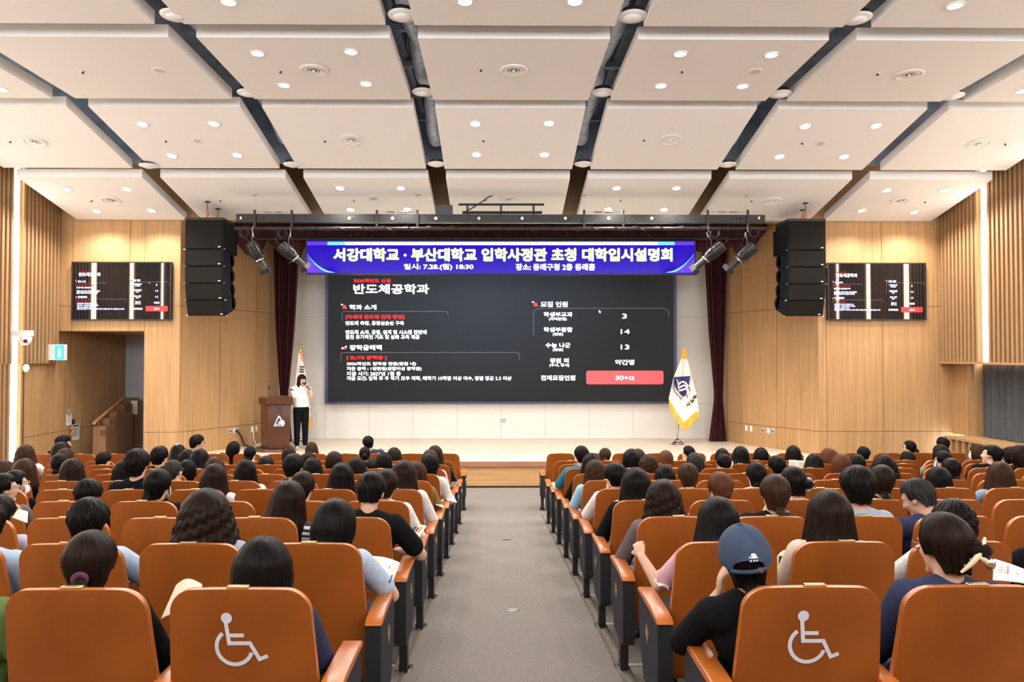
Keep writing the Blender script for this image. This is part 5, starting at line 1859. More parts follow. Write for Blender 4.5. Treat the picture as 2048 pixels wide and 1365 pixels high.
def top_mesh(pose, sleeve):
    k = (pose, sleeve)
    if k in _TOP:
        return _TOP[k]
    mb = MB()
    torso_prims(mb, 0.014)
    P = POSES[pose]
    for sd, s in (('L', -1), ('R', 1)):
        el, wr, d, n = P[sd]
        sh = Vector((s * SHO[0], SHO[1], SHO[2]))
        el, wr = Vector(el), Vector(wr)
        if sleeve == 'short':
            e = sh.lerp(el, 0.72)
            mb.cap(sh, 0.068, e, 0.066, 16)
        elif sleeve == 'elbow':
            mb.cap(sh, 0.068, el, 0.060, 16)
            mb.cap(el, 0.060, el.lerp(wr, 0.12), 0.058, 16)
        else:
            mb.cap(sh, 0.068, el, 0.060, 16)
            mb.cap(el, 0.060, el.lerp(wr, 0.90), 0.044, 16)
    mb.lathe([(0.062, 0.0), (0.066, 0.02), (0.060, 0.034), (0.05, 0.03)], (0, -0.150, 0.572), 20)
    me = solid(mb, 'shirt', CC['black'], 0.012, 2)
    _TOP[k] = me
    return me
mb = MB()
mb.ell((0, 0.01, 0.095), (0.175, 0.135, 0.115), None, 20, 14)
for s in (-1, 1):
    kn, an = (s * 0.115, 0.43, 0.055), (s * 0.115, 0.45, -0.34)
    mb.cap((s * 0.085, 0.02, 0.09), 0.098, kn, 0.072, 16)
    mb.cap(kn, 0.070, an, 0.055, 16)
TROUS_ME = solid(mb, 'trousers', M['trousers'], 0.013, 2)
mb = MB()
for s in (-1, 1):
    mb.cap((s * 0.115, 0.42, -0.405), 0.042, (s * 0.115, 0.615, -0.417), 0.030, 12)
SHOES_ME = solid(mb, 'shoes', M['shoe'], 0.011, 2)

# ---------------------------------------------------------------- people: hair
def hair_mesh(kind, seed=0, L_=0.18, off=0.022, wide=1.0, wave=0.0, bangs=0.035, open_deg=52, tuck=0.0, tufts=0.0, part=0.0, nape=None, flare=0.0, nt=112, nv=34):
    """a head of hair as a thick shell around the head centre; front is +Y"""
    rnd = random.Random(seed)
    ph = [rnd.uniform(0, 6.28) for _ in range(12)]
    a_, b_, zc, zt = 0.074 + off, 0.094 + off, 0.022, 0.022 + 0.092 + off
    cc = zt - zc
    def sm(x):
        x = max(0.0, min(1.0, x))
        return x * x * (3 - 2 * x)
    verts, uvs = [], []
    def ring(th, v, inner):
        at_ = abs(th)
        face = 1 - sm((math.degrees(at_) - open_deg) / 18.0)
        back = sm((math.degrees(at_) - 95) / 35)
        zend_side = -L_
        if nape is not None:
            zend_side = nape[0] + (nape[1] - nape[0]) * back
        zend = bangs * face + zend_side * (1 - face)
        zend += (0.010 * math.sin(9 * th + ph[0]) + 0.007 * math.sin(23 * th + ph[1])) * (1 - face) * (1.0 if nape is None else 0.35)
        qa = math.pi / 2 * cc
        ang_end = math.acos(max(-1, min(1, (zend - zc) / cc))) if zend > zc else math.pi / 2
        total = ang_end * cc if zend > zc else qa + (zc - zend)
        s = v * total
        if s < qa:
            z = zc + cc * math.cos(s / cc)
            rho = math.sin(s / cc)
        else:
            z = zc - (s - qa)
            rho = 1.0
        low = sm((zc - z) / 0.22)
        down = max(0.0, zc - z)
        wx = 1 + (wide - 1) * sm((zt - z) / 0.20) + flare * low
        wy = 1 + (wide - 1) * 0.6 * sm((zt - z) / 0.20) + flare * 0.3 * low
        if nape is not None:
            tp = sm(down / 0.11)
            wx *= 1 - 0.20 * tp
            wy *= 1 - 0.16 * tp
        if tuck:
            tk = sm((down - (L_ - 0.075)) / 0.09)
            wx *= 1 - tuck * tk
            wy *= 1 - tuck * 0.7 * tk
        rip = (0.010 * math.sin(17 * th + ph[2] + 3 * v) + 0.007 * math.sin(31 * th + ph[3] - 4 * v) + 0.006 * math.sin(53 * th + ph[4]))
        rip *= sm(v * 2.2) * (0.8 + 1.2 * low)
        if wave:
            rip += wave * (math.sin(z * 95 + 5 * th + ph[5]) * 0.5 + math.sin(z * 150 - 9 * th + ph[6]) * 0.35 + math.sin(21 * th + z * 60 + ph[7]) * 0.4) * sm(v * 1.5)
        if tufts:
            rip += tufts * (math.sin(11 * th + 7 * v + ph[8]) * math.sin(13 * v + 3 * th + ph[9]) + 0.5 * math.sin(29 * th - 15 * v + ph[10])) * (0.5 + 0.5 * sm(1.4 - v))
        f = 1 + rip - 0.11 * face * sm(v)
        if nape is not None:
            f -= 0.07 * sm((v - 0.72) / 0.28)
        if inner:
            f -= 0.13 + 0.06 * low
        x = rho * a_ * math.sin(th) * wx * f
        y = rho * b_ * math.cos(th) * wy * f - 0.012
        z2 = z
        if part:
            px_ = x - (0.018 if part > 0 else -0.018)
            if y > -0.07 and z > 0.06:
                z2 -= 0.006 * math.exp(-(px_ / 0.006) ** 2)
        if down > 0.08 and nape is None:
            y -= 0.020 * sm((down - 0.08) / 0.12) * back
        if inner:
            z2 -= 0.010 * (1 - rho)
            z2 = min(z2, zt - 0.012)
        return (x, y, z2)
    for inner in (0, 1):
        for i in range(nv + 1):
            v = 0.02 + 0.98 * i / nv
            for j in range(nt):
                th = -math.pi + 2 * math.pi * j / nt
                verts.append(ring(th, v, inner))
                uvs.append((j / nt, v))
    N = (nv + 1) * nt
    faces = []
    for i in range(nv):
        for j in range(nt):
            j2 = (j + 1) % nt
            a, b2, c, d = i * nt + j, i * nt + j2, (i + 1) * nt + j2, (i + 1) * nt + j
            faces.append((a, d, c, b2))
            faces.append((N + a, N + b2, N + c, N + d))
    for j in range(nt):
        j2 = (j + 1) % nt
        a, b2 = nv * nt + j, nv * nt + j2
        faces.append((a, N + a, N + b2, b2))
    faces.append(tuple(range(nt)))
    faces.append(tuple(N + j for j in range(nt))[::-1])
    return verts, uvs, faces

def locks(verts, uvs, faces, path, r, seg=18, ridges=7, seed=0):
    """a gathered tail of hair along a path"""
    rnd = random.Random(seed + 77)
    p0 = rnd.uniform(0, 6)
    base = len(verts)
    mb = MB()
    n = len(path)
    pts = [Vector(p) for p in path]
    up = None
    for i, p in enumerate(pts):
        t = (pts[min(i + 1, n - 1)] - pts[max(i - 1, 0)]).normalized()
        if up is None:
            up = Vector((1, 0, 0))
        a = (up - t * up.dot(t)).normalized()
        up = a
        b2 = t.cross(a)
        for k in range(seg):
            an = 2 * math.pi * k / seg
            rr = r[i] * (1 + 0.10 * math.sin(ridges * an + p0 + 1.5 * i / n) + 0.05 * math.sin(13 * an + p0 * 2))
            verts.append(tuple(p + (a * math.cos(an) + b2 * math.sin(an) * 0.85) * rr))
            uvs.append((k / seg * 0.4, i / n))
    for i in range(n - 1):
        for k in range(seg):
            k2 = (k + 1) % seg
            faces.append((base + i * seg + k, base + i * seg + k2, base + (i + 1) * seg + k2, base + (i + 1) * seg + k))
    faces.append(tuple(base + k for k in range(seg))[::-1])
    faces.append(tuple(base + (n - 1) * seg + k for k in range(seg)))

def knot(verts, uvs, faces, c, s, seed=0, seg=28, rings=18):
    base = len(verts)
    rnd = random.Random(seed)
    p0 = rnd.uniform(0, 6)
    for i in range(rings + 1):
        ph = math.pi * i / rings
        for k in range(seg):
            an = 2 * math.pi * k / seg
            f = 1 + 0.06 * math.sin(3 * an + 7 * ph + p0) + 0.03 * math.sin(11 * an - 9 * ph)
            verts.append((c[0] + s[0] * f * math.sin(ph) * math.cos(an), c[1] + s[1] * f * math.sin(ph) * math.sin(an), c[2] + s[2] * f * math.cos(ph)))
            uvs.append(((an / 6.28 + ph * 0.35) % 1.0, ph / math.pi * 0.5))
    for i in range(rings):
        for k in range(seg):
            k2 = (k + 1) % seg
            faces.append((base + i * seg + k, base + (i + 1) * seg + k, base + (i + 1) * seg + k2, base + i * seg + k2))

def finish_hair(v, u, f, name='hair'):
    me = bpy.data.meshes.new(name)
    me.from_pydata(v, [], f)
    me.materials.append(HC['black'])
    lay = me.uv_layers.new(name='UVMap')
    li = np.zeros(len(me.loops), dtype=np.int32)
    me.loops.foreach_get('vertex_index', li)
    lay.data.foreach_set('uv', np.array(u, dtype=np.float32)[li].ravel())
    me.polygons.foreach_set('use_smooth', [True] * len(me.polygons))
    me.update()
    return me
_HAIR = {}
def get_hair(kind, seed):
    k = (kind, seed)
    if k in _HAIR:
        return _HAIR[k]
    h = None
    if kind == 'short':
        h = hair_mesh(kind, seed, off=0.027, nape=(-0.012, -0.088), tufts=0.045, bangs=0.045, open_deg=60)
    elif kind == 'crop':
        h = hair_mesh(kind, seed, off=0.018, nape=(-0.005, -0.075), tufts=0.03, bangs=0.055, open_deg=62)
    elif kind == 'bob':
        h = hair_mesh(kind, seed, L_=0.135, off=0.029, wide=1.15, tuck=0.13, bangs=0.025, part=1 if seed % 2 else 0)
    elif kind == 'long':
        h = hair_mesh(kind, seed, L_=0.29, off=0.026, wide=1.16, flare=0.22, bangs=0.040, part=1 if seed % 2 else -1)
    elif kind == 'wavy':
        h = hair_mesh(kind, seed, L_=0.19, off=0.026, wide=1.16, flare=0.26, wave=0.035, bangs=0.035, part=-1)
    elif kind == 'tousled':
        h = hair_mesh(kind, seed, L_=0.115, off=0.030, wide=1.06, tuck=0.16, wave=0.045, tufts=0.03, bangs=0.03)
    elif kind == 'curly':
        h = hair_mesh(kind, seed, L_=0.205, off=0.030, wide=1.24, flare=0.36, wave=0.060, bangs=0.035, tuck=0.06)
    else:
        h = hair_mesh(kind, seed, off=0.024 if kind in ('sidebun', 'pony', 'updo') else 0.018, nape=(-0.030, -0.098), bangs=0.062, open_deg=62)
        v, u, f = h
        if kind == 'pony':
            locks(v, u, f, [(0, -0.105, -0.022), (0, -0.140, -0.036), (0.004, -0.152, -0.080), (0.006, -0.150, -0.14), (0.0, -0.148, -0.20), (-0.01, -0.145, -0.27)], [0.020, 0.024, 0.036, 0.040, 0.034, 0.008], seed=seed)
        elif kind == 'lowpony':
            locks(v, u, f, [(0, -0.080, -0.075), (0.005, -0.112, -0.09), (0.016, -0.135, -0.125), (0.03, -0.145, -0.17), (0.045, -0.145, -0.215), (0.055, -0.14, -0.26)], [0.024, 0.028, 0.040, 0.042, 0.034, 0.010], seed=seed)
        elif kind == 'lowbun':
            knot(v, u, f, (0, -0.105, -0.078), (0.052, 0.040, 0.042), seed)
        elif kind == 'bun':
            knot(v, u, f, (0.0, -0.135, -0.01), (0.046, 0.042, 0.046), seed)
        elif kind == 'updo':
            knot(v, u, f, (0, -0.088, -0.015), (0.056, 0.040, 0.072), seed)
        elif kind == 'sidebun':
            knot(v, u, f, (0.040, -0.128, -0.004), (0.048, 0.044, 0.038), seed)
        h = (v, u, f)
    me = finish_hair(*h)
    _HAIR[k] = me
    return me

def slot(o, i, m):
    o.material_slots[i].link = 'OBJECT'
    o.material_slots[i].material = m

def glasses(par, m):
    mb = MB()
    for s in (-1, 1):
        pts = [(s * 0.034 + 0.024 * math.cos(k * 0.4189), 0.098, 0.0 + 0.021 * math.sin(k * 0.4189)) for k in range(16)]
        mb.tube(pts, 0.0026, 6, caps=False)
        mb.tube([(s * 0.058, 0.096, 0.006), (s * 0.076, 0.07, 0.008), (s * 0.084, -0.005, 0.006), (s * 0.080, -0.022, -0.012)], 0.0024, 6)
    mb.tube([(-0.010, 0.100, 0.004), (0, 0.104, 0.008), (0.010, 0.100, 0.004)], 0.0024, 6)
    return mb.obj('glasses', m, par, smooth=True)
def mask(par):
    rows = []
    for i in range(9):
        z = -0.018 - 0.100 * i / 8
        r = []
        for j in range(17):
            th = math.radians(-62 + 124 * j / 16)
            bul = 1 - ((i - 4) / 4) ** 2
            r.append(((0.066 + 0.004 * bul) * math.sin(th), 0.018 + (0.080 + 0.022 * bul * math.cos(th) ** 2 - (0.02 if i > 6 else 0)) * math.cos(th), z))
        rows.append(r)
    vs = [p for r in rows for p in r] + [(p[0] * 0.96, p[1] - 0.004, p[2]) for r in rows for p in r]
    N = 9 * 17
    fs = []
    for i in range(8):
        for j in range(16):
            a = i * 17 + j
            fs += [(a, a + 17, a + 18, a + 1), (N + a, N + a + 1, N + a + 18, N + a + 17)]
    mb = MB().add(vs, fs)
    for s in (-1, 1):
        mb.tube([(s * 0.058, 0.055, -0.03), (s * 0.076, 0.01, -0.006), (s * 0.080, -0.02, 0.01), (s * 0.080, -0.028, -0.02), (s * 0.072, 0.0, -0.06), (s * 0.056, 0.05, -0.10)], 0.0022, 5)
    return mb.obj('face_mask', M['mask'], par, smooth=True)
# ---------------------------------------------------------------- people: the audience
HAIRW = {'short': 'short', 'crop': 'cropped', 'bob': 'bobbed', 'long': 'long', 'wavy': 'wavy', 'tousled': 'tousled', 'curly': 'curly', 'pony': 'ponytailed', 'lowpony': 'low-tied', 'lowbun': 'low-bun', 'bun': 'bun', 'updo': 'pinned-up', 'sidebun': 'side-bun'}
COLW = {'black': 'black', 'darkbrown': 'dark brown', 'brown': 'brown', 'auburn': 'auburn', 'grey': 'greying'}
SHW = {'lightblue': 'pale blue', 'greyblue': 'blue-grey', 'sky': 'sky-blue'}
# row, x, y of the top of the head, hair, hair colour, top, head turn (left +), pose, sleeve, nod, extras
PEOPLE = [
 (0, 180, 1060, 'pony', 'darkbrown', 'black', -12, 'lap', 'long', 0, 'tie'), (0, 525, 1075, 'bob', 'black', 'navy', -10, 'lap', 'short', 8, ''), (0, -78, 1060, 'bob', 'black', 'green', 0, 'left_rest', 'long', 0, ''),
 (0, 1485, 1048, 'lowpony', 'black', 'black', 10, 'chin', 'elbow', 4, 'navycap'), (0, 1897, 1024, 'sidebun', 'darkbrown', 'navy', 39, 'lap', 'elbow', 6, 'claw tortoise'),
 (1, -30, 1000, 'short', 'black', 'lightblue', 0, 'lap', 'elbow', 0, ''), (1, 175, 995, 'short', 'black', 'lightblue', -20, 'elbow_out', 'short', 6, 'wire'), (1, 413, 978, 'curly', 'darkbrown', 'greyblue', 0, 'lap', 'short', 0, ''),
 (1, 664, 997, 'bob', 'black', 'lightblue', -24, 'write', 'short', 14, 'wire'), (1, 1437, 993, 'long', 'black', 'pink', 10, 'left_fist', 'short', 8, ''), (1, 1660, 979, 'long', 'darkbrown', 'beige', 22, 'lap', 'elbow', 4, 'chainclip'),
 (1, 1910, 997, 'tousled', 'black', 'white', 8, 'left_rest', 'elbow', 12, ''), (1, 2112, 1000, 'short', 'black', 'black', 8, 'left_rest', 'short', 0, ''),
 (2, -5, 990, 'short', 'black', 'lilac', -10, 'elbow_out', 'short', 6, ''), (2, 578, 960, 'long', 'darkbrown', 'striped', 0, 'lap', 'short', 0, ''), (2, 742, 938, 'crop', 'black', 'black', -4, 'elbow_out', 'short', 18, ''),
 (2, 1326, 958, 'wavy', 'darkbrown', 'grey', 0, 'left_near', 'elbow', 0, ''), (2, 1550, 945, 'lowpony', 'brown', 'black', 26, 'lap', 'short', 0, 'wire blacktie'), (2, 1713, 930, 'short', 'black', 'greyblue', 14, 'lap', 'short', 0, ''),
 (2, 1850, 951, 'crop', 'grey', 'navy', 44, 'left_rest', 'short', 22, ''),
 (3, 3, 945, 'crop', 'black', 'grey', -50, 'lap', 'short', 0, 'wire'), (3, 174, 957, 'short', 'black', 'black', -20, 'lap', 'short', 16, 'wire'), (3, 316, 937, 'pony', 'black', 'black', -36, 'lap', 'short', 4, 'mask silverclip'),
 (3, 603, 942, 'updo', 'darkbrown', 'black', -30, 'lap', 'short', 10, 'whiteclip'), (3, 770, 937, 'updo', 'darkbrown', 'white', -20, 'arm_near', 'elbow', 6, ''), (3, 1272, 935, 'long', 'black', 'black', 8, 'left_near', 'elbow', 0, ''),
 (3, 1441, 943, 'updo', 'auburn', 'striped', 30, 'left_near', 'elbow', 0, 'mask frame'), (3, 1590, 932, 'sidebun', 'black', 'beige', 30, 'lap', 'short', 6, 'scrunchie'), (3, 1763, 926, 'lowpony', 'darkbrown', 'black', 12, 'lap', 'short', 0, ''),
 (4, 28, 940, 'updo', 'black', 'black', -48, 'lap', 'short', 0, 'mask wire'), (4, 275, 897, 'short', 'black', 'black', -28, 'lap', 'short', 0, 'frame'), (4, 430, 927, 'long', 'darkbrown', 'white', 0, 'lap', 'short', 0, ''),
 (4, 684, 925, 'long', 'black', 'black', 0, 'lap', 'short', 0, ''), (4, 808, 920, 'long', 'darkbrown', 'white', -10, 'arm_near', 'elbow', 0, ''), (4, 1232, 925, 'short', 'black', 'white', 16, 'pray', 'elbow', 6, 'watch'),
 (4, 1376, 924, 'lowpony', 'brown', 'beige', 20, 'lap', 'short', 0, ''), (4, 1513, 922, 'lowbun', 'black', 'white', 22, 'lap', 'short', 0, ''), (4, 1877, 933, 'long', 'black', 'black', 10, 'lap', 'short', 0, ''), (4, 2000, 923, 'long', 'brown', 'denim', 10, 'left_rest', 'long', 0, ''),
 (5, 50, 917, 'long', 'brown', 'black', -12, 'lap', 'elbow', 0, ''), (5, 145, 917, 'long', 'darkbrown', 'navy', -8, 'lap', 'short', 0, ''), (5, 248, 920, 'long', 'black', 'white', 0, 'lap', 'short', 0, ''), (5, 345, 918, 'crop', 'grey', 'black', -36, 'lap', 'short', 0, 'frame'),
 (5, 492, 919, 'long', 'black', 'white', 0, 'lap', 'short', 0, ''), (5, 587, 907, 'short', 'black', 'navy', -26, 'lap', 'short', 0, ''), (5, 833, 922, 'long', 'brown', 'khaki', -8, 'arm_near', 'long', 0, ''),
 (5, 1190, 918, 'wavy', 'brown', 'sky', 4, 'left_near', 'short', 0, ''), (5, 1330, 930, 'bob', 'black', 'black', 0, 'lap', 'short', 0, ''), (5, 1768, 910, 'curly', 'black', 'black', 8, 'lap', 'short', 0, ''), (5, 1905, 913, 'lowpony', 'black', 'black', 28, 'lap', 'short', 6, ''),
 (6, 5, 918, 'bob', 'brown', 'grey', -44, 'lap', 'short', 0, 'wire'), (6, 120, 905, 'lowbun', 'black', 'black', -16, 'lap', 'short', 0, ''), (6, 375, 918, 'long', 'black', 'white', -10, 'lap', 'short', 0, ''), (6, 430, 914, 'bob', 'brown', 'black', 0, 'lap', 'short', 0, ''),
 (6, 625, 915, 'long', 'black', 'black', 0, 'lap', 'short', 0, ''), (6, 712, 913, 'long', 'black', 'grey', 0, 'lap', 'short', 0, ''), (6, 860, 907, 'tousled', 'black', 'white', 0, 'arm_near', 'elbow', 0, ''),
 (6, 1183, 906, 'long', 'black', 'black', 4, 'left_near', 'long', 0, ''), (6, 1297, 909, 'tousled', 'brown', 'white', 0, 'lap', 'short', 0, ''), (6, 1553, 911, 'short', 'black', 'grey', 20, 'lap', 'short', 0, ''), (6, 1683, 908, 'bob', 'auburn', 'black', 10, 'lap', 'short', 0, ''),
 (7, 320, 892, 'short', 'black', 'black', -32, 'lap', 'short', 0, ''), (7, 400, 897, 'long', 'black', 'black', 0, 'lap', 'short', 0, 'crystal'), (7, 668, 903, 'bob', 'darkbrown', 'white', 0, 'lap', 'short', 0, ''), (7, 768, 905, 'bob', 'black', 'black', 0, 'lap', 'short', 0, ''), (7, 860, 899, 'long', 'brown', 'beige', 0, 'lap', 'short', 0, ''),
 (7, 1163, 890, 'crop', 'black', 'teal', 14, 'left_rest', 'short', 0, ''), (7, 1263, 898, 'bob', 'black', 'black', 0, 'lap', 'short', 0, ''), (7, 1388, 902, 'tousled', 'grey', 'black', 6, 'lap', 'short', 0, ''), (7, 1448, 907, 'updo', 'black', 'black', 36, 'lap', 'short', 4, 'whiteclaw'),
 (7, 1629, 906, 'long', 'black', 'black', 4, 'read', 'short', 10, ''), (7, 1713, 908, 'bob', 'black', 'grey', 4, 'lap', 'short', 0, ''), (7, 1890, 901, 'updo', 'black', 'black', 44, 'lap', 'short', 8, 'mask'), (7, 1985, 887, 'crop', 'black', 'black', 48, 'lap', 'short', -4, ''), (7, 2044, 890, 'bob', 'darkbrown', 'black', 40, 'lap', 'short', 10, ''),
 (8, 52, 889, 'wavy', 'brown', 'white', 0, 'arm_near', 'elbow', 0, ''), (8, 130, 897, 'bob', 'brown', 'black', -30, 'arm_near', 'elbow', 0, ''), (8, 205, 903, 'short', 'black', 'white', -36, 'lap', 'short', 10, 'pearl'), (8, 374, 899, 'bob', 'black', 'grey', 0, 'lap', 'short', 0, ''),
 (8, 531, 912, 'bob', 'black', 'black', 0, 'lap', 'short', 0, ''), (8, 617, 905, 'bob', 'black', 'black', 0, 'lap', 'short', 0, ''), (8, 741, 915, 'bob', 'black', 'white', 0, 'lap', 'short', 0, ''), (8, 870, 891, 'long', 'darkbrown', 'black', -6, 'arm_near', 'elbow', 0, ''),
 (8, 1332, 900, 'long', 'auburn', 'white', 0, 'lap', 'short', 0, ''), (8, 1481, 892, 'long', 'black', 'black', 0, 'lap', 'short', 0, ''), (8, 1660, 895, 'bob', 'auburn', 'black', 46, 'lap', 'short', 0, ''), (8, 2028, 893, 'bob', 'black', 'black', 46, 'lap', 'short', 14, ''),
 (9, 123, 884, 'bob', 'darkbrown', 'black', -48, 'lap', 'short', 0, ''), (9, 357, 888, 'long', 'black', 'white', 0, 'lap', 'short', 6, 'whitecap'), (9, 500, 891, 'lowbun', 'black', 'white', -26, 'lap', 'short', 0, 'headband'), (9, 578, 894, 'bob', 'darkbrown', 'grey', 0, 'lap', 'short', 0, ''),
 (9, 730, 893, 'bun', 'black', 'black', 0, 'lap', 'short', 0, 'orangetie'), (9, 788, 895, 'bob', 'darkbrown', 'black', 0, 'lap', 'short', 0, ''), (9, 1210, 896, 'pony', 'brown', 'white', 0, 'lap', 'short', 0, ''), (9, 1276, 898, 'bob', 'brown', 'grey', 0, 'lap', 'short', 0, 'pearl'),
 (9, 1378, 890, 'crop', 'black', 'white', 46, 'lap', 'short', 0, ''), (9, 1445, 897, 'bob', 'black', 'black', 0, 'lap', 'short', 0, ''), (9, 1523, 895, 'bob', 'black', 'white', 24, 'lap', 'short', 0, 'mask'), (9, 1587, 891, 'long', 'black', 'navy', 6, 'lap', 'short', 0, ''),
 (9, 1727, 893, 'short', 'black', 'black', 8, 'lap', 'short', 0, ''), (9, 1818, 902, 'bob', 'black', 'white', 40, 'lap', 'short', 10, ''), (9, 1882, 889, 'bob', 'darkbrown', 'greyblue', 40, 'left_near', 'elbow', 0, ''), (9, 1957, 888, 'bob', 'brown', 'navy', 48, 'lap', 'short', 0, 'mask'),
 (10, 127, 870, 'short', 'black', 'black', -56, 'lap', 'short', 0, ''), (10, 395, 868, 'short', 'black', 'greyblue', -54, 'lap', 'short', 0, 'frame'), (10, 469, 880, 'bob', 'black', 'black', 0, 'lap', 'short', 0, ''), (10, 623, 884, 'long', 'brown', 'black', 0, 'lap', 'short', 0, ''),
 (10, 736, 869, 'crop', 'black', 'navy', 0, 'lap', 'long', 0, ''), (10, 1820, 881, 'pony', 'black', 'white', 52, 'lap', 'short', 0, 'frame ribbon'), (10, 1885, 874, 'short', 'black', 'grey', 30, 'lap', 'short', 0, ''),
]
def hand_of_rank(p):
    return abs((p[1] - 1000))
def aisle_rank(p):
    left = p[1] < 1000
    same = sorted([q for q in PEOPLE if q[0] == p[0] and (q[1] < 1000) == left], key=hand_of_rank)
    return same.index(p) + 1, ('left' if left else 'right')

def add_extra(name, o, hair, H):
    """worn things: children of the person (face) or of the hair"""
    if name in ('wire', 'frame', 'tortoise'):
        g = glasses(o, {'wire': M['wire'], 'frame': M['lens'], 'tortoise': TORT}[name])
        g.matrix_local = H
        return
    if name == 'mask':
        mask(o).matrix_local = H
        return
    if name == 'watch':
        el, wr, d, n = POSES['pray']['L']
        e, w = Vector(el), Vector(wr)
        c = e.lerp(w, 0.80)
        t = (w - e).normalized()
        MB().tube([c - t * 0.012, c + t * 0.012], 0.037, 16).ell(c + Vector((-0.034, -0.012, 0)), (0.012, 0.018, 0.018)).obj('wristwatch', M['black'], o, smooth=True)
        return
    mb = MB()
    mt, nm = M['gold'], 'hair_clip'
    if name == 'tie':
        mb.lathe([(0.014, -0.008), (0.026, -0.006), (0.028, 0.004), (0.022, 0.009), (0.012, 0.008)], (0, 0, 0), 18)
        mb.v = [(x * 1.15, -0.130 - z, -0.030 + y * 1.15) for x, y, z in mb.v]
        mt, nm = PURPLE, 'hair_tie'
    elif name in ('blacktie', 'orangetie'):
        c = (0.014, -0.124, -0.10) if name == 'blacktie' else (0, -0.118, -0.01)
        mb.lathe([(0.03, -0.016), (0.040, -0.012), (0.040, 0.012), (0.03, 0.016)], c, 18)
        mt, nm = (M['black'] if name == 'blacktie' else M['rail_wood']), 'hair_tie'
    elif name == 'scrunchie':
        vs, fs = [], []
        for i in range(40):
            a = 2 * math.pi * i / 40
            rr = 0.014 + 0.004 * math.sin(9 * a)
            for k in range(8):
                b2 = 2 * math.pi * k / 8
                R0 = 0.046 + rr * math.cos(b2)
                p = Vector((R0 * math.cos(a), rr * math.sin(b2) + 0.003 * math.sin(11 * a), R0 * math.sin(a)))
                vs.append(Matrix.Rotation(math.radians(-38), 3, 'Z') @ p + Vector((0.050, -0.092, -0.005)))
        for i in range(40):
            for k in range(8):
                a, b2, c, d = i * 8 + k, i * 8 + (k + 1) % 8, ((i + 1) % 40) * 8 + (k + 1) % 8, ((i + 1) % 40) * 8 + k
                fs.append((a, b2, c, d))
        mb.add(vs, fs)
        mt, nm = SPECK, 'scrunchie'
    elif name == 'claw':
        pts = [Vector((0.012 + 0.050 * t, -0.122 - 0.030 * math.cos(t * 1.3) - 0.012 * t, -0.020 + 0.066 * t)) for t in [k / 8 for k in range(-8, 9)]]
        mb.tube(pts, [0.005 + 0.006 * (1 - (k / 8) ** 2) for k in range(-8, 9)], 8)
        for k in (-5, -2, 2, 5):
            p = pts[k + 8]
            mb.tube([p, p + Vector((0.012, 0.035, 0))], 0.004, 6)
        mb.cap((0.014, -0.152, -0.022), 0.011, (0.045, -0.160, -0.045), 0.011)
        mt = CREAM
        o2 = MB().ell((0.055, -0.162, -0.052), (0.022, 0.012, 0.022)).obj('clip_knob', M['chrome'], hair, smooth=True)
    elif name == 'whiteclaw':
        pts = [Vector((0.055 + 0.016 * math.sin(t * 1.3), -0.105 - 0.018 * math.cos(t * 1.5), 0.058 * t - 0.012)) for t in [k / 6 for k in range(-6, 7)]]
        mb.tube(pts, 0.008, 8)
        mt = M['white_plastic']
    elif name == 'chainclip':
        for k in range(3):
            x = -0.016 + 0.028 * k
            q = [(x - 0.014, 0.066 - 0.004 * k), (x + 0.014, 0.066 - 0.004 * k), (x + 0.014, 0.046 - 0.004 * k), (x - 0.014, 0.046 - 0.004 * k)]
            mb.tube([(a, -0.108 + 0.010 * abs(a) / 0.05 - 0.010, b2) for a, b2 in q + q[:1]], 0.0042, 6)
        mt = M['gold']
    elif name == 'silverclip':
        mb.ell((-0.050, -0.098, 0.000), (0.014, 0.008, 0.018))
        mb.tube([(-0.046, -0.098, 0.012), (-0.036, -0.104, 0.034), (-0.028, -0.104, 0.044)], 0.004, 6)
        mb.cap((-0.016, -0.112, 0.030), 0.006, (-0.012, -0.112, 0.042), 0.004)
        mt = M['chrome']
    elif name in ('whiteclip', 'pearl'):
        for k in range(4):
            mb.ell((-0.012 + 0.010 * k + (0.03 if name == 'pearl' else 0), -0.100 - 0.001 * k, 0.062 - 0.008 * k), (0.009, 0.008, 0.009), None, 10, 8)
        mt = M['white_plastic']
    elif name == 'crystal':
        for k in range(5):
            mb.ell((-0.018 + 0.010 * k, -0.098, 0.070 + 0.008 * math.sin(k * 1.6)), (0.006, 0.005, 0.006), None, 8, 6)
        mt = M['chrome']
    elif name == 'headband':
        mb.tube([(0.092 * math.cos(a), 0.012 - 0.05 * math.sin(a), 0.022 + 0.102 * math.sin(a)) for a in [math.pi * k / 20 for k in range(21)]], 0.003, 6)
        mt, nm = M['wire'], 'headband'
    elif name == 'ribbon':
        mb.prism([(0.0, -0.05), (0.07, -0.03), (0.06, -0.06), (0.005, -0.066), (-0.06, -0.06), (-0.07, -0.03)], 1, -0.128, -0.118)
        mt, nm = M['black'], 'ribbon'
    elif name in ('navycap', 'whitecap'):
        return cap_on(hair, NAVYCAP if name == 'navycap' else M['mask'], name == 'navycap')
    e = mb.obj(nm, mt, hair, smooth=True)
    return e
TORT = mat('tortoise_frame', (0.28, 0.09, 0.03), 0.25, vary=0.4, scale=60)
PURPLE = mat('purple_elastic', (0.09, 0.025, 0.06), 0.8)
CREAM = mat('cream_plastic', (0.72, 0.62, 0.40), 0.3)
SPECK = mat('speckled_scrunchie', (0.52, 0.52, 0.55), 0.8, vary=0.55, scale=55)
NAVYCAP = mat('navy_cap_cloth', (0.026, 0.046, 0.088), 0.85, vary=0.18, scale=16)

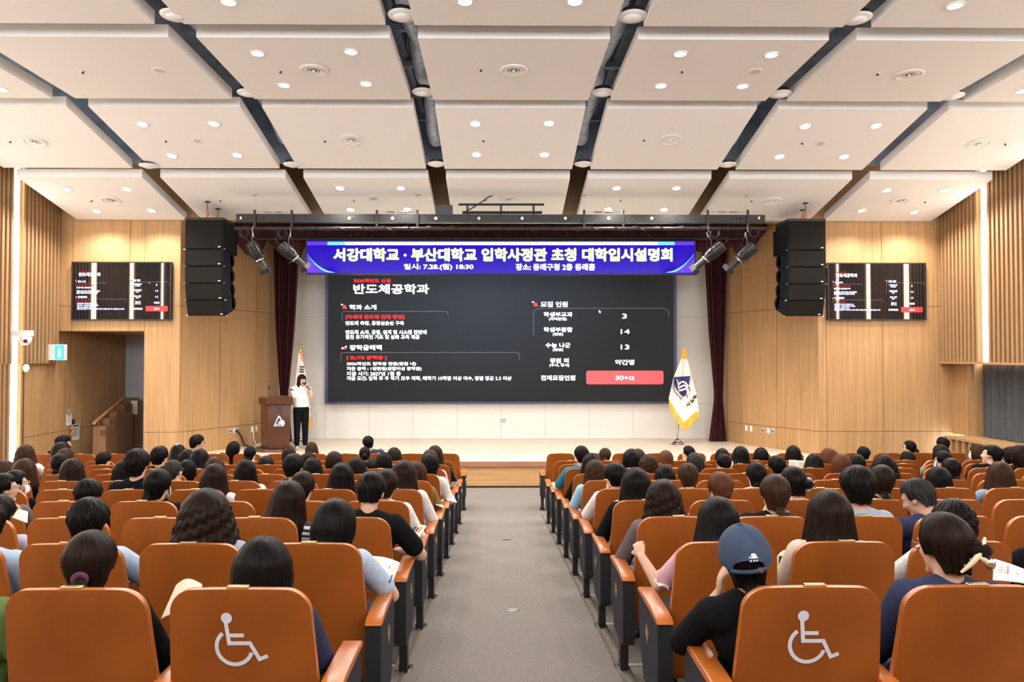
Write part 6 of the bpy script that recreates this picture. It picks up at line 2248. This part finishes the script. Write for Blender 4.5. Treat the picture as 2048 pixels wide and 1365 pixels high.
def cap_on(par, m, logo):
    vs, fs = [], []
    nt, nv = 48, 14
    for inner in (0, 1):
        for i in range(nv + 1):
            t = i / nv
            ang = math.radians(2 + 94 * t)
            for j in range(nt):
                th = 2 * math.pi * j / nt
                f = (1 + 0.010 * abs(math.sin(3 * th)) ** 0.5) * (0.97 if inner else 1)
                z = 0.020 + 0.122 * math.cos(ang) * f
                y = -0.010 + 0.122 * math.cos(th) * math.sin(ang) * f
                x = 0.101 * math.sin(th) * math.sin(ang) * f
                bk = max(0.0, -math.cos(th))
                if i >= nv - 5 and bk > 0.80:
                    z = max(z, 0.020 + 0.040 * ((bk - 0.80) / 0.2) ** 0.5 - 0.01)
                vs.append((x, y, z - 0.020 * t * (0.35 - math.cos(th) * 0.65)))
    N = (nv + 1) * nt
    for i in range(nv):
        for j in range(nt):
            j2 = (j + 1) % nt
            a, b2, c, d = i * nt + j, i * nt + j2, (i + 1) * nt + j2, (i + 1) * nt + j
            fs += [(a, d, c, b2), (N + a, N + b2, N + c, N + d)]
    for j in range(nt):
        j2 = (j + 1) % nt
        fs.append((nv * nt + j, N + nv * nt + j, N + nv * nt + j2, nv * nt + j2))
    fs.append(tuple(range(nt)))
    o = MB().add(vs, fs).obj('baseball_cap', m, par, smooth=True)
    mb = MB()
    rows = []
    for i in range(7):
        r = []
        for j in range(15):
            th = math.radians(-70 + 140 * j / 14)
            e = 0.066 * (i / 6) * math.cos(th) ** 0.7
            r.append((0.088 * math.sin(th), 0.012 + 0.100 * math.cos(th) + e, -0.006 - 0.012 * (i / 6) - 0.018 * (math.sin(th) ** 2)))
        rows.append(r)
    k = 15
    vv = [p for r in rows for p in r] + [(p[0], p[1], p[2] - 0.005) for r in rows for p in r]
    NN = 7 * k
    ff = []
    for i in range(6):
        for j in range(k - 1):
            a = i * k + j
            ff += [(a, a + 1, a + k + 1, a + k), (NN + a, NN + a + k, NN + a + k + 1, NN + a + 1)]
    for j in range(k - 1):
        a = 6 * k + j
        ff.append((a, a + 1, NN + a + 1, NN + a))
    mb.add(vv, ff).obj('brim', m, o, smooth=True)
    MB().ell((0, -0.010, 0.143), (0.011, 0.011, 0.006)).obj('top_button', m, o, smooth=True)
    st = MB()
    st.tube([(0.100 * math.sin(a), -0.010 - 0.121 * math.cos(a), -0.012 - 0.003 * math.cos(a)) for a in [math.radians(-40 + 80 * q_ / 12) for q_ in range(13)]], 0.009, 8)
    st.obj('back_strap', m, o, smooth=True)
    if logo:
        MB().box(0.030, 0.048, -0.130, -0.118, -0.022, -0.002).obj('buckle', M['brass'], o)
        lg = MB()
        for cx, cz, rx, rz in ((0.022, 0.058, 0.011, 0.010), (0.022, 0.051, 0.016, 0.004), (0.006, 0.054, 0.003, 0.003), (0.009, 0.040, 0.005, 0.004), (0.021, 0.039, 0.004, 0.004), (0.031, 0.038, 0.004, 0.005)):
            R0 = math.sqrt(max(0.01, 1 - ((cz - 0.02) / 0.122) ** 2))
            yy = -0.010 - 0.122 * R0 * math.sqrt(max(0.05, 1 - (cx / 0.101 / R0) ** 2))
            lg.ell((cx, yy + 0.000, cz - 0.012), (rx, 0.004, rz), None, 12, 8)
        lg.obj('embroidery', M['white_plastic'], o, smooth=True)
    return o

def person(p, idx):
    row, px, yt, hair, hc, shirt, yaw, pose, sleeve, nod, extras = p
    d = ROW_D[row] + 0.235
    tier = TIER_Z[row] if row < 10 else 0.03
    top = at(px, yt, d)
    side = 'left' if top.x < 0.1 else 'right'
    i = round((top.x - 1.068) / 0.55) if side == 'right' else round((-0.863 - top.x) / 0.55)
    sx = seat_x(side, max(0, i))
    z0 = tier + 0.375
    HT = 0.875
    s = max(0.88, min(1.0, (top.z - z0) / HT))
    dz = top.z - z0 - HT * s
    ox = sx + max(-0.07, min(0.07, (top.x - sx) * 0.5))
    tilt = math.asin(max(-0.3, min(0.3, (top.x - ox) / (0.80 * s))))
    rnd = random.Random(idx * 7 + 3)
    # the table gives each head's turn as seen from the back of the room; make it a turn about the seat's own axis
    seen = math.degrees(math.atan2(-top.x, d))
    qy = int(round((yaw + seen * (1.0 if abs(yaw) < 40 else 0.45)) / 12.0)) * 12
    qp = int(round(nod / 8.0)) * 8
    o = link('person', body_mesh(qy, qp, pose, 0.008 if pose in ('write', 'left_fist', 'chin', 'pray', 'left_rest', 'elbow_out', 'read') else 0.010))
    o.location = (ox, ROW_D[row] + 0.36, z0 + dz)
    o.rotation_euler = (0, tilt, 0)
    o.scale = (s, s, s)
    H = head_matrix(qy, qp)
    hs = 1.045 + rnd.uniform(-0.02, 0.04)
    h = link('hair', get_hair(hair, rnd.randint(0, 1) if hair in ('short', 'bob', 'long', 'crop') else 0), o)
    h.matrix_local = H @ Matrix.Diagonal((hs, hs, 1.0, 1.0))
    slot(h, 0, HC[hc])
    t = link('shirt', top_mesh(pose, sleeve), o)
    slot(t, 0, CC[shirt])
    tr = link('trousers', TROUS_ME, o)
    if idx % 3 == 1:
        slot(tr, 0, M['denim'])
    link('shoes', SHOES_ME, o)
    for e in extras.split():
        add_extra(e, o, h, H)
    rk, sd = aisle_rank(p)
    rw = 'front row' if row == 10 else ('back row' if row == 0 else ORD[row + 1] + ' row from back')
    what = '%s %s hair' % (HAIRW[hair], COLW[hc])
    if 'cap' in extras and 'clip' not in extras and 'crystal' not in extras:
        what = ('navy' if 'navy' in extras else 'white') + ' baseball cap'
    o['label'] = 'person, %s, %s top, %s from aisle, %s, %s' % (what, SHW.get(shirt, shirt), ORD[rk], rw, sd)
    o['category'] = 'person'
    o['group'] = 'seated audience'
    return o
AUD = {}
for idx, p in enumerate(PEOPLE):
    AUD[(p[0], p[1])] = person(p, idx)

# ---------------------------------------------------------------- the presenter
PH = Vector((0, 0.012, 1.530))
PN = Vector((0, -0.01, 1.42))
def presenter():
    H = head_matrix(22, 4, 0, PH, PN)
    mb = MB()
    mb.ell((0, 0, 0.90), (0.155, 0.11, 0.12), None, 20, 14)
    mb.ell((0, 0.0, 1.06), (0.125, 0.095, 0.15), None, 20, 14)
    mb.ell((0, 0.0, 1.22), (0.145, 0.10, 0.15), None, 20, 14)
    mb.cap((-0.125, -0.01, 1.345), 0.05, (0.125, -0.01, 1.345), 0.05, 16)
    for s in (-1, 1):
        mb.cap((s * 0.03, -0.01, 1.40), 0.038, (s * 0.13, -0.01, 1.365), 0.040, 14)
    head_prims(mb, H)
    mb.cap((0, -0.01, 1.36), 0.050, H @ Vector((0, -0.022, -0.06)), 0.046, 18)
    sr, er, wr_ = (0.155, -0.01, 1.345), (0.20, 0.03, 1.105), (0.265, 0.19, 1.265)
    sl, el, wl = (-0.155, -0.01, 1.345), (-0.205, 0.05, 1.12), (-0.125, 0.165, 1.335)
    mb.cap(sr, 0.044, er, 0.036, 16); mb.cap(er, 0.036, wr_, 0.024, 16)
    mb.cap(sl, 0.044, el, 0.036, 16); mb.cap(el, 0.036, wl, 0.024, 16)
    hand_prims(mb, wr_, (0.25, 0.25, 0.75), (-0.5, 0.75, 0.0), 1, 0.75)
    hand_prims(mb, wl, (0.38, -0.05, 0.80), (0.25, 0.8, 0.1), -1, 1.15)
    for s in (-1, 1):
        f = 0.03 * s
        mb.cap((s * 0.08, 0, 0.88), 0.085, (s * 0.085, 0.01 + f * .3, 0.47), 0.055, 16)
        mb.cap((s * 0.085, 0.01, 0.47), 0.053, (s * 0.09, -0.01, 0.09), 0.036, 16)
        mb.cap((s * 0.09, -0.03, 0.045), 0.034, (s * 0.10, 0.11, 0.028), 0.024, 12)
    me = solid(mb, 'person', SKIN_M(), 0.0062, 3)
    for m_ in SKIN_M():
        if m_.name not in [x.name for x in me.materials if x]:
            me.materials.append(m_)
    paint_head(me, H)
    o = link('person', me)
    p = at(601, 897, 16.0)
    o.location = (p.x + 0.01, 16.0, Z_STAGE)
    o.rotation_euler = (0, 0, math.radians(205))
    tag(o, 'person standing on stage in white blouse and black trousers, speaking into a microphone', 'person')
    v, u, f = hair_mesh('bob', 5, L_=0.165, off=0.017, wide=1.06, tuck=0.05, bangs=0.032, open_deg=50, flare=0.04)
    h = link('hair', finish_hair(v, u, f), o)
    h.matrix_local = H
    slot(h, 0, HC['darkbrown'])
    mb = MB()
    mb.lathe([(0.10, 0.925), (0.168, 0.93), (0.166, 0.98), (0.152, 1.08), (0.156, 1.18), (0.164, 1.27), (0.14, 1.34), (0.07, 1.39)], (0, 0, 0), 32)
    mb.v = [(x, y * 0.78, z) for x, y, z in mb.v]
    mb.cap((-0.12, -0.01, 1.345), 0.058, (0.12, -0.01, 1.345), 0.058, 16)
    for a, b_ in ((sr, er), (sl, el)):
        a, b_ = Vector(a), Vector(b_)
        mb.cap(a, 0.056, a.lerp(b_, 0.72), 0.054, 16)
    mb.lathe([(0.056, 1.385), (0.064, 1.40), (0.060, 1.415), (0.05, 1.41)], (0, -0.008, 0), 20)
    link('blouse', solid(mb, 'blouse', CC['white'], 0.009, 2), o)
    bt = MB()
    for k in range(5):
        bt.ell((0.0, (0.113, 0.128, 0.122, 0.119, 0.128)[k], 1.335 - 0.09 * k), (0.010, 0.006, 0.010), None, 10, 8)
    bt.obj('button', M['gold'], o, smooth=True)
    mb = MB()
    mb.ell((0, 0, 0.885), (0.166, 0.122, 0.115), None, 20, 14)
    for s in (-1, 1):
        mb.cap((s * 0.082, 0.002, 0.86), 0.096, (s * 0.087, 0.008, 0.46), 0.072, 16)
        mb.cap((s * 0.087, 0.008, 0.46), 0.072, (s * 0.09, -0.004, 0.115), 0.058, 16)
    link('trousers', solid(mb, 'trousers', CC['black'], 0.010, 2), o)
    mb = MB()
    for s in (-1, 1):
        mb.cap((s * 0.09, -0.035, 0.040), 0.040, (s * 0.102, 0.125, 0.030), 0.030, 12)
    link('shoes', solid(mb, 'shoes', CC['beige'], 0.009, 2), o)
    mic = thing('handheld_microphone', 'black handheld microphone in the presenter\'s raised hand', 'microphone', o.location, math.radians(205))
    a, b_ = Vector((-0.015, 0.145, 1.470)), Vector((-0.165, 0.185, 1.315))
    t = (b_ - a).normalized()
    MB().tube([a + t * 0.03, b_], [0.017, 0.013], 12).obj('handle', M['black'], mic, smooth=True)
    MB().ell(a + t * 0.012, (0.024, 0.024, 0.026)).obj('head', M['black_metal'], mic, smooth=True)
    rem = thing('remote_control', 'black slide remote in the presenter\'s hand beside the podium', 'remote', o.location, math.radians(205))
    MB().tube([(0.33, 0.275, 1.355), (0.215, 0.27, 1.315)], [0.013, 0.015], 10).obj('casing', M['black'], rem, smooth=True)
presenter()

# ---------------------------------------------------------------- papers, books, phones
def sheet(name, label, cat, pts, m, lines=None, lm=None, fold=0.0, group=None, pic=None):
    """pts: near-left, near-right, far-right, far-left corners in the place"""
    P = [Vector(q) for q in pts]
    c = sum(P, Vector()) / 4
    t = thing(name, label, cat, tuple(c), 0, group)
    n = (P[1] - P[0]).cross(P[3] - P[0]).normalized()
    K = 8
    vs, fs = [], []
    for dy in (0.0, -0.004):
        for i in range(K + 1):
            u = i / K
            bow = fold * math.sin(math.pi * u)
            for v in (0, 1):
                q = P[0].lerp(P[1], u).lerp(P[3].lerp(P[2], u), v)
                vs.append(q - c + n * (bow + dy))
    N = 2 * (K + 1)
    for i in range(K):
        a = 2 * i
        fs += [(a, a + 2, a + 3, a + 1), (N + a, N + a + 1, N + a + 3, N + a + 2), (a, N + a, N + a + 2, a + 2), (a + 1, a + 3, N + a + 3, N + a + 1)]
    fs += [(0, 1, N + 1, N), (2 * K, N + 2 * K, N + 2 * K + 1, 2 * K + 1)]
    MB().add(vs, fs).obj('pages', m, t)
    def patch(u0, u1, v0, v1):
        q = []
        for u, v in ((u0, v0), (u1, v0), (u1, v1), (u0, v1)):
            q.append(P[0].lerp(P[1], u).lerp(P[3].lerp(P[2], u), v) - c + n * (fold * math.sin(math.pi * u) + 0.0015))
        return q
    if lines:
        mb = MB()
        for r in lines:
            mb.add(patch(*r), [(0, 1, 2, 3)])
        mb.obj('print', lm or M['ink'], t)
    if pic:
        for nm, mm, rs in pic:
            mb = MB()
            for r in rs:
                mb.add(patch(*r), [(0, 1, 2, 3)])
            mb.obj(nm, mm, t)
    return t
def quad(px, ds):
    return [at(x, y, d) for (x, y), d in zip(px, ds)]
OR_ = mat('print_orange', (0.55, 0.22, 0.08), 0.7)
YE_ = mat('print_yellow', (0.72, 0.60, 0.22), 0.7)
sheet('magazine', 'open colour magazine held by the writing person beside the aisle', 'magazine', quad([(722, 1170), (782, 1172), (800, 1126), (745, 1113)], [3.62, 3.62, 3.92, 3.92]), M['paper'], [(0.25, 0.5, 0.4, 0.55), (0.55, 0.85, 0.3, 0.34), (0.55, 0.8, 0.45, 0.6)], M['grey_plastic'], 0.01,
      pic=[('picture', YE_, [(0.1, 0.32, 0.72, 0.92), (0.36, 0.9, 0.55, 0.7)]), ('illustration', OR_, [(0.3, 0.4, 0.35, 0.5), (0.7, 0.76, 0.62, 0.72)])])
w_ = quad([(779, 1165), (784, 1152)], [3.60, 3.66])
tag(MB().tube([w_[0], w_[1]], 0.005, 8).obj('pen', M['navy'], smooth=True), 'dark blue pen in the hand over the colour magazine', 'pen')
sheet('booklet', 'cream booklet with orange print on the seat arm beside the aisle', 'booklet', quad([(808, 1073), (838, 1076), (853, 1052), (828, 1050)], [5.16, 5.16, 5.40, 5.40]), M['cream_paper'], None, None, 0.004, pic=[('print', M['ink'], [(0.2, 0.4, 0.45, 0.8), (0.45, 0.6, 0.4, 0.75)]), ('picture', OR_, [(0.62, 0.85, 0.35, 0.85), (0.2, 0.55, 0.15, 0.3)])])
sheet('paper_sheet', 'white paper on the lap of the aisle seat left, sixth row', 'paper', quad([(872, 1010), (888, 1016), (880, 1002), (868, 1000)], [7.1, 7.1, 7.35, 7.35]), M['paper'], [(0.2, 0.8, 0.4, 0.46)])
sheet('paper_sheet', 'white paper sticking over the seat arm left of the aisle, seventh row', 'paper', quad([(893, 1000), (914, 1006), (907, 992), (892, 990)], [8.0, 8.0, 8.25, 8.25]), M['paper'], [(0.2, 0.8, 0.4, 0.46)])
ph = thing('phone', 'dark phone held up over the aisle seat arm, left block', 'phone', tuple(at(908, 970, 9.0)))
link('body', bevelled(MB().box(-0.035, 0.035, -0.05, 0.05, 0, 0.010), 'phone_body', M['grey_plastic'], 0.003, 1), ph)
MB().box(-0.031, 0.031, -0.046, 0.046, 0.0098, 0.0106).obj('screen', M['black'], ph)
ph.rotation_euler = (0.5, 0, -0.3)
sheet('paper_sheet', 'white sheets in the raised hand of the person in pink', 'paper', quad([(1318, 1172), (1338, 1180), (1346, 1130), (1302, 1150)], [3.62, 3.60, 3.80, 3.85]), M['paper'], [(0.3, 0.8, 0.5, 0.54)], None, 0.01)
sheet('notebook', 'small cream notebook held open over the aisle seat, right block', 'notebook', quad([(1228, 1020), (1246, 1010), (1242, 999), (1222, 1008)], [5.35, 5.35, 5.5, 5.5]), M['cream_paper'], None, None, 0.006)
sheet('open_book', 'open book with orange lines held up in the eighth row, right block', 'book', quad([(1578, 934), (1611, 937), (1612, 922), (1578, 920)], [9.1, 9.1, 9.13, 9.13]), M['paper'], [(0.08, 0.4, 0.3, 0.36), (0.08, 0.4, 0.55, 0.61), (0.6, 0.92, 0.3, 0.36), (0.6, 0.92, 0.55, 0.61)], OR_, -0.012)
sheet('booklet', 'cream booklet page curving up between the two left back-row seats', 'booklet', quad([(322, 1238), (402, 1238), (404, 1169), (352, 1171)], [2.70, 2.70, 2.86, 2.86]), M['cream_paper'], None, None, 0.03)
sheet('paper_sheet', 'large white printed sheet at the right edge behind the back-row seat', 'paper', quad([(1986, 1160), (2080, 1172), (2075, 1150), (1988, 1118)], [2.75, 2.75, 2.95, 2.90]), M['paper'], [(0.08, 0.28, 0.5, 0.53), (0.08, 0.3, 0.4, 0.43), (0.08, 0.22, 0.62, 0.65), (0.4, 0.6, 0.5, 0.53)], M['grey_plastic'], 0.004, pic=[('accent', M['red'], [(0.30, 0.32, 0.35, 0.8)])])
sheet('paper_sheet', 'small pale paper at the left edge beside the lilac shirt', 'paper', quad([(24, 1035), (55, 1046), (56, 1024), (37, 1018)], [4.5, 4.5, 4.62, 4.62]), M['cream_paper'])
# cream cloth bag beside the back rows
bg = thing('cloth_bag', 'cream cloth bag with black strap on the seat, right block second row', 'bag', tuple(at(1574, 1158, 3.75)))
bm_ = MB()
bm_.ell((0.0, 0.0, 0.02), (0.07, 0.05, 0.13), None, 18, 12)
bm_.obj('bag_body', M['cream_paper'], bg, smooth=True)
MB().tube([(-0.05, -0.045, 0.13), (-0.06, -0.06, 0.05), (-0.04, -0.065, -0.04), (-0.02, -0.06, -0.10)], 0.010, 8).obj('strap', M['black'], bg, smooth=True)
